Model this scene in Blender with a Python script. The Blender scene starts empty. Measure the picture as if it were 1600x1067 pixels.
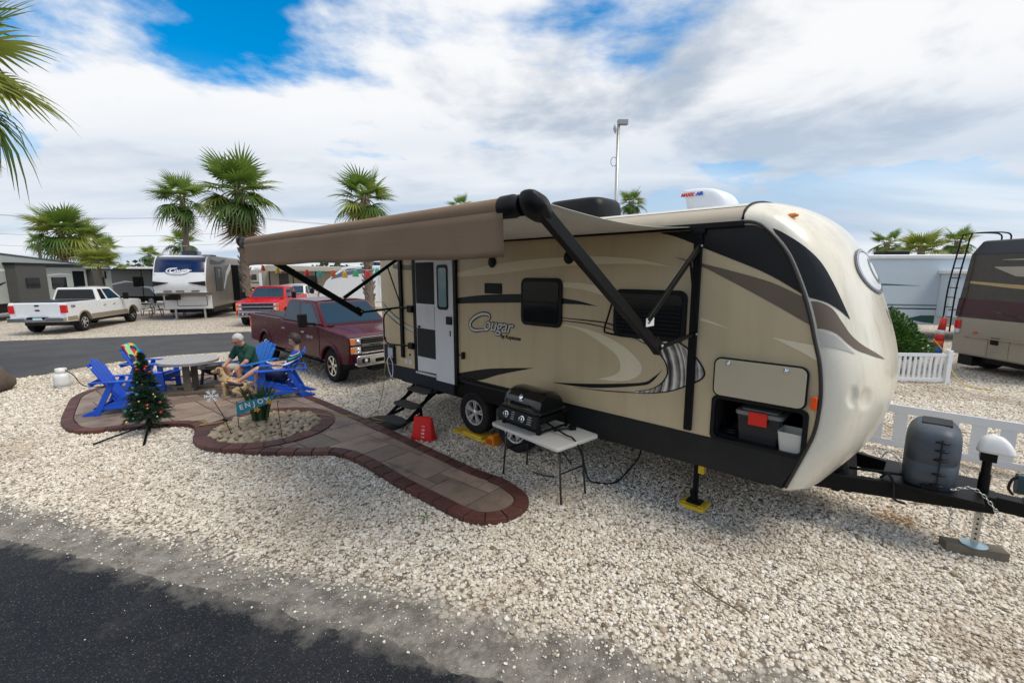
import bpy, bmesh, math, random
import numpy as np
from mathutils import Vector, Matrix, Euler
random.seed(7); rng = np.random.default_rng(11)
R = math.radians
SC = bpy.context.scene
COL = SC.collection

# ------------------------------------------------------------------ camera
cam = bpy.data.cameras.new('camera'); cam.lens = 16.0; cam.sensor_width = 36.0
cam.clip_start = 0.05; cam.clip_end = 3000
camo = bpy.data.objects.new('camera', cam); COL.objects.link(camo)
camo.location = (0, 0, 2.65); camo.rotation_euler = (R(90 - 8.6), 0, 0)
SC.camera = camo

# ------------------------------------------------------------------ sky, sun, exposure
SUN_EL, SUN_AZ = 58.0, 118.0        # azimuth clockwise from +Y
W = bpy.data.worlds.new('World'); SC.world = W; W.use_nodes = True
def build_world(off=(33.06, -37.73, -8.24), thr=0.425):
    nt = W.node_tree; nt.nodes.clear(); N = nt.nodes; L = nt.links
    def mth(op, a, b=None, c=None, clamp=False):
        n = N.new('ShaderNodeMath'); n.operation = op; n.use_clamp = clamp
        for i, v in enumerate((a, b, c)):
            if v is None: continue
            if isinstance(v, (int, float)): n.inputs[i].default_value = v
            else: L.new(v, n.inputs[i])
        return n.outputs[0]
    def mix(f, a, b):
        n = N.new('ShaderNodeMix'); n.data_type = 'RGBA'
        if isinstance(f, (int, float)): n.inputs[0].default_value = f
        else: L.new(f, n.inputs[0])
        for i, v in ((6, a), (7, b)):
            if isinstance(v, tuple): n.inputs[i].default_value = v + (1,)
            else: L.new(v, n.inputs[i])
        return n.outputs[2]
    sky = N.new('ShaderNodeTexSky'); sky.sky_type = 'NISHITA'; sky.sun_disc = False
    sky.sun_elevation = R(SUN_EL); sky.sun_rotation = R(SUN_AZ)
    sky.air_density = 1.0; sky.dust_density = 0.4; sky.ozone_density = 3.0
    sc = N.new('ShaderNodeVectorMath'); sc.operation = 'SCALE'; L.new(sky.outputs[0], sc.inputs[0]); sc.inputs[3].default_value = 0.12
    hs = N.new('ShaderNodeHueSaturation'); hs.inputs['Saturation'].default_value = 1.6; hs.inputs['Value'].default_value = 0.9; hs.inputs['Hue'].default_value = 0.492; L.new(sc.outputs[0], hs.inputs['Color'])
    tc = N.new('ShaderNodeTexCoord'); sp = N.new('ShaderNodeSeparateXYZ'); L.new(tc.outputs['Generated'], sp.inputs[0])
    z = mth('MAXIMUM', sp.outputs[2], 0.0); zz = mth('ADD', z, 0.16)
    cb = N.new('ShaderNodeCombineXYZ')
    L.new(mth('DIVIDE', sp.outputs[0], zz), cb.inputs[0]); L.new(mth('DIVIDE', sp.outputs[1], zz), cb.inputs[1])
    mp = N.new('ShaderNodeMapping'); L.new(cb.outputs[0], mp.inputs[0]); mp.inputs['Location'].default_value = off
    def noise(scale, detail, rough, vec, dist=0.0):
        n = N.new('ShaderNodeTexNoise'); n.inputs['Scale'].default_value = scale; n.inputs['Detail'].default_value = detail
        n.inputs['Roughness'].default_value = rough; n.inputs['Distortion'].default_value = dist; L.new(vec, n.inputs['Vector']); return n.outputs[0]
    def ramp(v, a, b):
        n = N.new('ShaderNodeMapRange'); n.interpolation_type = 'SMOOTHSTEP'; L.new(v, n.inputs[0])
        n.inputs[1].default_value = a; n.inputs[2].default_value = b; return n.outputs[0]
    n1 = noise(0.62, 8, 0.56, mp.outputs[0], 0.15)
    cover = ramp(n1, thr - 0.03, thr + 0.06)
    n2 = noise(1.5, 7, 0.56, mp.outputs[0], 0.2)
    mp2 = N.new('ShaderNodeMapping'); L.new(cb.outputs[0], mp2.inputs[0]); mp2.inputs['Scale'].default_value = (0.35, 1.2, 1); mp2.inputs['Location'].default_value = (1.3, 4.4, 0)
    n3 = noise(0.9, 5, 0.5, mp2.outputs[0], 0.2)
    body = mix(ramp(n2, 0.33, 0.56), (0.275, 0.32, 0.385), (0.565, 0.57, 0.58))
    low = mix(ramp(n3, 0.36, 0.64), (0.30, 0.37, 0.46), (0.51, 0.53, 0.56))
    hz = ramp(sp.outputs[2], 0.36, 0.08)
    cloud = mix(hz, body, low)
    cov = mth('MAXIMUM', cover, mth('MULTIPLY', hz, 0.93))
    col = mix(cov, hs.outputs[0], cloud)
    bg = N.new('ShaderNodeBackground'); L.new(col, bg.inputs[0]); bg.inputs[1].default_value = 1.0
    out = N.new('ShaderNodeOutputWorld'); L.new(bg.outputs[0], out.inputs[0])
build_world()
sl = bpy.data.lights.new('sun', 'SUN'); sl.energy = 1.5; sl.angle = R(28); sl.color = (1, 0.93, 0.82)
so = bpy.data.objects.new('sun', sl); COL.objects.link(so)
_d = Vector((math.sin(R(SUN_AZ)) * math.cos(R(SUN_EL)), math.cos(R(SUN_AZ)) * math.cos(R(SUN_EL)), math.sin(R(SUN_EL))))
so.rotation_euler = _d.to_track_quat('Z', 'Y').to_euler(); so.location = (0, 0, 30)
vs = SC.view_settings; vs.view_transform = 'Standard'; vs.look = 'None'; vs.gamma = 1; vs.use_curve_mapping = False; vs.exposure = 0.76
SC.cycles.max_bounces = 6

# ------------------------------------------------------------------ materials
MATS = {}
def pm(name, col, rough=0.5, metal=0.0, var=0.12, vs_=6.0, bump=0.0, bs=60.0, coat=0.0, dirt=0.0, dcol=(0.25, 0.21, 0.16), spec=0.5, trans=0.0):
    """procedural principled material: colour variation noise, optional bump, dust and clear coat"""
    if name in MATS: return MATS[name]
    m = bpy.data.materials.new(name); m.use_nodes = True; nt = m.node_tree; b = nt.nodes['Principled BSDF']; L = nt.links
    tc = nt.nodes.new('ShaderNodeTexCoord')
    n = nt.nodes.new('ShaderNodeTexNoise'); n.inputs['Scale'].default_value = vs_; n.inputs['Detail'].default_value = 5; L.new(tc.outputs['Object'], n.inputs['Vector'])
    mx = nt.nodes.new('ShaderNodeMix'); mx.data_type = 'RGBA'; L.new(n.outputs[0], mx.inputs[0])
    mx.inputs[6].default_value = tuple(max(0, c * (1 - var)) for c in col) + (1,); mx.inputs[7].default_value = tuple(min(1, c * (1 + var)) for c in col) + (1,)
    out = mx.outputs[2]
    if dirt > 0:
        n2 = nt.nodes.new('ShaderNodeTexNoise'); n2.inputs['Scale'].default_value = 2.3; n2.inputs['Detail'].default_value = 8; n2.inputs['Roughness'].default_value = 0.65; L.new(tc.outputs['Object'], n2.inputs['Vector'])
        mr = nt.nodes.new('ShaderNodeMapRange'); L.new(n2.outputs[0], mr.inputs[0]); mr.inputs[1].default_value = 0.5; mr.inputs[2].default_value = 0.75; mr.inputs[4].default_value = dirt
        m2 = nt.nodes.new('ShaderNodeMix'); m2.data_type = 'RGBA'; L.new(mr.outputs[0], m2.inputs[0]); L.new(out, m2.inputs[6]); m2.inputs[7].default_value = dcol + (1,); out = m2.outputs[2]
    L.new(out, b.inputs['Base Color'])
    rr = nt.nodes.new('ShaderNodeMapRange'); L.new(n.outputs[0], rr.inputs[0]); rr.inputs[3].default_value = max(0.02, rough - 0.06); rr.inputs[4].default_value = min(1, rough + 0.06); L.new(rr.outputs[0], b.inputs['Roughness'])
    b.inputs['Metallic'].default_value = metal; b.inputs['Specular IOR Level'].default_value = spec
    if coat: b.inputs['Coat Weight'].default_value = coat; b.inputs['Coat Roughness'].default_value = 0.09
    if trans: b.inputs['Transmission Weight'].default_value = trans
    if bump:
        nb = nt.nodes.new('ShaderNodeTexNoise'); nb.inputs['Scale'].default_value = bs; nb.inputs['Detail'].default_value = 4; L.new(tc.outputs['Object'], nb.inputs['Vector'])
        bp = nt.nodes.new('ShaderNodeBump'); bp.inputs['Strength'].default_value = bump; bp.inputs['Distance'].default_value = 0.01; L.new(nb.outputs[0], bp.inputs['Height']); L.new(bp.outputs[0], b.inputs['Normal'])
    MATS[name] = m; return m

# ------------------------------------------------------------------ mesh builder
class MB:
    def __init__(s): s.v = []; s.f = []
    def add(s, vs, fs):
        o = len(s.v); s.v += [tuple(map(float, p)) for p in vs]; s.f += [tuple(i + o for i in f) for f in fs]; return s
    def box(s, lo, hi, M=None):
        x0, y0, z0 = lo; x1, y1, z1 = hi
        p = [Vector(q) for q in ((x0,y0,z0),(x1,y0,z0),(x1,y1,z0),(x0,y1,z0),(x0,y0,z1),(x1,y0,z1),(x1,y1,z1),(x0,y1,z1))]
        if M is not None: p = [M @ q for q in p]
        return s.add(p, [(0,3,2,1),(4,5,6,7),(0,1,5,4),(1,2,6,5),(2,3,7,6),(3,0,4,7)])
    def cbox(s, c, d, rot=(0,0,0)):
        M = Matrix.Translation(c) @ Euler(rot).to_matrix().to_4x4(); h = [q / 2 for q in d]
        return s.box((-h[0],-h[1],-h[2]), h, M)
    def bar(s, a, b, w, h, up=(0,0,1)):
        a = Vector(a); b = Vector(b); d = (b - a); l = d.length; d.normalize(); u = Vector(up)
        if abs(d.dot(u)) > 0.98: u = Vector((0, 1, 0))
        x = d.cross(u).normalized(); u = x.cross(d).normalized()
        p = []
        for q in (a, b):
            for i, j in ((-1,-1),(1,-1),(1,1),(-1,1)): p.append(q + x * (i * w / 2) + u * (j * h / 2))
        return s.add(p, [(3,2,1,0),(4,5,6,7),(0,1,5,4),(1,2,6,5),(2,3,7,6),(3,0,4,7)])
    def prism(s, poly, fn, a, b):
        """poly: 2-D outline; fn(p, t) -> 3-D point at depth t"""
        n = len(poly); v = [fn(p, a) for p in poly] + [fn(p, b) for p in poly]
        return s.add(v, [tuple(range(n))[::-1], tuple(range(n, 2 * n))] + [(i, (i + 1) % n, n + (i + 1) % n, n + i) for i in range(n)])
    def prismz(s, poly, a, b): return s.prism(poly, lambda p, t: (p[0], p[1], t), a, b)
    def prismy(s, poly, a, b): return s.prism(poly, lambda p, t: (p[0], t, p[1]), a, b)
    def prismx(s, poly, a, b): return s.prism(poly, lambda p, t: (t, p[0], p[1]), a, b)
    def cyl(s, a, b, r0, r1=None, n=12, caps=True):
        r1 = r0 if r1 is None else r1
        return s.tube([a, b], [r0, r1], n, caps)
    def tube(s, pts, r, n=8, caps=True):
        pts = [Vector(p) for p in pts]; k = len(pts); rs = r if isinstance(r, (list, tuple)) else [r] * k
        v = []; up = None
        for i, p in enumerate(pts):
            d = (pts[min(i + 1, k - 1)] - pts[max(i - 1, 0)]).normalized()
            if up is None: up = Vector((0, 0, 1)) if abs(d.z) < 0.9 else Vector((1, 0, 0))
            x = d.cross(up).normalized(); up = x.cross(d).normalized()
            for j in range(n):
                a = 2 * math.pi * j / n; v.append(p + (x * math.cos(a) + up * math.sin(a)) * rs[i])
        f = [(i*n + j, i*n + (j+1) % n, (i+1)*n + (j+1) % n, (i+1)*n + j) for i in range(k-1) for j in range(n)]
        if caps: f += [tuple(range(n))[::-1], tuple(range((k-1)*n, k*n))]
        return s.add(v, f)
    def lathe(s, prof, n=20, M=None, caps=True):
        """profile [(r, z)] around local z"""
        v = []; k = len(prof)
        for r, z in prof:
            for j in range(n):
                a = 2 * math.pi * j / n; q = Vector((r * math.cos(a), r * math.sin(a), z)); v.append(M @ q if M is not None else q)
        f = [(i*n + j, i*n + (j+1) % n, (i+1)*n + (j+1) % n, (i+1)*n + j) for i in range(k-1) for j in range(n)]
        if caps: f += [tuple(range(n))[::-1], tuple(range((k-1)*n, k*n))]
        return s.add(v, f)
    def sph(s, c, r, nu=12, nv=8, M=None):
        r = (r, r, r) if isinstance(r, (int, float)) else r
        v = []; c = Vector(c)
        for i in range(nv + 1):
            t = math.pi * i / nv
            for j in range(nu):
                a = 2 * math.pi * j / nu; q = Vector((r[0]*math.sin(t)*math.cos(a), r[1]*math.sin(t)*math.sin(a), r[2]*math.cos(t)))
                v.append(c + (M @ q if M is not None else q))
        f = [(i*nu + j, (i+1)*nu + j, (i+1)*nu + (j+1) % nu, i*nu + (j+1) % nu) for i in range(nv) for j in range(nu)]
        return s.add(v, f)
    def grid(s, rows):
        k = len(rows); n = len(rows[0]); v = [p for r in rows for p in r]
        return s.add(v, [(i*n + j, i*n + j + 1, (i+1)*n + j + 1, (i+1)*n + j) for i in range(k-1) for j in range(n-1)])
    def poly(s, pts): return s.add(pts, [tuple(range(len(pts)))])
    def mesh(s, name, smooth=False, weld=False):
        me = bpy.data.meshes.new(name); me.from_pydata(s.v, [], s.f)
        bm = bmesh.new(); bm.from_mesh(me)
        if weld: bmesh.ops.remove_doubles(bm, verts=bm.verts, dist=1e-5)
        bmesh.ops.recalc_face_normals(bm, faces=bm.faces); bm.to_mesh(me); bm.free()
        if smooth:
            for p in me.polygons: p.use_smooth = True
        me.update(); return me
    def build(s, name, mat, parent=None, smooth=False, bevel=0, seg=2, loc=None, rot=None, auto=None, solid=0, weld=False):
        return link(name, s.mesh(name, smooth or bool(auto), weld), mat, parent, bevel, seg, loc, rot, auto, solid)
def link(name, me, mat, parent=None, bevel=0, seg=2, loc=None, rot=None, auto=None, solid=0):
    if mat is not None and len(me.materials) == 0: me.materials.append(mat)
    o = bpy.data.objects.new(name, me); COL.objects.link(o)
    if parent is not None: o.parent = parent
    if loc is not None: o.location = loc
    if rot is not None: o.rotation_euler = rot
    if solid: md = o.modifiers.new('solid', 'SOLIDIFY'); md.thickness = solid; md.offset = 0
    if bevel:
        md = o.modifiers.new('bevel', 'BEVEL'); md.width = bevel; md.segments = seg; md.limit_method = 'ANGLE'; md.angle_limit = R(40); md.harden_normals = True
        for p in me.polygons: p.use_smooth = True
    if auto:
        bm = bmesh.new(); bm.from_mesh(me)
        for e in bm.edges:
            if len(e.link_faces) == 2 and e.calc_face_angle(0) > R(auto): e.smooth = False
        bm.to_mesh(me); bm.free()
    return o
def tag(o, label=None, cat=None, group=None, kind=None):
    if label: o['label'] = label
    if cat: o['category'] = cat
    if group: o['group'] = group
    if kind: o['kind'] = kind
    return o
def thing(name, label, cat, loc=(0, 0, 0), rz=0.0, group=None):
    o = bpy.data.objects.new(name, None); COL.objects.link(o); o.location = loc; o.rotation_euler = (0, 0, rz); o.empty_display_size = 0.2
    return tag(o, label, cat, group)
def dup(root, parent=None, **kw):
    c = root.copy(); COL.objects.link(c); c.parent = parent
    for k, v in kw.items(): setattr(c, k, v)
    for ch in root.children: dup(ch, c)
    return c
def text_mesh(txt, size, extrude=0.002, shear=0.0, offset=0.0, align='CENTER', spacing=1.0):
    cu = bpy.data.curves.new('lettering', 'FONT'); cu.body = txt; cu.size = size; cu.extrude = extrude; cu.shear = shear; cu.offset = offset
    cu.align_x = align; cu.align_y = 'CENTER'; cu.space_character = spacing; cu.resolution_u = 4
    o = bpy.data.objects.new('lettering', cu); COL.objects.link(o)
    dg = bpy.context.evaluated_depsgraph_get(); me = bpy.data.meshes.new_from_object(o.evaluated_get(dg))
    bpy.data.objects.remove(o); bpy.data.curves.remove(cu); me.materials.clear(); return me
def smooth_path(pts, n=8, closed=False):
    """Catmull-Rom through points"""
    P = [Vector(p) for p in pts]; k = len(P); out = []
    rng_ = range(k) if closed else range(k - 1)
    for i in rng_:
        a = P[(i-1) % k] if closed or i > 0 else P[0]; b = P[i]; c = P[(i+1) % k]; d = P[(i+2) % k] if closed or i + 2 < k else P[-1]
        for j in range(n):
            t = j / n
            out.append(0.5 * ((2*b) + (c - a)*t + (2*a - 5*b + 4*c - d)*t*t + (3*b - a - 3*c + d)*t**3))
    if not closed: out.append(P[-1])
    return out
def Rz2(v, a): return (v[0]*math.cos(a) - v[1]*math.sin(a), v[0]*math.sin(a) + v[1]*math.cos(a))

# ------------------------------------------------------------------ shared materials
BLACK = pm('black_plastic', (0.0065, 0.0068, 0.0075), 0.45, spec=0.22)
BLACKM = pm('black_painted_metal', (0.0045, 0.0047, 0.0053), 0.42, spec=0.18)
RUBBER = pm('tyre_rubber', (0.012, 0.012, 0.0125), 0.85, bump=0.3, bs=90, spec=0.25, dirt=0.3, dcol=(0.12, 0.105, 0.085))
CHROME = pm('chrome', (0.75, 0.76, 0.78), 0.12, 1.0, var=0.04)
ALU = pm('alloy_metal', (0.66, 0.66, 0.66), 0.32, 0.55, var=0.06)
STEEL = pm('galvanised_steel', (0.5, 0.5, 0.46), 0.4, 0.9, var=0.15, vs_=25)
WHITE = pm('white_gelcoat', (0.76, 0.77, 0.77), 0.3, dirt=0.12)
GLASS = pm('dark_tinted_glass', (0.004, 0.005, 0.006), 0.06, spec=0.4)
GLASSB = pm('blue_reflection_glass', (0.004, 0.03, 0.06), 0.06, spec=0.36, var=0.3, vs_=1.2)  # blue base and its variation paint in the sky the panes reflect
AMBER = pm('amber_lens', (0.85, 0.25, 0.02), 0.25, coat=0.5)
REDL = pm('red_lens', (0.62, 0.015, 0.012), 0.25, coat=0.5)
YELLOW = pm('yellow_plastic', (0.75, 0.5, 0.02), 0.5, dirt=0.2)

# ================================================================== the setting
def gravel_mat():
    m = bpy.data.materials.new('gravel_ground'); m.use_nodes = True; nt = m.node_tree; N = nt.nodes; L = nt.links; b = N['Principled BSDF']
    geo = N.new('ShaderNodeNewGeometry'); P = geo.outputs['Position']
    def noise(s, d=4, r=0.55):
        n = N.new('ShaderNodeTexNoise'); n.inputs['Scale'].default_value = s; n.inputs['Detail'].default_value = d; n.inputs['Roughness'].default_value = r; L.new(P, n.inputs['Vector']); return n.outputs[0]
    def mr(v, a, c, lo=0.0, hi=1.0, sm=True):
        n = N.new('ShaderNodeMapRange'); n.interpolation_type = 'SMOOTHSTEP' if sm else 'LINEAR'; L.new(v, n.inputs[0])
        for i, q in ((1, a), (2, c), (3, lo), (4, hi)): n.inputs[i].default_value = q
        return n.outputs[0]
    def mix(f, a, c):
        n = N.new('ShaderNodeMix'); n.data_type = 'RGBA'
        if isinstance(f, float): n.inputs[0].default_value = f
        else: L.new(f, n.inputs[0])
        for i, q in ((6, a), (7, c)):
            if isinstance(q, tuple): n.inputs[i].default_value = q + (1,)
            else: L.new(q, n.inputs[i])
        return n.outputs[2]
    def mth(op, a, c):
        n = N.new('ShaderNodeMath'); n.operation = op
        for i, q in enumerate((a, c)):
            if isinstance(q, (int, float)): n.inputs[i].default_value = q
            else: L.new(q, n.inputs[i])
        return n.outputs[0]
    vo = N.new('ShaderNodeTexVoronoi'); vo.inputs['Scale'].default_value = 24; L.new(P, vo.inputs['Vector'])
    sep = N.new('ShaderNodeSeparateColor'); L.new(vo.outputs['Color'], sep.inputs[0])
    stone = mix(sep.outputs[0], (0.50, 0.42, 0.32), (0.80, 0.74, 0.63))
    stone = mix(mr(vo.outputs['Distance'], 0.42, 0.75), stone, (0.16, 0.13, 0.10))
    stain = mr(noise(0.55, 6, 0.62), 0.5, 0.72)
    stone = mix(mth('MULTIPLY', stain, 0.55), stone, (0.30, 0.23, 0.15))
    # dusty shoulder along the near road (worn fines with a shape of their own)
    sp = N.new('ShaderNodeSeparateXYZ'); L.new(P, sp.inputs[0])
    d = mth('MULTIPLY', mth('ADD', mth('ADD', sp.outputs[1], mth('MULTIPLY', sp.outputs[0], 0.317)), -2.60), 0.953)
    d2 = mth('ADD', d, mth('MULTIPLY', mth('ADD', noise(1.3, 6, 0.6), -0.5), 0.9))
    silt = mr(d2, 0.62, 0.34)
    siltc = mix(mr(noise(5, 8, 0.7), 0.36, 0.64), (0.105, 0.094, 0.08), (0.25, 0.23, 0.20)); siltc = mix(mr(noise(150, 3, 0.6), 0.5, 0.68, 0.0, 0.65), siltc, (0.40, 0.37, 0.32))
    L.new(mix(silt, stone, siltc), b.inputs['Base Color']); b.inputs['Roughness'].default_value = 0.92
    h = mth('ADD', mth('MULTIPLY', mth('SUBTRACT', 0.6, vo.outputs['Distance']), 1.0), mth('MULTIPLY', noise(60, 3), 0.3))
    bp = N.new('ShaderNodeBump'); bp.inputs['Strength'].default_value = 0.75; bp.inputs['Distance'].default_value = 0.02; L.new(h, bp.inputs['Height']); L.new(bp.outputs[0], b.inputs['Normal'])
    return m
GROUND = gravel_mat()
g = MB(); g.add([(-900,-60,0),(900,-60,0),(900,1500,0),(-900,1500,0)], [(0,1,2,3)])
tag(g.build('ground', GROUND), 'pale crushed-stone ground of the campground', 'ground', kind='structure')

def asphalt_mat(name, c0, c1, speck, edge=False):
    m = bpy.data.materials.new(name); m.use_nodes = True; nt = m.node_tree; N = nt.nodes; L = nt.links; b = N['Principled BSDF']
    geo = N.new('ShaderNodeNewGeometry'); P = geo.outputs['Position']
    def noise(s, d=5, r=0.6):
        n = N.new('ShaderNodeTexNoise'); n.inputs['Scale'].default_value = s; n.inputs['Detail'].default_value = d; n.inputs['Roughness'].default_value = r; L.new(P, n.inputs['Vector']); return n.outputs[0]
    def mixc(f, a, c):
        n = N.new('ShaderNodeMix'); n.data_type = 'RGBA'; L.new(f, n.inputs[0])
        for i, q in ((6, a), (7, c)):
            if isinstance(q, tuple): n.inputs[i].default_value = q + (1,)
            else: L.new(q, n.inputs[i])
        return n.outputs[2]
    def mr(v, a, c, hi=1.0):
        n = N.new('ShaderNodeMapRange'); L.new(v, n.inputs[0]); n.inputs[1].default_value = a; n.inputs[2].default_value = c; n.inputs[4].default_value = hi; return n.outputs[0]
    col = mixc(mr(noise(0.9), 0.35, 0.65), c0, c1)
    col = mixc(mr(noise(95, 4), 0.52, 0.70, 0.5), col, speck)
    vo = N.new('ShaderNodeTexVoronoi'); vo.inputs['Scale'].default_value = 38; L.new(P, vo.inputs['Vector'])
    col = mixc(mr(vo.outputs['Distance'], 0.17, 0.08, 0.45), col, (0.36, 0.34, 0.31))
    # dust swept in from the gravel edge
    col = mixc(mr(noise(2.2, 8, 0.7), 0.55, 0.85, 0.35), col, (0.10, 0.10, 0.10))
    if edge:      # pale fines washed over the edge of the carriageway
        sp = N.new('ShaderNodeSeparateXYZ'); L.new(P, sp.inputs[0])
        m1 = N.new('ShaderNodeMath'); m1.operation = 'MULTIPLY_ADD'; L.new(sp.outputs[0], m1.inputs[0]); m1.inputs[1].default_value = 0.317; L.new(sp.outputs[1], m1.inputs[2])
        m2 = N.new('ShaderNodeMath'); m2.operation = 'MULTIPLY_ADD'; L.new(noise(3.5, 8, 0.7), m2.inputs[0]); m2.inputs[1].default_value = 0.9; L.new(m1.outputs[0], m2.inputs[2])
        col = mixc(mr(m2.outputs[0], 2.93, 3.17, 0.85), col, (0.19, 0.175, 0.155))
    L.new(col, b.inputs['Base Color']); b.inputs['Roughness'].default_value = 0.88; b.inputs['Specular IOR Level'].default_value = 0.15
    bp = N.new('ShaderNodeBump'); bp.inputs['Strength'].default_value = 0.6; bp.inputs['Distance'].default_value = 0.008; L.new(noise(110, 4), bp.inputs['Height']); L.new(bp.outputs[0], b.inputs['Normal'])
    return m
ASPH = asphalt_mat('dark_asphalt', (0.011, 0.013, 0.018), (0.020, 0.022, 0.026), (0.095, 0.10, 0.108), True)
ASPH2 = asphalt_mat('grey_asphalt', (0.060, 0.062, 0.066), (0.085, 0.085, 0.087), (0.13, 0.13, 0.13))
def ragged(pts, amp, step=0.03, seed=1):
    rr = np.random.default_rng(seed); out = []; w = 0.0
    for a, b in zip(pts[:-1], pts[1:]):
        a = np.array(a); b = np.array(b); n = max(2, int(np.linalg.norm(b - a) / step))
        for i in range(n):
            w = w * 0.82 + rr.normal(0, amp) * 0.5; q = a + (b - a) * i / n; out.append((q[0], q[1] + w + rr.normal(0, amp * 0.35)))
    out.append(tuple(pts[-1])); return out
edge = [(-30,11.6),(-14,7.1),(-9,5.35),(-6.4,4.58),(-5.15,4.23),(-4.2,3.99),(-3.56,3.78),(-2.75,3.55),(-2.02,3.35),(-1.54,3.14),(-0.94,2.97),(-0.55,2.77),(-0.04,2.58),(1.2,2.14),(4,1.2),(12,-1.6)]
e2 = ragged(edge[3:14], 0.022); road_poly = edge[:3] + e2 + edge[14:] + [(12,-40),(-30,-40)]
m_ = MB().poly([(x, y, 0.005) for x, y in road_poly])
tag(m_.build('road', ASPH), 'dark speckled asphalt road in the near left corner', 'road', kind='structure')
# campground lane crossing behind the patio
near = [(-60,2.0),(-13.5,10.35),(-12.3,11.6),(-12.05,12.98),(-11.13,14.42),(-9.37,15.27),(-6.5,16.1),(0,18.4),(30,28)]
far = [(30,36),(0,25.0),(-11.94,20.55),(-13.96,19.67),(-17.08,18.49),(-20.04,17.61),(-60,5)]
m_ = MB().poly([(x, y, 0.005) for x, y in ragged(near[1:7], 0.015, 0.08, 4) [::1] + near[7:] + far + near[:1]])
tag(m_.build('lane', ASPH2), 'grey asphalt lane crossing behind the patio chairs', 'lane', kind='structure')
m_ = MB().poly([(x, y, 0.009) for x, y in [(-22.6,26.2),(-20,25.9),(-17.3,27.4),(-17.6,29.6),(-20.9,30.2),(-23.2,29.2)]])
tag(m_.build('far_patio', pm('far_paving', (0.20, 0.15, 0.14), 0.85, var=0.3, vs_=3)), 'reddish paved patio beside the fifth-wheel trailer', 'patio', kind='structure')

# ---- loose stones of the near gravel (one mass nobody could count)
PATIO = [(-9.38,10.55),(-8.63,11.14),(-7.78,11.5),(-6.54,11.35),(-4.46,9.58),(-3.57,8.78),(-2.69,7.94),(-1.57,6.84),(-0.52,5.8),(-0.12,5.48),(0.1,5.19),(0.2,4.97),(0.17,4.77),(0.03,4.58),(-0.18,4.48),(-0.39,4.48),(-0.57,4.57),(-0.94,4.89),(-1.48,5.37),(-2.14,6.02),(-2.61,6.31),(-3.12,6.31),(-3.85,6.34),(-4.35,6.53),(-4.81,6.82),(-5.19,7.16),(-5.41,7.43),(-5.61,7.56),(-5.93,7.56),(-6.47,7.4),(-6.97,7.22),(-7.33,7.25),(-7.71,7.5),(-8.04,7.8),(-8.65,8.52),(-9.24,9.28),(-9.43,9.91)]
def inside(P, poly):
    x, y = P[:, 0], P[:, 1]; r = np.zeros(len(P), bool); n = len(poly)
    for i in range(n):
        x1, y1 = poly[i]; x2, y2 = poly[(i + 1) % n]
        c = ((y1 > y) != (y2 > y)); r ^= c & (x < (x2 - x1) * (y - y1) / (y2 - y1 + 1e-12) + x1)
    return r
def scatter():
    Nn = 640000
    P = np.column_stack([rng.uniform(-13, 10.5, Nn), rng.uniform(2.3, 14.0, Nn)])
    keep = np.abs(P[:, 0]) < P[:, 1] * 1.16 + 0.4
    P = P[keep]
    y = P[:, 1]; dens = np.clip(1.2 - (y - 4.6) * 0.15, 0.12, 1.0)
    d = (P[:, 1] + 0.317 * P[:, 0] - 2.60) * 0.953
    wob = 0.16 * np.sin(P[:, 0] * 2.1) + 0.11 * np.sin(P[:, 0] * 5.3 + 1.0) + rng.normal(0, 0.16, len(P))
    edge_ = np.clip((d + wob - 0.40) / 0.40, 0.0, 1.0); edge_ = np.where(d < 0, 0.022 * np.exp(d * 1.6), np.maximum(edge_, 0.14))
    k = rng.uniform(0, 1, len(P)) < dens * edge_
    P = P[k]
    P = P[~inside(P, PATIO)]
    P = P[~inside(P, [(-13.6,10.3),(-12.3,11.6),(-12.05,12.98),(-11.13,14.42),(-9.37,15.27),(-9.4,30),(-40,30),(-40,5)])]
    return P
SP = scatter()
STONE = bpy.data.materials.new('crushed_limestone'); STONE.use_nodes = True
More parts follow.
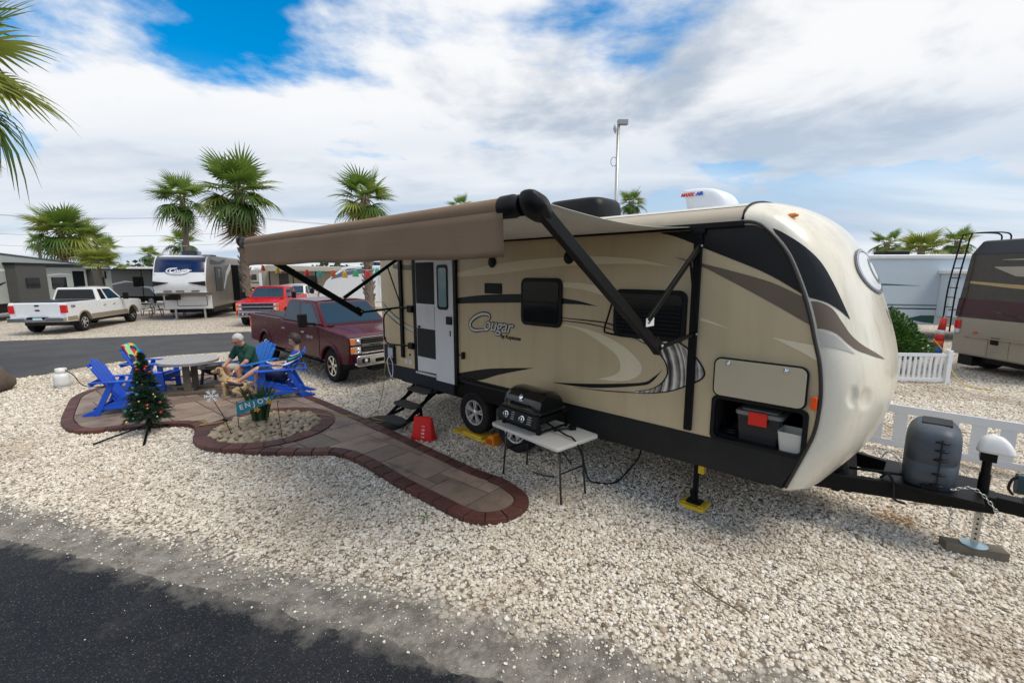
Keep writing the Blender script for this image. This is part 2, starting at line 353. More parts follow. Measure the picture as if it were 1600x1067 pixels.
def _stone():
    nt = STONE.node_tree; N = nt.nodes; L = nt.links; b = N['Principled BSDF']
    oi = N.new('ShaderNodeObjectInfo'); cr = N.new('ShaderNodeValToRGB'); L.new(oi.outputs['Random'], cr.inputs[0]); e = cr.color_ramp.elements
    e[0].position = 0; e[0].color = (0.16, 0.12, 0.085, 1); e[1].position = 1; e[1].color = (0.84, 0.80, 0.73, 1)
    for p, c in ((0.05, (0.36, 0.28, 0.19, 1)), (0.18, (0.60, 0.52, 0.41, 1)), (0.55, (0.75, 0.68, 0.575, 1)), (0.9, (0.80, 0.75, 0.66, 1))): q = e.new(p); q.color = c
    geo = N.new('ShaderNodeNewGeometry'); n = N.new('ShaderNodeTexNoise'); n.inputs['Scale'].default_value = 0.55; n.inputs['Detail'].default_value = 6; n.inputs['Roughness'].default_value = 0.62; L.new(geo.outputs['Position'], n.inputs['Vector'])
    mr = N.new('ShaderNodeMapRange'); L.new(n.outputs[0], mr.inputs[0]); mr.inputs[1].default_value = 0.5; mr.inputs[2].default_value = 0.68; mr.inputs[4].default_value = 0.62
    mx = N.new('ShaderNodeMix'); mx.data_type = 'RGBA'; L.new(mr.outputs[0], mx.inputs[0]); L.new(cr.outputs[0], mx.inputs[6]); mx.inputs[7].default_value = (0.34, 0.25, 0.16, 1)
    # small rusty drips below the tongue
    sub = N.new('ShaderNodeVectorMath'); sub.operation = 'DISTANCE'; L.new(geo.outputs['Position'], sub.inputs[0]); sub.inputs[1].default_value = (4.17, 4.6, 0.0)
    n2 = N.new('ShaderNodeTexNoise'); n2.inputs['Scale'].default_value = 9; L.new(geo.outputs['Position'], n2.inputs['Vector'])
    ad = N.new('ShaderNodeMath'); ad.operation = 'MULTIPLY_ADD'; L.new(n2.outputs[0], ad.inputs[0]); ad.inputs[1].default_value = -0.55; L.new(sub.outputs['Value'], ad.inputs[2])
    m3 = N.new('ShaderNodeMapRange'); L.new(ad.outputs[0], m3.inputs[0]); m3.inputs[1].default_value = -0.06; m3.inputs[2].default_value = -0.16; m3.inputs[4].default_value = 0.75
    mz = N.new('ShaderNodeMix'); mz.data_type = 'RGBA'; L.new(m3.outputs[0], mz.inputs[0]); L.new(mx.outputs[2], mz.inputs[6]); mz.inputs[7].default_value = (0.36, 0.17, 0.045, 1)
    L.new(mz.outputs[2], b.inputs['Base Color']); b.inputs['Roughness'].default_value = 0.85
_stone()
def gravel_nodes():
    ng = bpy.data.node_groups.new('gravel_scatter', 'GeometryNodeTree'); N = ng.nodes; L = ng.links
    ng.interface.new_socket('Geometry', in_out='INPUT', socket_type='NodeSocketGeometry'); ng.interface.new_socket('Geometry', in_out='OUTPUT', socket_type='NodeSocketGeometry')
    gi = N.new('NodeGroupInput'); go = N.new('NodeGroupOutput')
    join = N.new('GeometryNodeJoinGeometry')
    for k, (sx, sy, sz) in enumerate(((1, 0.8, 0.6), (0.9, 0.75, 0.75), (1.15, 0.7, 0.55), (0.85, 0.85, 0.5))):
        ico = N.new('GeometryNodeMeshIcoSphere'); ico.inputs['Radius'].default_value = 0.5; ico.inputs['Subdivisions'].default_value = 2
        tr = N.new('GeometryNodeTransform'); tr.inputs['Scale'].default_value = (sx, sy, sz); L.new(ico.outputs[0], tr.inputs[0])
        pos = N.new('GeometryNodeInputPosition'); vor = N.new('ShaderNodeTexVoronoi'); vor.inputs['Scale'].default_value = 2.1
        ad = N.new('ShaderNodeVectorMath'); ad.operation = 'ADD'; L.new(pos.outputs[0], ad.inputs[0]); ad.inputs[1].default_value = (3.7 * k, 1.3 * k, 0.7); L.new(ad.outputs[0], vor.inputs['Vector'])
        mm = N.new('ShaderNodeMath'); mm.operation = 'MULTIPLY_ADD'; L.new(vor.outputs['Distance'], mm.inputs[0]); mm.inputs[1].default_value = -0.55; mm.inputs[2].default_value = 0.22
        vm = N.new('ShaderNodeVectorMath'); vm.operation = 'SCALE'; L.new(pos.outputs[0], vm.inputs[0]); L.new(mm.outputs[0], vm.inputs[3])
        sp = N.new('GeometryNodeSetPosition'); L.new(tr.outputs[0], sp.inputs[0]); L.new(vm.outputs[0], sp.inputs['Offset'])
        sm = N.new('GeometryNodeSetMaterial'); sm.inputs['Material'].default_value = STONE; L.new(sp.outputs[0], sm.inputs[0])
        gt = N.new('GeometryNodeGeometryToInstance'); L.new(sm.outputs[0], gt.inputs[0]); L.new(gt.outputs[0], join.inputs[0])
    ip = N.new('GeometryNodeInstanceOnPoints'); L.new(gi.outputs[0], ip.inputs['Points']); L.new(join.outputs[0], ip.inputs['Instance']); ip.inputs['Pick Instance'].default_value = True
    rv = N.new('FunctionNodeRandomValue'); rv.data_type = 'FLOAT_VECTOR'; rv.inputs[0].default_value = (-0.5, -0.5, 0); rv.inputs[1].default_value = (0.5, 0.5, 6.28); L.new(rv.outputs[0], ip.inputs['Rotation'])
    at = N.new('GeometryNodeInputNamedAttribute'); at.data_type = 'FLOAT'; at.inputs[0].default_value = 'size'; L.new(at.outputs[0], ip.inputs['Scale'])
    L.new(ip.outputs[0], go.inputs[0]); return ng
me = bpy.data.meshes.new('gravel'); zz = rng.uniform(-0.004, 0.012, len(SP))
me.from_pydata([(float(a), float(b), float(c)) for (a, b), c in zip(SP, zz)], [], [])
at = me.attributes.new('size', 'FLOAT', 'POINT'); sz = np.clip(rng.lognormal(math.log(0.0235), 0.42, len(SP)), 0.012, 0.075); sz *= np.clip(0.9 + (SP[:, 1] - 5) * 0.05, 0.9, 1.35)
dd = (SP[:, 1] + 0.317 * SP[:, 0] - 2.60) * 0.953; sz *= np.clip(0.42 + dd * 0.75, 0.30, 1.0) * np.where(dd < 0.45, rng.uniform(0.6, 1.25, len(SP)), 1.0)
at.data.foreach_set('value', sz.astype(np.float32))
me.materials.append(STONE)
go_ = bpy.data.objects.new('gravel', me); COL.objects.link(go_); md = go_.modifiers.new('scatter', 'NODES'); md.node_group = gravel_nodes()
tag(go_, 'loose cream and grey crushed stones covering the lot', 'gravel', kind='stuff')

# ================================================================== the travel trailer (local x = forward, y = inward from the door side, z up)
TR_LOC, TR_ROT = (-0.6185, 7.0117, 0.0), math.atan2(-0.68490, 0.72864)
TW = 2.5; TMID = TW / 2
TAN = pm('tan_fibreglass', (0.56, 0.45, 0.275), 0.30, var=0.06, vs_=1.5, coat=0.12, dirt=0.10)
CREAM = pm('cream_gelcoat', (0.76, 0.71, 0.58), 0.28, var=0.04, vs_=1.2, coat=0.35, dirt=0.10, dcol=(0.42, 0.36, 0.25))
CHAR = pm('charcoal_decal', (0.012, 0.0125, 0.0135), 0.36, var=0.25, vs_=3, spec=0.25)
SKIRT = pm('charcoal_skirt_metal', (0.014, 0.0145, 0.015), 0.5, var=0.25, vs_=2, spec=0.25, dirt=0.25, dcol=(0.06, 0.052, 0.042))
SKIRTB = pm('blue_grey_skirt_metal', (0.014, 0.019, 0.028), 0.5, var=0.2, vs_=2, spec=0.25, dirt=0.15, dcol=(0.09, 0.08, 0.07))
TAUPE = pm('taupe_decal', (0.145, 0.105, 0.072), 0.38, var=0.12, vs_=4)
CREAMD = pm('cream_decal', (0.74, 0.65, 0.45), 0.35, var=0.06)
GREYD = pm('pale_grey_decal', (0.50, 0.48, 0.42), 0.35, var=0.06)
ROOFM = pm('roof_edge_tan', (0.42, 0.36, 0.27), 0.45, var=0.1, dirt=0.2)
DARKIN = pm('dark_compartment', (0.02, 0.02, 0.021), 0.7)
DOORW = pm('white_door_skin', (0.66, 0.67, 0.69), 0.35, var=0.04)
SCREEN = pm('black_screen_mesh', (0.012, 0.012, 0.013), 0.75, bump=0.3, bs=400)
FROST = pm('frosted_door_glass', (0.19, 0.32, 0.34), 0.12, spec=0.7, var=0.2, vs_=5)
def streak_mat():
    m = bpy.data.materials.new('brushed_swirl_decal'); m.use_nodes = True; nt = m.node_tree; b = nt.nodes['Principled BSDF']; L = nt.links
    tc = nt.nodes.new('ShaderNodeTexCoord'); vm = nt.nodes.new('ShaderNodeVectorMath'); vm.operation = 'DISTANCE'; L.new(tc.outputs['Object'], vm.inputs[0]); vm.inputs[1].default_value = (2.55, 0, 1.52)
    n = nt.nodes.new('ShaderNodeTexNoise'); n.noise_dimensions = '1D'; n.inputs['Scale'].default_value = 22; n.inputs['Detail'].default_value = 4; L.new(vm.outputs['Value'], n.inputs['W'])
    n2 = nt.nodes.new('ShaderNodeTexNoise'); n2.inputs['Scale'].default_value = 4; L.new(tc.outputs['Object'], n2.inputs['Vector'])
    ad = nt.nodes.new('ShaderNodeMath'); ad.operation = 'MULTIPLY_ADD'; L.new(n2.outputs[0], ad.inputs[0]); ad.inputs[1].default_value = 0.7; L.new(n.outputs[0], ad.inputs[2])
    cr = nt.nodes.new('ShaderNodeValToRGB'); L.new(ad.outputs[0], cr.inputs[0]); e = cr.color_ramp.elements
    e[0].position = 0.6; e[0].color = (0.03, 0.026, 0.022, 1); e[1].position = 1.05; e[1].color = (0.72, 0.70, 0.66, 1)
    q = e.new(0.8); q.color = (0.23, 0.19, 0.155, 1); q = e.new(0.9); q.color = (0.5, 0.46, 0.41, 1)
    L.new(cr.outputs[0], b.inputs['Base Color']); b.inputs['Roughness'].default_value = 0.35; return m
SWIRL = streak_mat()
def streaks(m, col, amt, sx=9.0):
    """rain-washed dirt: vertical streaks over a painted shell"""
    nt = m.node_tree; L = nt.links; b = nt.nodes['Principled BSDF']; src = b.inputs['Base Color'].links[0].from_socket
    tc = nt.nodes.new('ShaderNodeTexCoord'); mp = nt.nodes.new('ShaderNodeMapping'); mp.inputs['Scale'].default_value = (sx, sx, 0.55); L.new(tc.outputs['Object'], mp.inputs[0])
    n = nt.nodes.new('ShaderNodeTexNoise'); n.inputs['Scale'].default_value = 1.0; n.inputs['Detail'].default_value = 6; n.inputs['Roughness'].default_value = 0.6; L.new(mp.outputs[0], n.inputs['Vector'])
    mr = nt.nodes.new('ShaderNodeMapRange'); L.new(n.outputs[0], mr.inputs[0]); mr.inputs[1].default_value = 0.48; mr.inputs[2].default_value = 0.75; mr.inputs[4].default_value = amt
    mx = nt.nodes.new('ShaderNodeMix'); mx.data_type = 'RGBA'; L.new(mr.outputs[0], mx.inputs[0]); L.new(src, mx.inputs[6]); mx.inputs[7].default_value = col + (1,); L.new(mx.outputs[2], b.inputs['Base Color'])
streaks(CREAM, (0.40, 0.34, 0.23), 0.42); streaks(TAN, (0.30, 0.24, 0.14), 0.30, 5.0)
T = thing('travel_trailer', 'long tan travel trailer with cream rounded nose and open brown awning', 'travel trailer', TR_LOC, TR_ROT)

EDGE = [(3.82,3.12),(3.9,3.115),(4.0,3.07),(4.12,2.95),(4.22,2.81),(4.3,2.64),(4.38,2.44),(4.44,2.25),(4.49,2.05),(4.54,1.86),(4.57,1.62),(4.57,1.43),(4.55,1.23),(4.49,1.02),(4.37,0.66)]
CENT = [(3.82,3.38),(4.0,3.35),(4.2,3.275),(4.39,3.14),(4.54,2.96),(4.67,2.74),(4.78,2.49),(4.86,2.26),(4.93,2.04),(4.98,1.84),(5.01,1.62),(5.0,1.42),(4.94,1.15),(4.84,0.93),(4.64,0.66)]
def _interp(tab, t):
    k = len(tab) - 1; x = min(max(t, 0.0), 1.0) * k; i = min(int(x), k - 1); f = x - i
    P = lambda j: tab[min(max(j, 0), k)]
    a, b, c, d = P(i-1), P(i), P(i+1), P(i+2)
    return tuple(0.5*((2*b[q]) + (c[q]-a[q])*f + (2*a[q]-5*b[q]+4*c[q]-d[q])*f*f + (3*b[q]-a[q]-3*c[q]+d[q])*f**3) for q in (0, 1))
def gw(w): return (1 - abs(w) ** 2.5) ** (1 / 2.5)
def cap_pt(t, w, off=0.0):
    """nose surface: t 0 roof .. 1 bottom, w -1 door side .. 1 far side"""
    e = _interp(EDGE, t); c = _interp(CENT, t); g_ = gw(w); p = Vector((e[0] + (c[0]-e[0])*g_, TMID * (1 + w), e[1] + (c[1]-e[1])*g_))
    if off:
        h = 1e-3; w1, w2 = max(-0.9999, w - h), min(0.9999, w + h); t1, t2 = max(0, t - h), min(1, t + h)
        n = (cap_pt(t2, w) - cap_pt(t1, w)).cross(cap_pt(t, w2) - cap_pt(t, w1)).normalized()
        if n.x < 0 and n.z < 0.2 or (n.y > 0 and w < -0.5): n = -n
        if n.dot(p - Vector((3.4, TMID, 1.9))) < 0: n = -n
        p = p + n * off
    return p
def wpar(n): return [math.copysign(1 - (1 - abs(a)) ** 2.0, a) for a in np.linspace(-1, 1, n)]
def dimple(t, w):
    d = 0.0
    for ct, cw, rt, rw in ((0.727, -0.925, 0.035, 0.03), (0.736, -0.829, 0.036, 0.058)):
        q = ((t - ct) / rt) ** 2 + ((w - cw) / rw) ** 2
        if q < 1: d = max(d, 0.022 * (1 - q) ** 0.6)
    return -d
b_ = MB(); b_.grid([[cap_pt(t, w, dimple(t, w)) for w in wpar(101)] for t in np.linspace(0, 1, 131)])
nose = b_.build('nose_cap', CREAM, T, smooth=True, weld=True)
# underside lip of the nose
b_ = MB(); lip = [cap_pt(1, w) for w in wpar(31)]; b_.grid([lip, [p + Vector((-0.05, 0, -0.035)) for p in lip], [p + Vector((-0.25, 0, 0.0)) for p in lip]]); b_.build('nose_lip', CREAM, nose, smooth=True)
# side walls, roof
SB = -2.6
RO = [(SB, 0.9), (3.67, 0.97), (3.67, 3.12), (SB + 0.12, 3.12), (SB, 3.0)]
edge_hi = [e for e in EDGE if e[1] > 1.41]
b_ = MB()
for y in (0.0, TW):
    b_.poly([(s, y, z) for s, z in RO])
    b_.poly([(3.67, y, 3.12)] + [(s, y, z) for s, z in edge_hi] + [(4.57, y, 1.41), (3.67, y, 1.41)])
    b_.poly([(4.49, y, 1.41), (4.57, y, 1.41), (4.55, y, 1.23), (4.49, y, 1.02), (4.478, y, 0.97), (4.465, y, 0.97)] if y == 0 else [(3.67, y, 1.41), (4.57, y, 1.41), (4.55, y, 1.23), (4.49, y, 1.02), (4.478, y, 0.97), (3.67, y, 0.97)])
b_.poly([(SB, 0, 0.9), (SB, TW, 0.9), (SB, TW, 3.0), (SB, 0, 3.0)])
wall = b_.build('side_wall', TAN, T)
rows = []
for s in (SB, SB + 0.04, SB + 0.12, 0, 2, 3.82):
    dz = -0.14 if s == SB else (-0.04 if s == SB + 0.04 else 0)
    rows.append([(s, TMID * (1 + w), 3.12 + dz + 0.26 * gw(w)) for w in wpar(31)])
roof = MB().grid(rows).build('roof', ROOFM, T, smooth=True)
MB().grid([[(s, TMID * (1 + w), 3.125 + 0.26 * gw(w)) for w in np.linspace(-0.86, 0.86, 15)] for s in (SB + 0.1, 3.8)]).build('roof_membrane', pm('white_roof_membrane', (0.6, 0.6, 0.57), 0.6, dirt=0.4), roof, smooth=True)
# skirt panels
b_ = MB(); b_.prismy([(1.42, 0.968), (1.42, 0.60), (4.33, 0.645), (4.478, 0.968)], -0.012, 0.03); b_.build('skirt', SKIRT, T, bevel=0.006)
b_ = MB(); b_.prismy([(SB, 0.90), (SB, 0.70), (SB + 0.06, 0.655), (-0.46, 0.64), (-0.46, 0.95)], -0.012, 0.03); b_.build('skirt', SKIRTB, T, bevel=0.006)
b_ = MB(); b_.prismy([(-0.46, 0.95), (-0.46, 0.88), (-0.34, 0.93), (1.3, 0.93), (1.42, 0.86), (1.42, 0.972), (-0.3, 0.972)], -0.02, 0.03); b_.build('wheel_well_trim', BLACK, T, bevel=0.006)
b_ = MB(); b_.box((-0.50, -0.035, 0.952), (1.44, 0.0, 0.985)); b_.build('wheel_well_rail', BLACKM, T, bevel=0.004)
# chassis and floor, dark
b_ = MB(); b_.box((SB + 0.05, 0.35, 0.48), (4.3, 0.45, 0.66)); b_.box((SB + 0.05, TW - 0.45, 0.48), (4.3, TW - 0.35, 0.66)); b_.box((SB + 0.02, 0.04, 0.66), (4.3, TW - 0.04, 0.9)); b_.box((SB, TW-0.03, 0.6), (4.3, TW, 0.98))
b_.box((-1.6, 0.5, 0.42), (-0.6, 1.9, 0.66)); b_.box((1.7, 0.6, 0.45), (3.2, 1.9, 0.66)); b_.build('chassis', BLACKM, T)
# black trims
def side_strip(name, up, lo, mat, y=-0.004, parent=None, n=5, th=0.003):
    U = smooth_path([(a, 0, b) for a, b in up], n); Lw = smooth_path([(a, 0, b) for a, b in lo], n); k = min(len(U), len(Lw))
    if len(U) != len(Lw):
        def rs(P): return [P[0].lerp(P[0], 0) if False else P[int(round(i * (len(P) - 1) / 40))] for i in range(41)]
        U, Lw = rs(U), rs(Lw)
    return MB().grid([[(p.x, y, p.z) for p in U], [(p.x, y, p.z) for p in Lw]]).build(name, mat, parent or T)
ed = smooth_path([(a, 0, b) for a, b in EDGE], 4)
b_ = MB(); b_.tube([(p.x, -0.008, p.z) for p in ed], 0.017, 6); b_.build('corner_moulding', pm('brown_black_moulding', (0.03, 0.025, 0.022), 0.4), T, smooth=True)
b_ = MB(); b_.tube([cap_pt(0, w, 0.004) for w in np.linspace(-0.999, 0.999, 41)], 0.014, 6); b_.build('roof_seam_moulding', BLACK, T, smooth=True)
b_ = MB(); b_.box((SB + 0.1, -0.045, 3.075), (3.84, -0.002, 3.13)); b_.build('gutter_rail', BLACKM, T, bevel=0.006)
b_ = MB(); b_.tube([(4.40 + 0.1*i/5, -0.008, 0.70) for i in range(2)], 0.001, 4)
# decals of the door side
D = {
 'A': ([(-.35,2.65),(.36,2.75),(1.0,2.81),(1.75,2.84),(2.21,2.84),(2.64,2.81),(2.9,2.77),(3.14,2.71)], [(-.35,2.58),(.2,2.61),(.65,2.64),(1.32,2.70),(1.9,2.74),(2.41,2.75),(2.86,2.74),(3.14,2.708)], CREAMD),
 'B1': ([(-.36,2.25),(.28,2.32),(1.06,2.36)], [(-.36,2.16),(.28,2.20),(1.06,2.24)], CHAR),
 'B2': ([(1.72,2.33),(2.0,2.30),(2.25,2.252)], [(1.72,2.255),(2.0,2.26),(2.25,2.25)], CHAR),
 'C': ([(1.72,2.53),(2.07,2.52),(2.37,2.46),(2.62,2.36)], [(1.72,2.47),(2.07,2.44),(2.35,2.38),(2.62,2.355)], CREAMD),
 'D': ([(1.72,1.995),(2.08,1.97),(2.39,1.90),(2.64,1.80),(2.82,1.67),(2.87,1.56),(2.79,1.46),(2.61,1.39),(2.26,1.36)], [(1.72,1.985),(2.03,1.94),(2.29,1.83),(2.5,1.72),(2.58,1.63),(2.59,1.52),(2.53,1.46),(2.43,1.41),(2.26,1.355)], CREAMD),
 'K': ([(3.11,1.60),(3.01,1.50),(2.85,1.41),(2.21,1.29),(1.60,1.205)], [(3.11,1.598),(3.0,1.45),(2.85,1.375),(2.22,1.24),(1.60,1.20)], CHAR),
 'F': ([(-.36,1.03),(.27,1.19),(.84,1.29),(1.25,1.35)], [(-.36,0.99),(.12,0.99),(.58,1.15),(1.25,1.348)], CHAR),
 'G': ([(3.02,3.068),(3.39,3.07),(3.82,3.09),(3.98,3.06),(4.12,2.935),(4.22,2.80),(4.375,2.455)], [(3.02,3.06),(3.2,3.01),(3.46,2.90),(3.72,2.79),(3.98,2.68),(4.17,2.58),(4.375,2.45)], CHAR),
 'H': ([(3.2,2.805),(3.47,2.74),(3.78,2.66),(4.11,2.56),(4.385,2.43)], [(3.2,2.80),(3.47,2.71),(3.79,2.55),(4.13,2.37),(4.455,2.185)], TAUPE),
 'I': ([(4.16,2.06),(4.31,2.04),(4.49,2.02)], [(4.16,2.055),(4.37,1.96),(4.53,1.88)], CREAMD),
 'J': ([(3.48,2.20),(3.62,2.16),(3.77,2.11)], [(3.48,2.17),(3.62,2.14),(3.77,2.108)], CREAMD),
 'M': ([(SB+.02,2.07),(-2.2,1.86),(-1.85,1.73),(-1.56,1.66)], [(SB+.02,1.98),(-2.2,1.79),(-1.85,1.67),(-1.56,1.61)], GREYD),
 'N': ([(-2.16,2.80),(-1.9,2.79),(-1.55,2.78)], [(-2.16,2.73),(-1.9,2.70),(-1.55,2.69)], TAUPE),
}
for k, (u_, l_, m_) in D.items(): side_strip('stripe', u_, l_, m_, parent=wall)
sil_o = [(2.80,1.93),(2.92,1.94),(3.14,1.95),(3.3,1.91),(3.45,1.80),(3.555,1.66),(3.54,1.57),(3.39,1.47),(3.19,1.37),(2.95,1.305),(2.80,1.285)]
sil_i = [(2.78,1.91),(2.85,1.88),(2.97,1.84),(3.07,1.77),(3.14,1.69),(3.17,1.60),(3.16,1.53),(3.11,1.45),(3.04,1.39),(2.95,1.345),(2.80,1.30)]
side_strip('swirl_decal', sil_o, sil_i, SWIRL, parent=wall)
for pts, r in ((sil_o, 0.009), (sil_i, 0.008), ([(1.72,2.075),(2.13,2.07),(2.42,2.055),(2.62,1.99),(2.80,1.91)], 0.008), ([(1.72,2.04),(2.13,2.03),(2.45,1.99),(2.78,1.905)], 0.007), ([(SB+.02,2.09),(-2.2,1.88),(-1.85,1.75),(-1.56,1.68)], 0.008), ([(SB+.02,1.96),(-2.2,1.77),(-1.85,1.65),(-1.56,1.59)], 0.008), ([(2.80,1.285),(2.4,1.235),(1.95,1.20)], 0.006)):
    c = smooth_path([(a, 0, b) for a, b in pts], 5); up = []; lo = []
    for i, p in enumerate(c):
        d = (c[min(i+1, len(c)-1)] - c[max(i-1, 0)]).normalized(); nn = Vector((-d.z, 0, d.x)); f = 0.35 + 0.65 * math.sin(math.pi * min(1, (i + 2) / len(c)))
        up.append((p.x + nn.x*r*f, -0.0065, p.z + nn.z*r*f)); lo.append((p.x - nn.x*r*f, -0.0065, p.z - nn.z*r*f))
    MB().grid([up, lo]).build('pinstripe', CHAR, wall)
# lettering on the wall
def side_text(txt, s, z, size, mat, y, shear=0.3, off=0.0, name='lettering', spacing=0.95, ex=0.002):
    return link(name, text_mesh(txt, size, ex, shear, off, 'LEFT', spacing), mat, wall, loc=(s, y, z), rot=(R(90), R(1.0), 0))
SILV = pm('silver_lettering', (0.62, 0.60, 0.55), 0.3)
side_text('ougar', 0.255, 1.885, 0.27, BLACK, -0.005, 0.35, 0.013); side_text('ougar', 0.255, 1.885, 0.27, SILV, -0.009, 0.35, 0.002)
side_text('by Keystone', 0.63, 1.735, 0.082, BLACK, -0.005, 0.1, 0.001)
cc = smooth_path([(0.37,0,1.955),(0.40,0,2.0),(0.36,0,2.035),(0.22,0,2.03),(0.06,0,1.965),(-0.035,0,1.88),(-0.02,0,1.80),(0.08,0,1.772),(0.22,0,1.79),(0.36,0,1.80)], 6)
for r_, yy, mm in ((0.036, -0.005, BLACK), (0.020, -0.009, SILV)):
    up = []; lo = []
    for i, p in enumerate(cc):
        d = (cc[min(i+1, len(cc)-1)] - cc[max(i-1, 0)]).normalized(); nn = Vector((-d.z, 0, d.x)); f = 0.4 + 0.6 * math.sin(math.pi * i / (len(cc) - 1)) ** 0.7
        if mm is BLACK: f = f * 0.8 + 0.25
        up.append((p.x + nn.x*r_*f, yy, p.z + nn.z*r_*f)); lo.append((p.x - nn.x*r_*f, yy, p.z - nn.z*r_*f))
    MB().grid([up, lo]).build('lettering', mm, wall)
# windows
def rrect(x0, x1, z0, z1, r, n=5):
    o = []
    for cx, cz, a0 in ((x1-r, z1-r, 0), (x0+r, z1-r, 90), (x0+r, z0+r, 180), (x1-r, z0+r, 270)):
        for i in range(n + 1): a = R(a0 + 90*i/n); o.append((cx + r*math.cos(a), cz + r*math.sin(a)))
    return o
def window(x0, x1, z0, z1, slider):
    w_ = MB().prismy(rrect(x0, x1, z0, z1, 0.09), -0.03, 0.0).build('window', BLACK, T, bevel=0.01)
    zm = (z0 + z1) / 2 + 0.0
    fr = 0.05
    if slider:
        for a, c in ((z0 + fr, zm - 0.012), (zm + 0.012, z1 - fr)): MB().prismy(rrect(x0 + fr, x1 - fr, a, c, 0.04), -0.036, -0.031).build('pane', GLASS, w_)
    else:
        MB().prismy(rrect(x0 + fr, x1 - fr, z0 + fr, z1 - fr, 0.06), -0.036, -0.031).build('pane', GLASS, w_)
        b2 = MB()
        for i in range(9): z = z0 + 0.09 + i * (z1 - z0 - 0.16) / 9; b2.box((x0 + 0.06, -0.039, z), (x1 - 0.06, -0.0365, z + 0.006))
        b2.build('blind_line', pm('dim_blind', (0.02, 0.018, 0.017), 0.6, spec=0.2), w_)
    return w_
window(1.04, 1.74, 1.94, 2.58, True); window(2.49, 3.35, 1.915, 2.465, False)
b_ = MB(); b_.box((0.30, -0.02, 2.345), (0.655, 0, 2.495)); b_.build('refrigerator_vent', BLACK, T, bevel=0.01)
for s, z in ((0.46, 2.80), (1.83, 2.835)):
    b_ = MB(); b_.lathe([(0.0, 0), (0.075, 0), (0.082, 0.012), (0.06, 0.024), (0.0, 0.026)], 20, Matrix.Translation((s, 0, z)) @ Matrix.Rotation(R(90), 4, 'X')); b_.build('outdoor_speaker', BLACK, T, auto=35)
# entry door: screen door in the opening, outer door folded back on the wall
MB().box((-1.545, -0.02, 0.90), (-1.455, 0.0, 2.90)).build('door_jamb', BLACK, T, bevel=0.006); MB().box((-0.392, -0.05, 0.83), (-0.325, 0, 2.88)).build('door_jamb', BLACK, T, bevel=0.006)
sd = MB().box((-1.455, -0.012, 0.905), (-0.87, -0.002, 2.86)).build('screen_door', DOORW, T, bevel=0.008)
MB().box((-1.435, -0.018, 2.12), (-0.915, -0.0125, 2.82)).build('screen_panel', SCREEN, sd)
MB().box((-1.435, -0.018, 1.185), (-0.915, -0.0125, 1.69)).build('screen_panel', SCREEN, sd)
MB().box((-1.42, -0.024, 1.72), (-0.92, -0.0125, 2.09)).build('sliding_panel', pm('milky_plastic', (0.6, 0.61, 0.62), 0.3), sd, bevel=0.01)
MB().box((-1.38, -0.04, 1.70), (-1.33, -0.0245, 1.735)).build('latch', BLACK, sd)
od = MB().box((-0.875, -0.052, 0.835), (-0.394, -0.012, 2.87)).build('door', DOORW, T, bevel=0.012)
MB().prismy(rrect(-0.785, -0.505, 2.05, 2.775, 0.06), -0.066, -0.0525).build('window_frame', BLACK, od, bevel=0.006)
MB().prismy(rrect(-0.735, -0.535, 2.10, 2.725, 0.04), -0.071, -0.0665).build('pane', FROST, od)
MB().box((-0.55, -0.08, 1.82), (-0.415, -0.053, 1.95)).build('door_lock', BLACK, od, bevel=0.008)
MB().box((-0.48, -0.06, 1.63), (-0.46, -0.0525, 1.72)).build('keyhole_plate', BLACK, od)
MB().tube([(-0.37, -0.02, 1.345), (-0.2, -0.03, 1.345)], 0.008, 6).box((-0.215, -0.05, 1.29), (-0.175, 0.0, 1.40)).build('door_holder', BLACK, T)
MB().box((-1.5, -0.03, 0.868), (-0.92, 0.02, 0.905)).build('threshold', ALU, T, bevel=0.004)
gh = smooth_path([(-1.56,-0.02,2.03),(-1.75,-0.1,2.03),(-2.02,-0.14,2.0),(-2.26,-0.16,1.86),(-2.29,-0.16,1.6),(-2.28,-0.16,1.42),(-2.15,-0.15,1.34),(-1.8,-0.1,1.345),(-1.56,-0.02,1.35)], 5)
MB().tube(gh, 0.015, 8).box((-1.68, -0.06, 1.95), (-1.55, 0, 2.07)).box((-1.68, -0.06, 1.29), (-1.55, 0, 1.40)).build('grab_handle', BLACK, T, auto=40)
# rear service corner: outlet box, light, decals
ob = MB().box((-2.50, -0.05, 0.93), (-2.17, 0, 1.29)).build('service_box', SKIRTB, T, bevel=0.01)
MB().box((-2.36, -0.056, 1.05), (-2.2, -0.0505, 1.24)).build('service_label', pm('label_grey', (0.4, 0.43, 0.47), 0.5), ob)
MB().lathe([(0.0, 0), (0.04, 0), (0.03, 0.03), (0.0, 0.035)], 12, Matrix.Translation((-2.53, 0, 1.385)) @ Matrix.Rotation(R(90), 4, 'X')).build('marker_light', REDL, T, smooth=True)
for s in (-1.83, -1.70): MB().lathe([(0.045, 0), (0.056, 0.001), (0.056, 0.003), (0.045, 0.004)], 16, Matrix.Translation((s, -0.002, 1.03)) @ Matrix.Rotation(R(90), 4, 'X')).build('round_sticker', pm('sticker_white', (0.6, 0.6, 0.58), 0.5), wall)
MB().lathe([(0.0, 0), (0.022, 0), (0.022, 0.01), (0.0, 0.012)], 10, Matrix.Translation((-1.70, 0, 1.17)) @ Matrix.Rotation(R(90), 4, 'X')).build('cable_inlet', BLACK, T)
# front amber side light
ml = MB().prismy(rrect(4.505, 4.555, 1.45, 1.57, 0.015), -0.04, -0.005).build('side_marker', pm('orange_lens', (0.9, 0.10, 0.01), 0.25, coat=0.6), T, bevel=0.01)
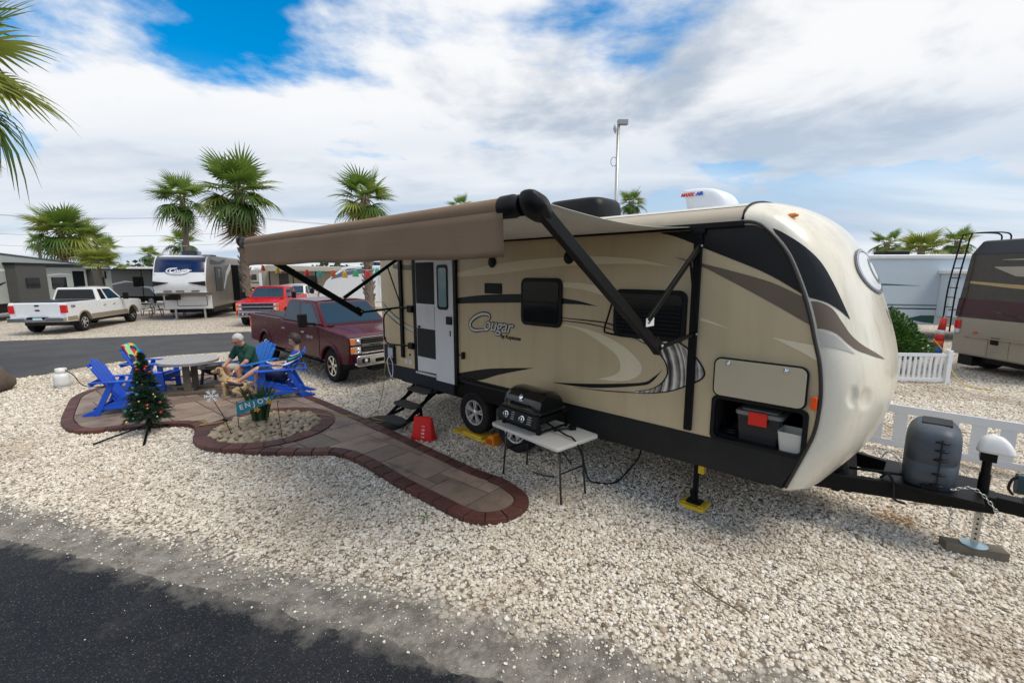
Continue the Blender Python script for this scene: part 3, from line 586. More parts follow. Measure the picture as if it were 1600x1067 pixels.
# pass-through storage with its lifted hatch
h0, h1, z0, z1 = 3.67, 4.49, 0.975, 1.41
b_ = MB(); b_.add([(h0,0,z0),(h1,0,z0),(h1,0,z1),(h0,0,z1),(h0,1.0,z0),(h1,1.0,z0),(h1,1.0,z1),(h0,1.0,z1)], [(0,1,5,4),(2,3,7,6),(1,2,6,5),(3,0,4,7),(4,5,6,7)]); b_.build('storage_bay', DARKIN, T)
b_ = MB(); o_ = rrect(h0 - 0.015, h1 + 0.012, z0 - 0.015, z1 + 0.02, 0.06); i_ = rrect(h0 + 0.025, h1 - 0.03, z0 + 0.02, z1 - 0.015, 0.05)
n_ = len(o_); b_.add([(a, -0.016, c) for a, c in o_] + [(a, -0.016, c) for a, c in i_] + [(a, 0.03, c) for a, c in i_] + [(a, -0.001, c) for a, c in o_], [(i, (i+1) % n_, n_ + (i+1) % n_, n_ + i) for i in range(n_)] + [(n_+i, n_+(i+1) % n_, 2*n_+(i+1) % n_, 2*n_+i) for i in range(n_)] + [(3*n_+i, 3*n_+(i+1) % n_, (i+1) % n_, i) for i in range(n_)])
b_.build('hatch_frame', BLACK, T)
hd = MB().prismy(rrect(3.665, 4.478, 1.428, 1.825, 0.07), -0.045, -0.02).build('hatch_seal', BLACK, T, bevel=0.004)
MB().prismy(rrect(3.68, 4.463, 1.443, 1.81, 0.06), -0.052, -0.0455).build('hatch_door', pm('hatch_tan', (0.50, 0.43, 0.30), 0.38, var=0.05), hd, bevel=0.003)
for s in (3.80, 4.30): MB().lathe([(0.0, 0), (0.026, 0), (0.022, 0.012), (0.0, 0.014)], 10, Matrix.Translation((s, -0.052, 1.775)) @ Matrix.Rotation(R(90), 4, 'X')).build('hatch_lock', CHROME, hd, smooth=True)
# nose decals (ruled strips on the nose surface)
def cap_strip(name, up, lo, mat, off=0.004, n=6, m=6):
    U = smooth_path([(a, b, 0) for a, b in up], n); Lw = smooth_path([(a, b, 0) for a, b in lo], n); rows = []
    for j in range(m + 1):
        f = j / m; rows.append([cap_pt(p.x + (q.x - p.x)*f, max(-0.9995, p.y + (q.y - p.y)*f), off) for p, q in zip(U, Lw)])
    return MB().grid(rows).build(name, mat, nose, smooth=True)

cap_strip('stripe', [(.174,-.9985),(.237,-.985),(.288,-.962),(.343,-.928),(.397,-.909),(.451,-.892),(.501,-.871)], [(.195,-.9995),(.263,-.9995),(.337,-.9995),(.4,-.9995),(.433,-.9992),(.454,-.966),(.502,-.872)], CHAR)
cap_strip('stripe', [(.443,-.9992),(.45,-.987),(.471,-.957),(.51,-.928),(.548,-.889),(.577,-.812),(.602,-.692),(.629,-.543)], [(.529,-.9992),(.533,-.985),(.545,-.96),(.57,-.924),(.591,-.871),(.604,-.793),(.619,-.679),(.631,-.545)], TAUPE)
cap_strip('stripe', [(.534,-.9992),(.541,-.99),(.551,-.968),(.576,-.936),(.601,-.897)], [(.586,-.9992),(.584,-.992),(.588,-.964),(.595,-.933),(.603,-.898)], GREYD)
def cap_ring(name, r0, r1, mat, off, a0=0.0, a1=360.0, ct=0.378, cw=-0.03, rt=0.066, rw=0.53):
    rows = []
    for r in np.linspace(r0, r1, 3): rows.append([cap_pt(ct - rt*r*math.sin(R(a)), cw + rw*r*math.cos(R(a)), off) for a in np.linspace(a0, a1, 49)])
    return MB().grid(rows).build(name, mat, nose, smooth=True)
EMB = pm('silver_emblem', (0.36, 0.38, 0.41), 0.25, 0.4, var=0.2, vs_=2); EMBD = pm('grey_emblem_edge', (0.15, 0.16, 0.18), 0.35, var=0.2)
cap_ring('emblem', 0.84, 1.0, EMBD, 0.012); cap_ring('emblem', 0.87, 0.955, EMB, 0.016); cap_ring('emblem', 0.0, 0.83, pm('emblem_white', (0.72, 0.73, 0.73), 0.3), 0.009)
cap_ring('emblem', 0.40, 0.58, EMB, 0.013, 50, 330, cw=0.16, rw=0.42); cap_ring('emblem', 0.45, 0.50, EMBD, 0.0155, 60, 325, cw=0.16, rw=0.42)
for t_, w_ in ((0.507, 0.06), (0.53, 0.11), (0.515, 0.2), (0.515, 0.3)): cap_strip('lettering', [(t_ - 0.012, w_ - 0.01), (t_ + 0.012, w_)], [(t_ - 0.012, w_ + 0.02), (t_ + 0.012, w_ + 0.03)], BLACK, 0.005)
p_ = cap_pt(0.17, -0.864, 0.012); MB().sph(p_, (0.05, 0.02, 0.022), 12, 8).build('roof_marker_light', AMBER, nose, smooth=True)

# roof gear
ac = MB(); pr = [(1.0, 0), (1.0, 0.62), (0.93, 0.9), (0.8, 1.0)]
rows = []
for sc_, zf in ((1.0, 0.0), (1.0, 0.55), (0.95, 0.85), (0.86, 1.0), (0.0, 1.02)):
    rows.append([(1.42 + 0.48 * sc_ * math.copysign(abs(math.cos(a)) ** 0.45, math.cos(a)), 0.88 + 0.36 * sc_ * math.copysign(abs(math.sin(a)) ** 0.45, math.sin(a)), 3.37 + 0.27 * zf) for a in np.linspace(0, 2*math.pi, 33)])
ac.grid(rows).build('air_conditioner', BLACK, T, smooth=True)
va = MB(); rows = []
for f in np.linspace(0, 1, 9):
    a = 0.36 * (1 - 0.25 * f ** 3); z = 3.36 + 0.25 * (math.sin(f * math.pi / 2)); sh = 0.22 * (1 - math.cos(f * math.pi / 2)); q = math.sqrt(max(0, 1 - f ** 3))
    rows.append([(3.20 - sh + 0.25 * q * math.copysign(abs(math.cos(t)) ** 0.5, math.cos(t)), 0.95 + 0.26 * q ** 0.4 * math.copysign(abs(math.sin(t)) ** 0.5, math.sin(t)), z) for t in np.linspace(0, 2*math.pi, 29)])
vent = va.grid(rows).build('roof_vent', pm('white_vent_plastic', (0.74, 0.76, 0.78), 0.35), T, smooth=True)
for tx, cx_, cl in (('MAXX', 2.87, (0.6, 0.02, 0.02)), ('AIR', 3.01, (0.03, 0.08, 0.45))):
    link('lettering', text_mesh(tx, 0.05, 0.003, 0.2, 0.003), pm('letter_' + tx, cl, 0.5), vent, loc=(cx_ + 0.12, 0.682, 3.535), rot=(R(90), 0, 0))
# wheels
def make_wheel(parent, c, r, w, rr, spokes=5, face=-1, tyre=RUBBER, rim=ALU, split=True, rot=0.2):
    """wheel with axle along local y; face -1: outer side towards -y"""
    M = Matrix.Translation(c) @ Matrix.Rotation(R(90), 4, 'X') @ Matrix.Scale(1 if face < 0 else -1, 4, (0, 0, 1))
    h = w / 2
    wh = MB().lathe([(rr*0.98, -h*0.85), (rr+0.02, -h*0.95), (r*0.86, -h), (r*0.95, -h*0.93), (r*0.992, -h*0.72), (r, -h*0.3), (r, h*0.3), (r*0.992, h*0.72), (r*0.95, h*0.93), (r*0.86, h), (rr+0.02, h*0.95), (rr*0.98, h*0.85), (rr*0.96, h*0.5), (rr*0.96, -h*0.5)], 36, M, caps=False).build('wheel', tyre, parent, auto=35)
    b = MB(); b.lathe([(rr*1.0, h*0.80), (rr*1.0, h*0.90), (rr*0.90, h*0.86), (rr*0.87, h*0.35), (rr*0.87, -h*0.6), (rr*0.98, -h*0.7)], 32, M, caps=False)
    b.lathe([(0, h*0.35), (rr*0.26, h*0.35), (rr*0.24, h*0.75), (rr*0.16, h*0.85), (0, h*0.86)], 16, M)
    for k in range(spokes):
        a = 2*math.pi*k/spokes + rot
        for da in ((-0.16, 0.16) if split else (0,)):
            p0 = M @ Vector((rr*0.2*math.cos(a), rr*0.2*math.sin(a), h*0.62)); p1 = M @ Vector((rr*0.9*math.cos(a+da), rr*0.9*math.sin(a+da), h*0.72))
            b.bar(p0, p1, rr*(0.15 if split else 0.26), 0.03, up=(0, 1, 0))
    b.build('rim', rim, wh, auto=35)
    MB().lathe([(0, h*0.05), (rr*0.86, h*0.05), (rr*0.86, -h*0.1), (0, -h*0.1)], 20, M).build('brake_drum', BLACK, wh)
    return wh
for s, z in ((-0.03, 0.425), (0.85, 0.352)):
    make_wheel(T, (s, 0.13, z), 0.35, 0.2, 0.205); make_wheel(T, (s, TW - 0.13, z), 0.35, 0.2, 0.205, face=1)
b_ = MB()
for s, z in ((-0.03, 0.425), (0.85, 0.352)): b_.cyl((s, 0.2, z), (s, TW - 0.2, z), 0.04)
b_.build('axle', BLACKM, T)
MB().box((-0.44, 0.32, 0.5), (1.40, 0.345, 0.93)).box((-0.44, 0.0, 0.90), (1.40, 0.33, 0.925)).build('wheel_well_liner', DARKIN, T)
# entry steps
st = MB().box((-1.50, 0.05, 0.55), (-0.95, 0.4, 0.86)).build('step_frame', BLACKM, T)
TREAD = pm('step_carpet', (0.045, 0.042, 0.042), 0.95, bump=0.5, bs=300)
for o0, z in ((0.08, 0.625), (0.36, 0.425), (0.62, 0.215)):
    b_ = MB(); ln = smooth_path([(-1.56, 0, 0), (-1.25, 0, 0), (-0.94, 0, 0)], 3)
    b_.prism([(-1.56, -o0 + 0.10), (-0.96, -o0 + 0.10), (-0.96, -o0 - 0.10), (-1.02, -o0 - 0.15), (-1.26, -o0 - 0.165), (-1.50, -o0 - 0.15), (-1.56, -o0 - 0.10)], lambda p, t: (p[0], p[1], t), z - 0.035, z); b_.build('step_tread', TREAD, T, bevel=0.012)
b_ = MB()
for s in (-1.53, -0.98):
    b_.bar((s, 0.05, 0.62), (s, -0.36, 0.40), 0.02, 0.06); b_.bar((s, -0.28, 0.42), (s, -0.62, 0.19), 0.02, 0.06); b_.bar((s, 0.1, 0.80), (s, 0.02, 0.6), 0.025, 0.09); b_.bar((s, -0.05, 0.66), (s, -0.40, 0.30), 0.02, 0.05); b_.bar((s, -0.33, 0.44), (s, -0.30, 0.24), 0.02, 0.05); b_.bar((s, -0.30, 0.26), (s, -0.66, 0.18), 0.02, 0.05)
b_.build('step_linkage', BLACKM, T)
# stabiliser jacks
for yy in (0.32, TW - 0.32):
    sj = MB().bar((3.43, yy, 0.66), (3.43, yy, 0.08), 0.05, 0.05).cbox((3.43, yy, 0.06), (0.16, 0.12, 0.03)).bar((3.40, yy, 0.2), (3.43, yy, 0.08), 0.09, 0.05).build('stabiliser_jack', BLACKM, T, bevel=0.004)
    MB().box((3.46, yy - 0.04, 0.42), (3.52, yy + 0.03, 0.62)).build('jack_bracket', YELLOW, sj)
MB().bar((-2.3, 0.32, 0.66), (-2.3, 0.32, 0.52), 0.1, 0.1).build('stabiliser_jack', BLACKM, T)
# ---- drawbar, gas-bottle cover, electric jack, spare wheel
b_ = MB()
for sg in (-1, 1): b_.bar((4.15, TMID + sg * 0.60, 0.53), (5.80, TMID + sg * 0.06, 0.545), 0.075, 0.16)
b_.cbox((5.86, TMID, 0.56), (0.34, 0.15, 0.13)); b_.bar((5.98, TMID, 0.58), (6.16, TMID, 0.60), 0.12, 0.12); b_.box((5.0, TMID - 0.34, 0.60), (5.72, TMID + 0.34, 0.63)); b_.cbox((5.35, TMID - 0.27, 0.62), (0.12, 0.1, 0.1)); b_.sph((6.2, TMID, 0.59), (0.09, 0.075, 0.07))
db = b_.build('drawbar', BLACKM, T, bevel=0.008)
cov = MB(); rows = []
prof = [(0.62, 0.86, 0.9), (0.64, 0.93, 0.95), (0.75, 0.97, 1.0), (0.86, 0.99, 1.0), (0.868, 0.96, 0.97), (0.878, 0.96, 0.97), (0.888, 0.99, 1.0), (1.0, 1.02, 1.0), (1.09, 1.02, 0.98), (1.15, 0.97, 0.90), (1.195, 0.82, 0.74), (1.215, 0.62, 0.55), (1.22, 0.3, 0.3), (1.22, 0.0, 0.0)]
for z, fa, fb in prof: rows.append([(5.34 + 0.205*fb*math.copysign(abs(math.cos(a)) ** 0.62, math.cos(a)), TMID + 0.31*fa*math.copysign(abs(math.sin(a)) ** 0.62, math.sin(a)), z) for a in np.linspace(0, 2*math.pi, 41)])
GCOV = pm('weathered_blue_grey_plastic', (0.048, 0.062, 0.082), 0.5, var=0.6, vs_=5, bump=0.15, bs=40)
gc = cov.grid(rows).build('gas_bottle_cover', GCOV, T, smooth=True)
MB().box((5.24, TMID - 0.13, 1.208), (5.46, TMID + 0.13, 1.228)).build('cover_lid', BLACK, gc, bevel=0.008)
for z in (0.68, 0.79, 0.93, 1.02, 1.10): MB().sph((5.40, TMID - 0.292 - (0.01 if z > 0.87 else 0), z), (0.055, 0.03, 0.014)).build('cover_clip', BLACK, gc, smooth=True)
MB().bar((5.40, TMID - 0.312, 0.64), (5.40, TMID - 0.318, 1.13), 0.008, 0.012).build('cover_seam', BLACK, gc)
jk = MB().cyl((5.72, TMID, 0.45), (5.72, TMID, 1.02), 0.034, n=14).cbox((5.72, TMID, 0.98), (0.11, 0.15, 0.08)).cyl((5.72, TMID, 0.62), (5.72, TMID, 0.80), 0.042, n=14).build('tongue_jack', BLACKM, T, auto=40)
jh = MB(); rows = []
for f in np.linspace(0, 1, 8):
    q = math.sqrt(max(0, 1 - f ** 2.4)); rows.append([(5.72 + 0.04*f*0.3 + 0.085*q*math.copysign(abs(math.cos(a)) ** 0.6, math.cos(a)) + (0.09 * q if math.cos(a) > 0 else 0)*(1-f*0.6), TMID + 0.08*q*math.copysign(abs(math.sin(a)) ** 0.6, math.sin(a)), 1.02 + 0.17*f) for a in np.linspace(0, 2*math.pi, 29)])
jh.grid([[(5.76, TMID, 1.02)] * 29] + rows).build('jack_head', pm('white_jack_plastic', (0.74, 0.74, 0.72), 0.4), jk, smooth=True)
MB().bar((5.72, TMID, 0.45), (5.72, TMID, 0.10), 0.052, 0.052).build('jack_leg', STEEL, jk)
for z in (0.16, 0.21, 0.26, 0.31, 0.36): MB().lathe([(0, 0), (0.009, 0), (0.009, 0.003), (0, 0.003)], 8, Matrix.Translation((5.72, TMID - 0.0265, z)) @ Matrix.Rotation(R(90), 4, 'X')).build('jack_leg_hole', BLACK, jk)
MB().lathe([(0, 0.088), (0.095, 0.088), (0.1, 0.096), (0.05, 0.11), (0.0, 0.112)], 20, Matrix.Translation((5.72, TMID, 0))).build('jack_foot', pm('zinc_plate', (0.45, 0.6, 0.66), 0.35, 0.7), jk, auto=40)
def chain(pts, r=0.012, n=None, name='safety_chain', parent=None):
    c = smooth_path(pts, 6); b = MB(); L = sum((c[i+1]-c[i]).length for i in range(len(c)-1)); k = int(L / 0.034); acc = 0; j = 0; seg = 0; b = MB()
    ds = [0]; 
    for i in range(len(c)-1): ds.append(ds[-1] + (c[i+1]-c[i]).length)
    for q in range(k):
        t = (q + .5) * L / k
        while seg < len(ds) - 2 and ds[seg+1] < t: seg += 1
        p = c[seg].lerp(c[seg+1], (t - ds[seg]) / max(1e-6, ds[seg+1]-ds[seg])); d = (c[seg+1]-c[seg]).normalized(); u = Vector((0, 0, 1)) if q % 2 else d.cross(Vector((0, 0, 1))).normalized()
        u = (u - d*u.dot(d)).normalized()
        b.tube([p + d*(0.022*math.cos(a)) + u*(r*math.sin(a)) for a in np.linspace(0, 2*math.pi, 9)], 0.0048, 5, False)
    return b.build(name, STEEL, parent or T, smooth=True)
chain([(5.5, TMID - 0.26, 0.66), (5.64, TMID - 0.2, 0.70), (5.76, TMID - 0.17, 0.60), (5.86, TMID - 0.18, 0.43), (5.78, TMID - 0.16, 0.40), (5.70, TMID - 0.1, 0.46)])
chain([(5.52, TMID - 0.2, 0.48), (5.53, TMID - 0.2, 0.36), (5.52, TMID - 0.2, 0.26)])
MB().tube(smooth_path([(5.0, TMID - 0.35, 0.65), (5.05, TMID - 0.38, 0.72), (5.1, TMID - 0.36, 0.62), (5.12, TMID - 0.42, 0.50), (5.2, TMID - 0.40, 0.47)], 6), 0.012, 6).tube(smooth_path([(4.7, TMID - 0.2, 0.62), (4.9, TMID - 0.24, 0.66), (5.15, TMID - 0.2, 0.68)], 6), 0.014, 6).build('brake_cable', BLACK, T, smooth=True)
MB().tube(smooth_path([(4.95, TMID+0.3, 0.63), (5.0, TMID + 0.25, 0.74), (5.08, TMID + 0.16, 0.73), (5.15, TMID + 0.1, 0.64)], 6), 0.007, 6).build('white_wire', WHITE, T, smooth=True)
spw = MB(); Ms = Matrix.Translation((4.62, TMID - 0.02, 0.66)) @ Matrix.Rotation(R(78), 4, 'Y')
spw.lathe([(0.2, -0.1), (0.29, -0.11), (0.335, -0.08), (0.345, -0.03), (0.345, 0.03), (0.335, 0.08), (0.29, 0.11), (0.2, 0.1)], 32, Ms)
for k in range(24):
    a = 2*math.pi*k/24
    for sg in (-1, 1): spw.cbox(Ms @ Vector((0.34*math.cos(a), 0.34*math.sin(a), sg*0.055)), (0.05, 0.05, 0.05), (0, R(78), a))
spw.build('spare_wheel', RUBBER, T, auto=40)
# ---- awning
AWN = pm('brown_awning_fabric', (0.23, 0.150, 0.092), 0.85, var=0.22, vs_=2.5, bump=0.2, bs=220)
AWNT = pm('pale_awning_fabric', (0.62, 0.60, 0.55), 0.8, var=0.08, vs_=2)
aw = MB(); SR, SF = -1.90, 3.36; OUT = 2.50; ZT = 3.06
rows = []
for i in range(25):
    f = i / 24; yy = -OUT * f - 0.03; zc = 3.10 + (ZT + 0.05 - 3.10) * f
    rows.append([(s, yy, zc - 0.045 * math.sin(math.pi * f) * (0.5 + 0.9 * abs(2*k/16 - 1) ** 3)) for k, s in enumerate(np.linspace(SR + 0.05, SF - 0.02, 17))])
awn = aw.grid(rows).build('awning', AWNT, T, smooth=True, solid=0.004)
RY, RZ = -OUT - 0.03, ZT
MB().tube([(SR + 0.08, RY, RZ), (SF - 0.10, RY, RZ)], 0.062, 20).build('roller', AWN, awn, auto=50)
rows = []
for j in range(7):
    f = j / 6; rows.append([(s, RY - 0.058 + 0.02*f + 0.008*math.sin(s*7 + f*2)*f, RZ - 0.03 - 0.285*f + 0.006*math.sin(s*4.1)*f) for s in np.linspace(SR + 0.18, SF - 0.16, 60)])
val = MB().grid(rows).build('valance', AWN, awn, smooth=True, solid=0.004)
MB().tube([(s, RY - 0.057 + 0.012, RZ - 0.155) for s in np.linspace(SR + 0.18, SF - 0.16, 30)], 0.004, 4).build('valance_seam', pm('tan_thread', (0.3, 0.24, 0.18), 0.8), val)
for s, sg in ((SF - 0.02, 1), (SR + 0.0, -1)):
    M = Matrix.Translation((s, RY, RZ)) @ Matrix.Rotation(R(90) * sg, 4, 'Y')
    MB().lathe([(0.03, -0.20), (0.072, -0.19), (0.074, -0.09), (0.066, -0.08), (0.066, -0.02)], 20, M).build('roller_collar', BLACK, awn, auto=40)
    hd_ = MB(); 
    rows = []
    for f in np.linspace(0, 1, 9):
        q = (1 - abs(2*f - 1) ** 2.6) ** (1/2.6); x = s + sg*(-0.03 + 0.17*f) 
        rows.append([(x, RY + 0.03 + 0.105*max(q, 0.02)*math.copysign(abs(math.cos(a)) ** 0.8, math.cos(a)), RZ - 0.012 + 0.078*max(q, 0.02)*math.copysign(abs(math.sin(a)) ** 0.8, math.sin(a)) - 0.045*max(q, 0.02)*(math.cos(a))) for a in np.linspace(0, 2*math.pi, 33)])
    hd_.grid(rows).build('motor_head', BLACK, awn, smooth=True)
for s in (3.43, SR):
    b_ = MB(); b_.box((s - 0.04, -0.045, 1.0 if s > 0 else 1.10), (s + 0.04, -0.002, 3.10)); b_.box((s - 0.065, -0.05, 3.03), (s + 0.065, -0.002, 3.075)); b_.build('awning_post', BLACKM, awn, bevel=0.006)
    b_ = MB(); b_.bar((s, -0.83, 1.97), (s, RY + 0.02, RZ - 0.02), 0.055, 0.095); b_.bar((s + 0.0, -0.80, 1.955), (s, -0.92, 2.045), 0.065, 0.115); b_.build('awning_arm', BLACKM, awn, bevel=0.01)
    b_ = MB(); b_.bar((s + 0.02, -0.04, 2.91), (s + 0.04, -1.13, 2.24), 0.03, 0.055); b_.bar((s + 0.01, -0.04, 2.025), (s + 0.03, -0.83, 1.985), 0.03, 0.035); b_.build('awning_strut', BLACKM, awn, bevel=0.006)
    b_ = MB(); b_.tube([(s + 0.045, -0.30, 2.74), (s + 0.05, -0.06, 2.05)], 0.012, 8); b_.build('gas_strut', BLACKM, awn)
    for q in ((-0.83, 2.0), (-1.13, 2.24), (-0.05, 2.03), (-0.05, 2.91)): MB().sph((s + 0.045, q[0], q[1]), 0.014, 8, 6).build('bolt', STEEL, awn)
MB().box((3.475, -1.16, 2.20), (3.48, -1.02, 2.27)).build('warning_label', pm('label_white', (0.7, 0.7, 0.7), 0.5), awn, rot=None)
# black bent bracket by the front window
MB().tube(smooth_path([(2.50, -0.03, 2.40), (2.46, -0.06, 2.2), (2.40, -0.06, 1.99), (2.44, -0.06, 1.95), (2.62, -0.05, 1.935)], 5), 0.012, 6).build('window_stay', BLACK, T, smooth=True)

# ================================================================== stamped-concrete patio
MORTAR = pm('dark_joint', (0.035, 0.027, 0.024), 0.95, var=0.3, vs_=8)
def slab_mat(name, col, edge):
    m = pm(name, col, 0.62, var=0.38, vs_=3.2, bump=0.5, bs=16, dirt=0.9, dcol=edge); 
    nt = m.node_tree; oi = nt.nodes.new('ShaderNodeObjectInfo'); hs = nt.nodes.new('ShaderNodeHueSaturation'); mr = nt.nodes.new('ShaderNodeMapRange')
    nt.links.new(oi.outputs['Random'], mr.inputs[0]); mr.inputs[3].default_value = 0.72; mr.inputs[4].default_value = 1.25; nt.links.new(mr.outputs[0], hs.inputs['Value'])
    b = nt.nodes['Principled BSDF']; src = b.inputs['Base Color'].links[0].from_socket; nt.links.new(src, hs.inputs['Color']); nt.links.new(hs.outputs[0], b.inputs['Base Color'])
    for n in nt.nodes:                       # one continuous pattern over all slabs: use world position
        if n.type == 'TEX_NOISE':
            geo = nt.nodes.get('geo_') or nt.nodes.new('ShaderNodeNewGeometry'); geo.name = 'geo_'; nt.links.new(geo.outputs['Position'], n.inputs['Vector'])
    return m
SLAB = slab_mat('stamped_concrete', (0.245, 0.178, 0.135), (0.085, 0.064, 0.053))
BRICK = slab_mat('brown_border_concrete', (0.085, 0.027, 0.019), (0.14, 0.066, 0.05))
def offset_poly(poly, d):
    out = []; n = len(poly)
    for i in range(n):
        a, b, c = Vector(poly[i-1]), Vector(poly[i]), Vector(poly[(i+1) % n])
        e1 = (b - a).normalized(); e2 = (c - b).normalized(); n1 = Vector((e1.y, -e1.x)); n2 = Vector((e2.y, -e2.x)); m = (n1 + n2)
        m = m.normalized() if m.length > 1e-6 else n1
        out.append(b + m * d / max(0.5, m.dot(n1)))
    return out
po = [Vector((p.x, p.y)) for p in smooth_path([(x, y, 0) for x, y in PATIO], 5, True)]
area = sum(po[i].x*po[(i+1) % len(po)].y - po[(i+1) % len(po)].x*po[i].y for i in range(len(po)))
sgn = 1 if area < 0 else -1
def resample(poly, step):
    L = [0]; n = len(poly)
    for i in range(n): L.append(L[-1] + (poly[(i+1) % n] - poly[i]).length)
    k = int(L[-1] / step); out = []; j = 0
    for q in range(k):
        t = q * L[-1] / k
        while L[j+1] < t: j += 1
        out.append(poly[j].lerp(poly[(j+1) % n], (t - L[j]) / max(1e-9, L[j+1]-L[j])))
    return out
po = resample(po, 0.085); BW = 0.175
pin = offset_poly(po, sgn * BW)
PT = tag(MB().prismz([(p.x, p.y) for p in offset_poly(po, sgn * 0.012)], 0.0, 0.052).build('patio', MORTAR), 'stamped concrete patio with brown border and long tongue-shaped path', 'patio', kind='structure')
PC = Vector((-4.15, 7.45)); PR0, PR1 = 0.83, 1.06
k = len(po); st_ = 3
for i in range(0, k - st_ + 1, st_):
    A = [po[(i + j) % k] for j in range(st_ + 1)]; B = [pin[(i + j) % k] for j in range(st_ + 1)]
    if (sum(A, Vector((0, 0))) / len(A) - PC).length < PR1 - 0.02: continue
    quad = A + B[::-1]; c = sum(quad, Vector((0, 0))) / len(quad); quad = [c + (p - c) * (1 - 0.008 / max(0.05, (p - c).length)) for p in quad]
    MB().prismz([(p.x, p.y) for p in quad], 0.0, 0.072 + random.uniform(-0.002, 0.002)).build('border_brick', BRICK, PT, bevel=0.008, seg=1)
def clip(poly, x0, x1, y0, y1):
    for ax, val, sg in ((0, x0, 1), (0, x1, -1), (1, y0, 1), (1, y1, -1)):
        out = []
        for i in range(len(poly)):
            a, b = poly[i-1], poly[i]; da, db = sg*(a[ax]-val), sg*(b[ax]-val)
            if (da >= 0) != (db >= 0): t = da / (da - db); out.append((a[0]+(b[0]-a[0])*t, a[1]+(b[1]-a[1])*t))
            if db >= 0: out.append(b)
        poly = out
        if len(poly) < 3: return []
    return poly
ang = TR_ROT + R(4); pr_ = [Rz2((p.x, p.y), -ang) for p in offset_poly(pin, sgn * 0.006)]
us = [p[0] for p in pr_]; vs2 = [p[1] for p in pr_]
occ = {}; cell = 0.22; slabs = []; rs = random.Random(5)
nx, ny = int((max(us)-min(us))/cell)+2, int((max(vs2)-min(vs2))/cell)+2
for iy in range(ny):
    for ix in range(nx):
        if (ix, iy) in occ: continue
        ops = [(3,2),(2,2),(4,2),(2,1),(3,1),(2,3),(3,3),(1,1)]; rs.shuffle(ops); ops.sort(key=lambda o: -(o[0]*o[1]) * rs.uniform(0.3, 1))
        for w_, h_ in ops:
            if all((ix+a, iy+b) not in occ for a in range(w_) for b in range(h_)):
                for a in range(w_):
                    for b in range(h_): occ[(ix+a, iy+b)] = 1
                slabs.append((ix, iy, w_, h_)); break
for ix, iy, w_, h_ in slabs:
    x0 = min(us) + ix*cell; y0 = min(vs2) + iy*cell; g2 = 0.008
    pl = clip(pr_, x0 + g2, x0 + w_*cell - g2, y0 + g2, y0 + h_*cell - g2)
    if len(pl) < 3: continue
    ar = abs(sum(pl[i-1][0]*pl[i][1] - pl[i][0]*pl[i-1][1] for i in range(len(pl)))) / 2
    if ar < 0.004: continue
    MB().prismz([Rz2(p, ang) for p in pl], 0.04, 0.064 + rs.uniform(-0.0025, 0.0025)).build('paving_slab', SLAB, PT)
# planter ring and its river stones
RING = tag(MB().lathe([(0.0, 0.02), (PR1 - 0.01, 0.02), (PR1 - 0.01, 0.07), (PR0 + 0.02, 0.075), (PR0 - 0.02, 0.055), (0.0, 0.055)], 48, Matrix.Translation((PC.x, PC.y, 0))).build('planting_bed', MORTAR), 'round planting bed of river stones inside a brown ring', 'planting bed', kind='structure')
nb = 22
for i in range(nb):
    a0 = 2*math.pi*(i + 0.02)/nb; a1 = 2*math.pi*(i + 0.98)/nb; aa = np.linspace(a0, a1, 4)
    MB().prismz([(PC.x + PR1*math.cos(a), PC.y + PR1*math.sin(a)) for a in aa] + [(PC.x + PR0*math.cos(a), PC.y + PR0*math.sin(a)) for a in aa[::-1]], 0.02, 0.086 + random.uniform(-0.002, 0.002)).build('ring_brick', BRICK, RING, bevel=0.008, seg=1)
def rock_mesh(name, seed, mat, rough=0.16, sub=2):
    bm = bmesh.new(); bmesh.ops.create_icosphere(bm, subdivisions=sub, radius=1.0); r_ = random.Random(seed); o = Vector((r_.uniform(0, 50), r_.uniform(0, 50), r_.uniform(0, 50)))
    from mathutils import noise as mn
    for v in bm.verts: v.co *= 1 + rough * mn.noise(v.co * 1.3 + o) * 1.6
    for f in bm.faces: f.smooth = True
    me = bpy.data.meshes.new(name); bm.to_mesh(me); bm.free(); me.materials.append(mat); return me
RIV = slab_mat('river_stone', (0.37, 0.29, 0.185), (0.47, 0.40, 0.29)); RIV2 = slab_mat('brown_river_stone', (0.33, 0.23, 0.13), (0.45, 0.38, 0.28))
rm = [rock_mesh('river_stone', i, RIV if i < 5 else RIV2) for i in range(6)]
placed = []; rs = random.Random(3); tries = 0
while len(placed) < 250 and tries < 9000:
    tries += 1; a = rs.uniform(0, 6.283); r_ = (PR0 - 0.03) * math.sqrt(rs.random()); x, y = PC.x + r_*math.cos(a), PC.y + r_*math.sin(a); s_ = rs.uniform(0.034, 0.072)
    if any((x-q[0])**2 + (y-q[1])**2 < (0.72*(s_+q[2]))**2 for q in placed): continue
    placed.append((x, y, s_)); o = link('river_stone', rm[rs.randrange(6)], None, RING); o.location = (x, y, 0.055 + s_*0.32 + 0.03*(1 - r_/PR0)); o.scale = (s_*rs.uniform(0.95, 1.35), s_, s_*rs.uniform(0.55, 0.8)); o.rotation_euler = (rs.uniform(-.3, .3), rs.uniform(-.3, .3), rs.uniform(0, 6.28))

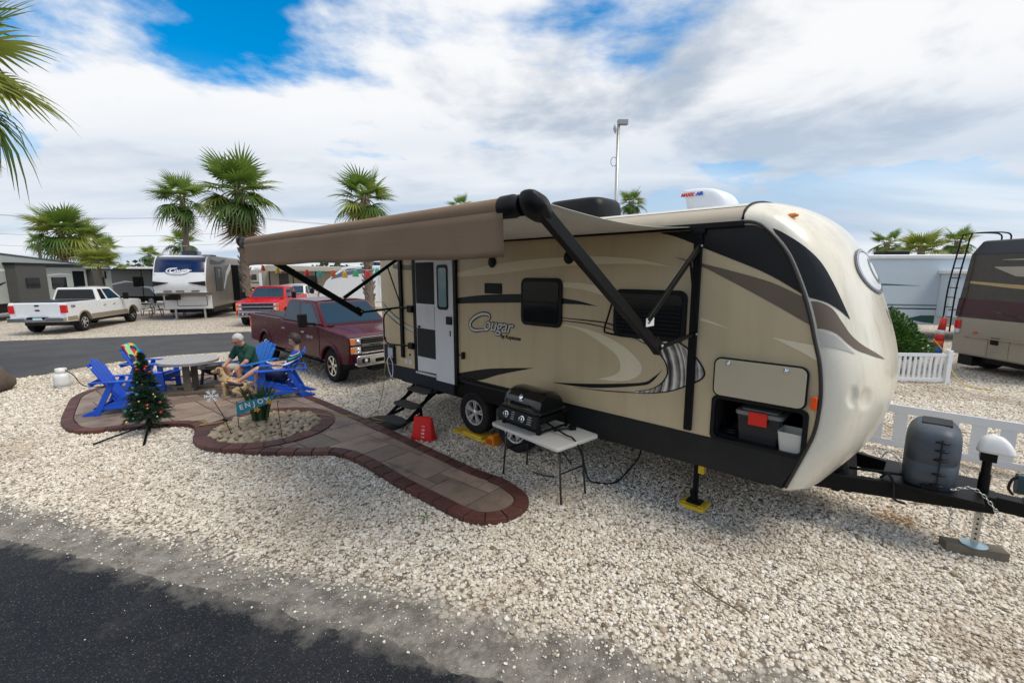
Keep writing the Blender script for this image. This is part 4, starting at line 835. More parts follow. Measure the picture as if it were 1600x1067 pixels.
# ================================================================== Adirondack chairs
BLUE = pm('blue_poly_lumber', (0.006, 0.075, 0.50), 0.45, var=0.2, vs_=9)
BLUE2 = pm('light_blue_poly_lumber', (0.012, 0.15, 0.56), 0.45, var=0.12, vs_=9)
def chair(loc, rz, label, mat, group='blue Adirondack chairs on the patio'):
    """faces local +x, seat width along y"""
    c = thing('adirondack_chair', label, 'chair', loc, rz, group)
    for sy in (-1, 1):
        MB().bar((0.36, sy*0.27, 0.0), (0.33, sy*0.27, 0.60), 0.035, 0.11, up=(1, 0, 0)).build('front_leg', mat, c, bevel=0.006)
        MB().prism([(0.40, 0.365), (0.40, 0.27), (0.20, 0.235), (-0.50, 0.0), (-0.63, 0.0), (-0.63, 0.03), (-0.10, 0.25), (0.2, 0.345)], lambda p, t: (p[0], t, p[1]), sy*0.235 - 0.016, sy*0.235 + 0.016).build('rear_leg', mat, c, bevel=0.005)
        MB().prism([(0.48, sy*0.21), (0.48, sy*0.35), (0.30, sy*0.385), (-0.05, sy*0.365), (-0.44, sy*0.31), (-0.44, sy*0.25), (0.0, sy*0.25)], lambda p, t: (p[0], p[1], t), 0.60, 0.626).build('armrest', mat, c, bevel=0.008)
        MB().bar((-0.14, sy*0.285, 0.60), (-0.42, sy*0.285, 0.0), 0.035, 0.09, up=(1, 0, 0)).build('back_leg', mat, c, bevel=0.006)
        MB().bar((0.37, sy*0.275, 0.13), (-0.35, sy*0.275, 0.13), 0.025, 0.06).build('side_rail', mat, c, bevel=0.005)
    pts = [(0.42, 0.37), (0.30, 0.375), (0.18, 0.352), (0.06, 0.315), (-0.06, 0.275)]
    for i, (x, z) in enumerate(pts):
        MB().cbox((x, 0, z), (0.108, 0.52, 0.022), (0, R(-6 if i == 0 else -18), 0)).build('seat_slat', mat, c, bevel=0.005)
    MB().cbox((0.415, 0, 0.30), (0.022, 0.53, 0.12)).build('front_apron', mat, c, bevel=0.005)
    tl = 0.50
    for i in range(5):
        k = i - 2; h = 0.86 - 0.05*abs(k) ** 1.6; w0, w1 = 0.078, 0.108; y0, y1 = k*0.088, k*0.122
        def bp(y, h_): return (-0.10 - math.sin(R(26))*h_, y, 0.25 + math.cos(R(26))*h_)
        n = Vector((math.cos(R(26)), 0, math.sin(R(26)))) * 0.011
        out = [(y0 - w0/2, 0), (y0 + w0/2, 0), (y1 + w1/2, h - 0.03), (y1 + w1/4, h), (y1 - w1/4, h), (y1 - w1/2, h - 0.03)]
        MB().prism(out, lambda p, t: Vector(bp(*p)) + n*t, -1, 1).build('back_slat', mat, c, bevel=0.004)
    MB().cbox((-0.445, 0, 0.585), (0.03, 0.62, 0.08), (0, R(-26), 0)).build('back_rail', mat, c, bevel=0.005)
    MB().cbox((-0.46, 0, 0.92), (0.022, 0.5, 0.06), (0, R(-26), 0)).build('back_rail', mat, c, bevel=0.005)
    MB().cbox((-0.15, 0, 0.27), (0.03, 0.46, 0.07), (0, R(-26), 0)).build('back_rail', mat, c, bevel=0.005)
    MB().bar((-0.33, -0.26, 0.14), (-0.33, 0.26, 0.14), 0.03, 0.08).build('stretcher', mat, c, bevel=0.005)
    return c
ZP = 0.064
chair((-4.86, 9.40, ZP), R(203), 'blue Adirondack chair the person in the striped top sits in', BLUE)
chair((-6.02, 10.45, ZP), R(198), 'blue Adirondack chair the grey-haired person sits in', BLUE2)
chair((-7.30, 8.42, ZP), R(24), 'empty blue Adirondack chair nearest the decorated Christmas tree', BLUE)
ch4 = chair((-8.08, 10.02, ZP), R(5), 'blue Adirondack chair with a colourful towel over its back', BLUE)
# towel draped over the chair back
def towel_mat():
    m = bpy.data.materials.new('parrot_print_towel'); m.use_nodes = True; nt = m.node_tree; b = nt.nodes['Principled BSDF']; L = nt.links
    tc = nt.nodes.new('ShaderNodeTexCoord'); v = nt.nodes.new('ShaderNodeTexVoronoi'); v.inputs['Scale'].default_value = 9; L.new(tc.outputs['Object'], v.inputs['Vector'])
    se = nt.nodes.new('ShaderNodeSeparateColor'); L.new(v.outputs['Color'], se.inputs[0]); cr = nt.nodes.new('ShaderNodeValToRGB'); cr.color_ramp.interpolation = 'CONSTANT'; L.new(se.outputs[0], cr.inputs[0]); e = cr.color_ramp.elements
    e[0].color = (0.02, 0.03, 0.12, 1); e[0].position = 0; e[1].position = 0.22; e[1].color = (0.70, 0.38, 0.02, 1)
    for p, c in ((0.42, (0.62, 0.03, 0.02, 1)), (0.58, (0.30, 0.62, 0.28, 1)), (0.76, (0.03, 0.35, 0.22, 1)), (0.9, (0.02, 0.30, 0.50, 1))): q = e.new(p); q.color = c
    L.new(cr.outputs[0], b.inputs['Base Color']); b.inputs['Roughness'].default_value = 0.95; return m
tw = MB(); rows = []
for j in range(15):
    f = j / 14; row = []
    for i in range(13):
        y = -0.2 + 0.4*i/12
        if f < 0.28: h = 0.52 + 0.34*f/0.28; t = -0.03
        elif f < 0.34: h = 0.875; t = 0.0
        else: h = 0.86 - 0.62*(f - 0.34)/0.66; t = 0.028
        nx_, nz_ = math.cos(R(26)), math.sin(R(26)); t += 0.008*math.sin(i*1.3 + j*0.4)
        h -= 0.04*abs(y/0.2) ** 2
        row.append((-0.10 - math.sin(R(26))*h + nx_*t, y*(1 - 0.25*max(0, f - 0.5)), 0.25 + math.cos(R(26))*h + nz_*t))
    rows.append(row)
tg = tw.grid(rows).build('beach_towel', towel_mat(), None, smooth=True, solid=0.006, loc=(-8.08, 10.02, ZP), rot=(0, 0, R(5)))
tag(tg, 'bright multicoloured beach towel draped over a blue chair back', 'towel')

# ================================================================== round slatted table, fire pit
TOPM = pm('grey_poly_lumber', (0.40, 0.38, 0.36), 0.5, var=0.12, vs_=7); LEGM = pm('brown_poly_lumber', (0.135, 0.11, 0.075), 0.55, var=0.15, vs_=7)
t_ = thing('round_table', 'round grey slatted patio table on brown pedestal legs', 'table', (-7.02, 9.72, ZP), R(20))
rt = 0.565; ns = 9; w_ = 2*rt/ns
for i in range(ns):
    x0, x1 = -rt + i*w_ + 0.004, -rt + (i+1)*w_ - 0.004; pts = [(x, math.sqrt(max(0, rt*rt - x*x))) for x in np.linspace(x0, x1, 5)]
    MB().prismz(pts + [(x, -y) for x, y in pts[::-1]], 0.70, 0.728).build('top_slat', TOPM, t_, bevel=0.004)
MB().lathe([(rt - 0.06, 0.665), (rt - 0.015, 0.665), (rt - 0.015, 0.698), (rt - 0.06, 0.698), (rt - 0.06, 0.665)], 40, caps=False).build('apron_ring', TOPM, t_, auto=40)
for sy in (-1, 1):
    MB().bar((-0.0, sy*0.27, 0.06), (0.0, sy*0.27, 0.66), 0.13, 0.045, up=(0, 1, 0)).build('leg', LEGM, t_, bevel=0.006)
    MB().box((-0.36, sy*0.27 - 0.035, 0.0), (0.36, sy*0.27 + 0.035, 0.07)).build('foot', LEGM, t_, bevel=0.012)
    MB().box((-0.40, sy*0.27 - 0.03, 0.62), (0.40, sy*0.27 + 0.03, 0.697)).build('top_bearer', LEGM, t_, bevel=0.006)
MB().box((-0.06, -0.26, 0.36), (0.06, 0.26, 0.44)).build('cross_rail', LEGM, t_, bevel=0.006)
MB().box((-0.05, -0.24, 0.02), (0.05, 0.24, 0.06)).build('cross_rail', LEGM, t_, bevel=0.006)
f_ = thing('fire_pit', 'black steel fire pit bowl behind the round table', 'fire pit', (-7.0, 10.62, ZP))
IRON = pm('sooty_iron', (0.015, 0.015, 0.017), 0.55, var=0.3)
MB().lathe([(0.0, 0.20), (0.2, 0.22), (0.33, 0.30), (0.37, 0.38), (0.46, 0.395), (0.46, 0.41), (0.36, 0.40), (0.31, 0.32), (0.18, 0.25), (0.0, 0.235)], 28).build('bowl', IRON, f_, auto=40)
for k in range(4):
    a = R(45 + 90*k); MB().bar((0.30*math.cos(a), 0.30*math.sin(a), 0.34), (0.36*math.cos(a), 0.36*math.sin(a), 0.0), 0.06, 0.03).build('leg', IRON, f_, bevel=0.004)
MB().bar((-0.3, 0, 0.33), (0.26, 0.1, 0.36), 0.09, 0.09).bar((-0.1, -0.25, 0.38), (0.1, 0.24, 0.37), 0.08, 0.08).build('charred_log', pm('char_wood', (0.02, 0.016, 0.013), 0.9), f_, bevel=0.02)

# ================================================================== small artificial Christmas tree
xt = thing('christmas_tree', 'small decorated Christmas tree on a black fold-out stand', 'christmas tree', (-6.05, 7.30, 0.0), 0.3)
PINE = pm('dark_pine_needles', (0.012, 0.045, 0.02), 0.6, var=0.55, vs_=12)
MB().tube([(0, 0, 0.03), (0, 0, 1.30)], [0.016, 0.008], 8).build('pole', BLACKM, xt)
r3 = random.Random(9); nd = MB()
def needle(p, d, l, w):
    s_ = d.cross(Vector((r3.uniform(-1, 1), r3.uniform(-1, 1), r3.uniform(-1, 1)))).normalized() * w
    nd.add([p - s_, p + s_, p + d*l], [(0, 1, 2)])
for lv in range(26):
    f = lv / 25; z = 0.26 + 1.06*f; rad = 0.33*(1 - f) ** 0.9 + 0.03
    for k in range(int(16 - 9*f)):
        a = r3.uniform(0, 6.283); l = rad*r3.uniform(0.72, 1.12); d = Vector((math.cos(a), math.sin(a), r3.uniform(-0.25, 0.25) + 0.6*f)).normalized(); p0 = Vector((0, 0, z + r3.uniform(-.02, .02)))
        n = max(4, int(l/0.016))
        for q in range(n):
            p = p0 + d*l*q/n + Vector((0, 0, -0.12*l*(q/n) ** 2))
            for _ in range(7):
                dd = (d*0.9 + Vector((r3.uniform(-1, 1), r3.uniform(-1, 1), r3.uniform(-1, 1)))*0.85).normalized(); needle(p, dd, r3.uniform(0.03, 0.055), 0.0035)
        for s2 in (-1, 1):
            pm_ = p0 + d*l*0.6; d2 = (d + Vector((-d.y, d.x, 0))*0.8*s2).normalized()
            for q in range(6):
                p = pm_ + d2*l*0.3*q/6
                for _ in range(6): needle(p, (d2 + Vector((r3.uniform(-1, 1), r3.uniform(-1, 1), r3.uniform(-1, 1)))*0.8).normalized(), r3.uniform(0.03, 0.05), 0.0035)
for _ in range(170): needle(Vector((0, 0, r3.uniform(1.25, 1.36))), Vector((r3.uniform(-1, 1), r3.uniform(-1, 1), r3.uniform(0.2, 1.2))).normalized(), 0.06, 0.004)
tag(nd.build('needles', PINE, xt), kind='stuff')
orn = [pm('ornament_red', (0.32, 0.005, 0.008), 0.2, coat=0.5), pm('ornament_gold', (0.6, 0.45, 0.15), 0.25, 0.7), pm('ornament_pearl', (0.7, 0.66, 0.55), 0.3), pm('ornament_green', (0.02, 0.16, 0.07), 0.25), pm('ornament_brown', (0.2, 0.06, 0.02), 0.4)]
om = MB().sph((0, 0, 0), 1.0, 12, 8).mesh('ornament', True)
for k in range(34):
    f = r3.random() ** 1.2; a = r3.uniform(0, 6.283) if k % 3 else r3.uniform(-2.9, -0.2); rad = (0.33*(1 - f) ** 0.9 + 0.03)*0.95; big = k % 3 == 0
    me2 = om.copy(); me2.materials.append(orn[0] if big and r3.random() < 0.75 else orn[r3.randrange(1, 5)]); s_ = r3.uniform(0.020, 0.026) if big else r3.uniform(0.010, 0.017)
    o = link('ornament', me2, None, xt, loc=(rad*math.cos(a), rad*math.sin(a), 0.28 + 1.0*f)); o.scale = (s_,)*3
for a, l in ((R(-128), 0.72), (R(-58), 0.72), (R(70), 0.34), (R(160), 0.3)):
    MB().bar((0, 0, 0.16), (l*math.cos(a - 0.3), l*math.sin(a - 0.3), 0.02), 0.035, 0.022).build('stand_leg', BLACKM, xt, bevel=0.004)
MB().lathe([(0.0, 0.1), (0.05, 0.1), (0.05, 0.2), (0.025, 0.24), (0, 0.24)], 12).build('stand_hub', BLACKM, xt, auto=40)

# ================================================================== snake plant with pennant, stakes
sp_ = thing('snake_plant', 'upright snake plant with sword leaves in the stone bed', 'plant', (-4.38, 7.62, 0.06))
def leaf_mat():
    m = bpy.data.materials.new('snake_plant_leaf'); m.use_nodes = True; nt = m.node_tree; b = nt.nodes['Principled BSDF']; L = nt.links
    tc = nt.nodes.new('ShaderNodeTexCoord'); w = nt.nodes.new('ShaderNodeTexWave'); w.bands_direction = 'Z'; w.inputs['Scale'].default_value = 9; w.inputs['Distortion'].default_value = 7; w.inputs['Detail'].default_value = 3; L.new(tc.outputs['Object'], w.inputs['Vector'])
    cr = nt.nodes.new('ShaderNodeValToRGB'); L.new(w.outputs[1], cr.inputs[0]); cr.color_ramp.elements[0].color = (0.012, 0.045, 0.018, 1); cr.color_ramp.elements[1].color = (0.055, 0.11, 0.045, 1)
    L.new(cr.outputs[0], b.inputs['Base Color']); b.inputs['Roughness'].default_value = 0.45; return m
LEAF = leaf_mat()
r4 = random.Random(21)
for k in range(30):
    a = r4.uniform(0, 6.283); r_ = r4.uniform(0.0, 0.13); tilt = r4.uniform(0.05, 0.30) + r_*1.1; h = r4.uniform(0.50, 0.70) if k < 24 else r4.uniform(0.70, 0.84); w_ = r4.uniform(0.028, 0.040); bx, by = r_*math.cos(a), r_*math.sin(a); ta = r4.uniform(0, 6.28)
    rows = []
    for q in range(9):
        f = q / 8; wd = w_*(0.55 + 0.9*f*(1 - f)*2)*(1 - f ** 5); z = h*f; o_ = tilt*h*f*f
        c0 = Vector((bx + math.cos(a)*o_, by + math.sin(a)*o_, z)); s_ = Vector((math.cos(ta + f*0.7), math.sin(ta + f*0.7), 0)); n_ = Vector((-s_.y, s_.x, 0))*wd*0.35
        rows.append([c0 - s_*wd + n_, c0, c0 + s_*wd + n_])
    MB().grid(rows).build('leaf', LEAF, sp_, smooth=True, solid=0.003)
for k in range(6):   # loose leafy sprig leaning to the right
    a = R(-10 + 12*k); MB().grid([[(0.2 + 0.09*k, 0.02*k, 0.44 + 0.018*k), (0.23 + 0.09*k, 0.02*k + 0.025, 0.47 + 0.018*k)], [(0.26 + 0.09*k, 0.02*k - 0.03, 0.43 + 0.02*k), (0.30 + 0.09*k, 0.02*k, 0.45 + 0.02*k)]]).build('leaf', LEAF, sp_)
pn = thing('garden_pennant', 'teal pennant sign reading ENJOY stuck in front of the snake plant', 'sign', (-4.27, 7.32, 0.06), R(24))
TEAL = pm('teal_painted_metal', (0.012, 0.22, 0.29), 0.45, var=0.12)
MB().prismy([(-0.27, 0.27), (-0.27, 0.48), (0.30, 0.55), (0.25, 0.44)], -0.004, 0.004).build('pennant', TEAL, pn)
MB().tube([(-0.26, 0.012, 0.50), (-0.26, 0.012, 0.0)], 0.006, 6).build('stake', BLACKM, pn)
for i, chh in enumerate('ENJOY'):
    link('letter', text_mesh(chh, 0.11, 0.002, 0, 0.003), pm('white_letter', (0.72, 0.74, 0.72), 0.6), pn, loc=(-0.20 + 0.094*i, -0.006, 0.40 + 0.020*i + 0.008*(i % 2)), rot=(R(90), R(-7), 0))
for x, z in ((0.02, 0.335), (0.21, 0.45)):
    b_ = MB()
    for q in range(5): b_.cbox((x + 0.03*math.cos(q*1.257), -0.008, z + 0.024*math.sin(q*1.257)), (0.036, 0.006, 0.024), (0, -q*1.257, 0))
    b_.build('orange_blossom', pm('orange_paint', (0.75, 0.33, 0.02), 0.5), pn)
sf = thing('snowflake_stake', 'white snowflake solar light on a thin stake in the stone bed', 'stake light', (-4.60, 6.98, 0.06), R(28))
b_ = MB(); 
MB().tube([(0.10, 0, 0.0), (0.0, 0, 0.36), (-0.11, 0, 0.62)], 0.006, 6).build('stake', BLACKM, sf)
for k in range(6):
    a = k*math.pi/3; c0 = Vector((-0.125, 0, 0.68)); d = Vector((math.cos(a), 0, math.sin(a))); b_.bar(c0, c0 + d*0.095, 0.012, 0.012, up=(0, 1, 0))
    for q in (0.05, 0.075):
        for sg in (-1, 1): e_ = Vector((math.cos(a + sg*0.9), 0, math.sin(a + sg*0.9))); b_.bar(c0 + d*q, c0 + d*q + e_*0.032, 0.009, 0.01, up=(0, 1, 0))
b_.build('snowflake', pm('white_acrylic', (0.8, 0.82, 0.86), 0.3), sf)
MB().cbox((0.03, 0, 0.27), (0.075, 0.07, 0.03), (0, 0.3, 0)).build('solar_panel', BLACK, sf, bevel=0.006)
st2 = thing('garden_stake', 'thin black shepherd stake at the right of the stone bed', 'garden stake', (-3.62, 6.86, 0.06))
MB().tube(smooth_path([(0, 0, 0), (-0.015, 0, 0.3), (-0.03, 0, 0.58), (-0.02, 0, 0.62), (0.0, 0, 0.60)], 4), 0.0045, 6).build('rod', BLACKM, st2)

# ================================================================== folding table with gas grill
ft = thing('folding_table', 'small white plastic folding table holding the black grill', 'table', (0.385, 5.45, 0), R(-50))
PLW = pm('speckled_white_plastic', (0.58, 0.57, 0.53), 0.5, var=0.06, dirt=0.35, dcol=(0.36, 0.33, 0.28))
MB().prism(rrect(-0.60, 0.60, -0.36, 0.36, 0.05), lambda p, t: (p[0], p[1], t), 0.69, 0.735).build('table_top', PLW, ft, bevel=0.012)
for sx in (-1, 1):
    for sy in (-1, 1): MB().tube([(sx*0.47, sy*0.19, 0.69), (sx*0.53, sy*0.21, 0.0)], 0.0125, 8).build('leg', pm('brown_grey_steel', (0.05, 0.045, 0.042), 0.4, 0.5), ft, smooth=True)
    MB().tube([(sx*0.50, -0.2, 0.36), (sx*0.50, 0.2, 0.36)], 0.009, 8).build('leg_brace', BLACKM, ft)
    MB().tube([(sx*0.49, 0, 0.42), (sx*0.16, 0, 0.68)], 0.008, 6).build('diagonal_brace', BLACKM, ft)
gr = thing('gas_grill', 'black tabletop gas grill with domed lid and two knobs', 'grill', (0.27, 5.58, 0.736), R(-48)); gr.scale = (1.2, 1.2, 1.2)
ENAM = pm('black_enamel', (0.008, 0.0085, 0.009), 0.16, coat=0.3)
lid = MB(); rows = []
for i in range(13):      # dome: half cylinder-like cross-section along x, rounded ends
    f = i / 12; a = math.pi*f
    row = []
    for j in range(15):
        g_ = j / 14; x = -0.265 + 0.53*g_; e_ = (1 - abs(2*g_ - 1) ** 5) ** 0.4
        row.append((x*(1.0), -0.19*math.copysign(abs(math.cos(a)) ** 0.8, math.cos(a))*(0.9 + 0.1*e_), 0.215 + 0.19*math.sin(a) ** 0.75*(0.82 + 0.18*e_)))
    rows.append(row)
lo = lid.grid(rows); lo.poly([r[0] for r in rows]); lo.poly([r[-1] for r in rows][::-1])
lo = lo.build('lid', ENAM, gr, auto=50)
MB().prism(rrect(-0.285, 0.285, -0.21, 0.21, 0.04), lambda p, t: (p[0], p[1], t), 0.198, 0.216).build('lid_rim', ENAM, lo, bevel=0.004)
MB().tube(smooth_path([(-0.12, -0.185, 0.265), (-0.11, -0.225, 0.26), (0.0, -0.235, 0.258), (0.11, -0.225, 0.26), (0.12, -0.185, 0.265)], 4), 0.012, 8).build('handle', BLACK, lo, smooth=True)
MB().lathe([(0.0, 0), (0.026, 0), (0.026, 0.006), (0.018, 0.008), (0.0, 0.008)], 16, Matrix.Translation((0.0, -0.172, 0.335)) @ Matrix.Rotation(R(62), 4, 'X')).build('thermometer', CHROME, lo, auto=40)
MB().cbox((0.0, -0.182, 0.30), (0.05, 0.004, 0.018), (R(-18), 0, 0)).build('name_plate', pm('plate_grey', (0.45, 0.45, 0.45), 0.4), lo)
MB().box((-0.25, -0.175, 0.09), (0.25, 0.175, 0.197)).build('firebox', BLACKM, gr, bevel=0.01)
cp_ = MB().prism([(-0.255, 0.075), (-0.225, 0.195), (-0.19, 0.195), (-0.19, 0.075)], lambda p, t: (t, p[0], p[1]), -0.29, 0.29).build('control_panel', BLACK, gr, bevel=0.005)
for x in (-0.15, 0.09):
    Mk = Matrix.Translation((x, -0.242, 0.135)) @ Matrix.Rotation(R(90 - 14), 4, 'X')
    kb = MB().lathe([(0, 0), (0.036, 0), (0.034, 0.01), (0.026, 0.012), (0.024, 0.032), (0, 0.034)], 20, Mk).build('knob', CHROME, cp_, auto=40)
    MB().cbox(Mk @ Vector((0, 0, 0.036)), (0.008, 0.012, 0.042), (R(-14), 0, 0)).build('knob_grip', BLACK, kb)
for x, w_ in ((-0.06, 0.05), (0.185, 0.06)):
    for q in range(4): MB().cbox((x, -0.2475 + 0.0055*q - 0.0015, 0.105 + 0.022*q), (w_*(1 - 0.12*(q % 2)), 0.002, 0.007), (R(-14), 0, 0)).build('panel_print', pm('print_grey', (0.35, 0.36, 0.37), 0.6), cp_)
MB().box((-0.28, -0.20, 0.0), (-0.24, -0.16, 0.08)).box((0.24, -0.20, 0.0), (0.28, -0.16, 0.08)).box((-0.27, -0.19, 0.012), (0.27, -0.178, 0.078)).build('front_skirt', BLACKM, gr, bevel=0.003)
MB().box((0.262, -0.18, 0.125), (0.285, 0.23, 0.175)).build('side_rail', BLACKM, gr, bevel=0.003)
MB().box((0.262, -0.18, 0.02), (0.285, 0.23, 0.035)).build('side_rail', BLACKM, gr, bevel=0.003)
MB().box((-0.285, -0.18, 0.125), (-0.262, 0.23, 0.175)).build('side_rail', BLACKM, gr, bevel=0.003)
for sx in (-1, 1): MB().box((sx*0.272 - 0.012, 0.205, 0.0), (sx*0.272 + 0.012, 0.228, 0.125)).build('rear_leg', BLACKM, gr)
br = thing('grill_brush', 'black grill brush lying on the folding table', 'brush', (0.66, 5.36, 0.736), TR_ROT + R(62))
MB().tube(smooth_path([(-0.16, 0, 0.015), (-0.05, 0, 0.025), (0.06, 0, 0.03)], 4), 0.013, 8).build('handle', BLACK, br, smooth=True)
MB().box((0.05, -0.04, 0.03), (0.13, 0.04, 0.05)).box((0.055, -0.036, 0.003), (0.125, 0.036, 0.03)).build('bristle_head', BLACKM, br, bevel=0.004)
def tl(s, y, z): return Matrix.Translation(TR_LOC) @ Matrix.Rotation(TR_ROT, 4, 'Z') @ Vector((s, y, z))
hs_ = MB().tube(smooth_path([(0.42, 5.42, 0.82), (0.50, 5.30, 0.80), (0.63, 5.14, 0.762), (0.71, 5.02, 0.755), (0.79, 4.97, 0.62), (0.86, 5.10, 0.38), (0.94, 5.30, 0.14), (1.05, 5.42, 0.03), (1.3, 5.44, 0.02), (1.6, 5.85, 0.02), (1.85, 6.25, 0.08), (1.95, 6.45, 0.4)], 7), 0.011, 8).build('gas_hose', BLACK, None, smooth=True)
tag(hs_, 'black gas hose running from the grill down under the trailer', 'hose')

# ================================================================== things around the trailer
bg = thing('red_bag', 'bright red reusable bag standing by the trailer steps', 'bag', (-1.42, 7.02, 0.0), TR_ROT + R(24))
REDB = pm('red_nonwoven_fabric', (0.62, 0.012, 0.01), 0.75, var=0.15, vs_=9, bump=0.2, bs=30)
b_ = MB(); rows = []
for z, hw, hd_ in ((0.0, 0.19, 0.095), (0.02, 0.20, 0.10), (0.14, 0.18, 0.08), (0.27, 0.165, 0.05), (0.36, 0.155, 0.022), (0.375, 0.152, 0.018)):
    rows.append([(hw*math.copysign(abs(math.cos(a)) ** 0.35, math.cos(a)) + 0.006*math.sin(a*5 + z*20), hd_*math.copysign(abs(math.sin(a)) ** 0.35, math.sin(a)), z) for a in np.linspace(0, 2*math.pi, 33)])
b_.grid(rows).poly([rows[0][i] for i in range(32)]).build('bag_body', REDB, bg, smooth=True)
for i, q in enumerate('1987'):
    link('lettering', text_mesh(q, 0.07, 0.001, 0, 0.001), pm('white_print', (0.75, 0.75, 0.75), 0.6), bg, loc=(0.03, -0.098 + 0.011*(3 - i), 0.235 - 0.055*i), rot=(R(80), R(90), 0))
mt = tag(MB().lathe([(0, 0.012), (0.36, 0.012), (0.37, 0.016), (0.36, 0.026), (0, 0.026)], 30, Matrix.Translation(tl(-1.70, -0.62, 0.012)) @ Matrix.Rotation(TR_ROT, 4, 'Z') @ Matrix.Scale(1.25, 4, (1, 0, 0))).build('door_mat', pm('dark_coir_mat', (0.03, 0.025, 0.02), 0.95, bump=0.8, bs=120), None, auto=40), 'dark round doormat at the foot of the trailer steps', 'doormat')
cd = MB().tube(smooth_path([tl(-2.3, -0.06, 1.1), tl(-2.3, -0.16, 0.9), tl(-2.33, -0.2, 0.5), tl(-2.4, -0.3, 0.06), tl(-2.3, -0.5, 0.03), tl(-1.98, -0.62, 0.045), tl(-1.7, -0.55, 0.05), tl(-1.75, -0.72, 0.05), tl(-2.1, -0.85, 0.03)] + [(-2.95, 7.95, 0.085), (-3.3, 7.98, 0.085), (-3.6, 8.1, 0.085), (-4.2, 8.2, 0.085), (-4.85, 8.35, 0.085)], 7), 0.008, 6).build('extension_cord', pm('yellow_cord', (0.33, 0.24, 0.06), 0.6), None, smooth=True)
tag(cd, 'thin yellow extension cord from the trailer corner across the patio', 'cord')
wc = MB().tube(smooth_path([tl(-2.22, -0.06, 1.12), tl(-2.28, -0.12, 1.02), tl(-2.2, -0.14, 0.8), tl(-2.12, -0.13, 0.72), tl(-2.14, -0.1, 0.95), tl(-2.24, -0.1, 1.1)], 7), 0.008, 6).build('white_cable', WHITE, None, smooth=True)
tag(wc, 'white cable looped at the rear outlet of the trailer', 'cable')
cd2 = MB().tube(smooth_path([(-5.62, 7.66, 0.085), (-5.4, 7.7, 0.09), (-5.25, 7.55, 0.09), (-5.3, 7.42, 0.09), (-5.1, 7.5, 0.1), (-4.98, 7.62, 0.1), (-4.9, 7.45, 0.1)], 6), 0.009, 6).build('extension_cord', MATS['yellow_cord'], None, smooth=True)
tag(cd2, 'short yellow cord coiled beside the Christmas tree at the stone bed', 'cord')
# levelling blocks under the first wheel and chock, jack pads, jack timber
lv = thing('levelling_block', 'yellow plastic levelling blocks under the front trailer wheel', 'levelling block', tl(-0.12, 0.12, 0), TR_ROT)
for i in range(3):
    b_ = MB().box((-0.42 + 0.28*i, -0.13, 0.0), (-0.15 + 0.28*i, 0.13, 0.035)); bb = b_.build('block', YELLOW, lv, bevel=0.006)
    for q in range(3): MB().box((-0.40 + 0.28*i + 0.085*q, -0.11, 0.035), (-0.34 + 0.28*i + 0.085*q, 0.11, 0.042)).build('block_rib', YELLOW, bb)
MB().box((-0.15, -0.12, 0.036), (0.30, 0.13, 0.075)).build('block', YELLOW, lv, bevel=0.006)
ck = thing('wheel_chock', 'orange ribbed wheel chock wedged between the trailer wheels', 'chock', tl(0.37, 0.05, 0), TR_ROT)
ORG = pm('orange_plastic', (0.75, 0.22, 0.01), 0.45)
MB().prismy([(-0.13, 0.0), (0.13, 0.0), (0.11, 0.17), (0.03, 0.17), (-0.05, 0.10)], -0.08, 0.08).build('wedge', ORG, ck, bevel=0.006)
MB().box((-0.04, -0.085, 0.03), (0.09, -0.0795, 0.11)).build('wedge_recess', pm('shaded_orange_plastic', (0.35, 0.09, 0.01), 0.5), ck)  # shade of a recess painted as a darker orange patch on the flat side
pd = thing('jack_pad', 'yellow plastic pad under the front stabiliser jack', 'jack pad', tl(3.43, 0.32, 0), TR_ROT)
MB().prismz(rrect(-0.14, 0.14, -0.12, 0.12, 0.03), 0.0, 0.044).build('pad', YELLOW, pd, bevel=0.006)
for sx in (-1, 1): MB().box((sx*0.10 - 0.03, -0.08, 0.044), (sx*0.10 + 0.03, 0.08, 0.052)).build('pad_ridge', YELLOW, pd)
wb = tag(MB().cbox((0, 0, 0.044), (0.46, 0.15, 0.088)).build('timber_block', pm('weathered_timber', (0.15, 0.125, 0.095), 0.85, var=0.35, vs_=14, bump=0.5, bs=40), None, bevel=0.006, loc=tl(5.72, TMID, 0), rot=(0, 0, R(-22))), 'weathered timber block under the tongue jack', 'timber block')
# storage bay contents
tt = thing('storage_tote', 'black storage tote with grey lid and red latch in the trailer hatch', 'storage tote', tl(4.07, 0.32, 0.978), TR_ROT)
b_ = MB(); b_.prism([(-0.17, 0), (0.17, 0), (0.20, 0.27), (-0.20, 0.27)], lambda p, t: (p[0], t, p[1]), -0.22, 0.22); b_.build('tub', pm('black_tub', (0.02, 0.02, 0.022), 0.35), tt, bevel=0.015)
MB().prism(rrect(-0.215, 0.215, -0.24, 0.24, 0.04), lambda p, t: (p[0], p[1], t), 0.27, 0.315).prism(rrect(-0.17, 0.17, -0.2, 0.2, 0.04), lambda p, t: (p[0], p[1], t), 0.315, 0.335).build('lid', pm('grey_lid', (0.2, 0.2, 0.2), 0.5), tt, bevel=0.01)
MB().box((-0.085, -0.262, 0.19), (0.085, -0.235, 0.325)).build('latch', pm('red_latch', (0.7, 0.02, 0.01), 0.4), tt, bevel=0.008)
wt = thing('white_bin', 'small white plastic bin in the right end of the hatch', 'bin', tl(4.37, 0.14, 0.978), TR_ROT)
b_ = MB(); o0 = rrect(-0.09, 0.09, -0.10, 0.10, 0.02); o1 = rrect(-0.115, 0.10, -0.125, 0.125, 0.025); n_ = len(o0)
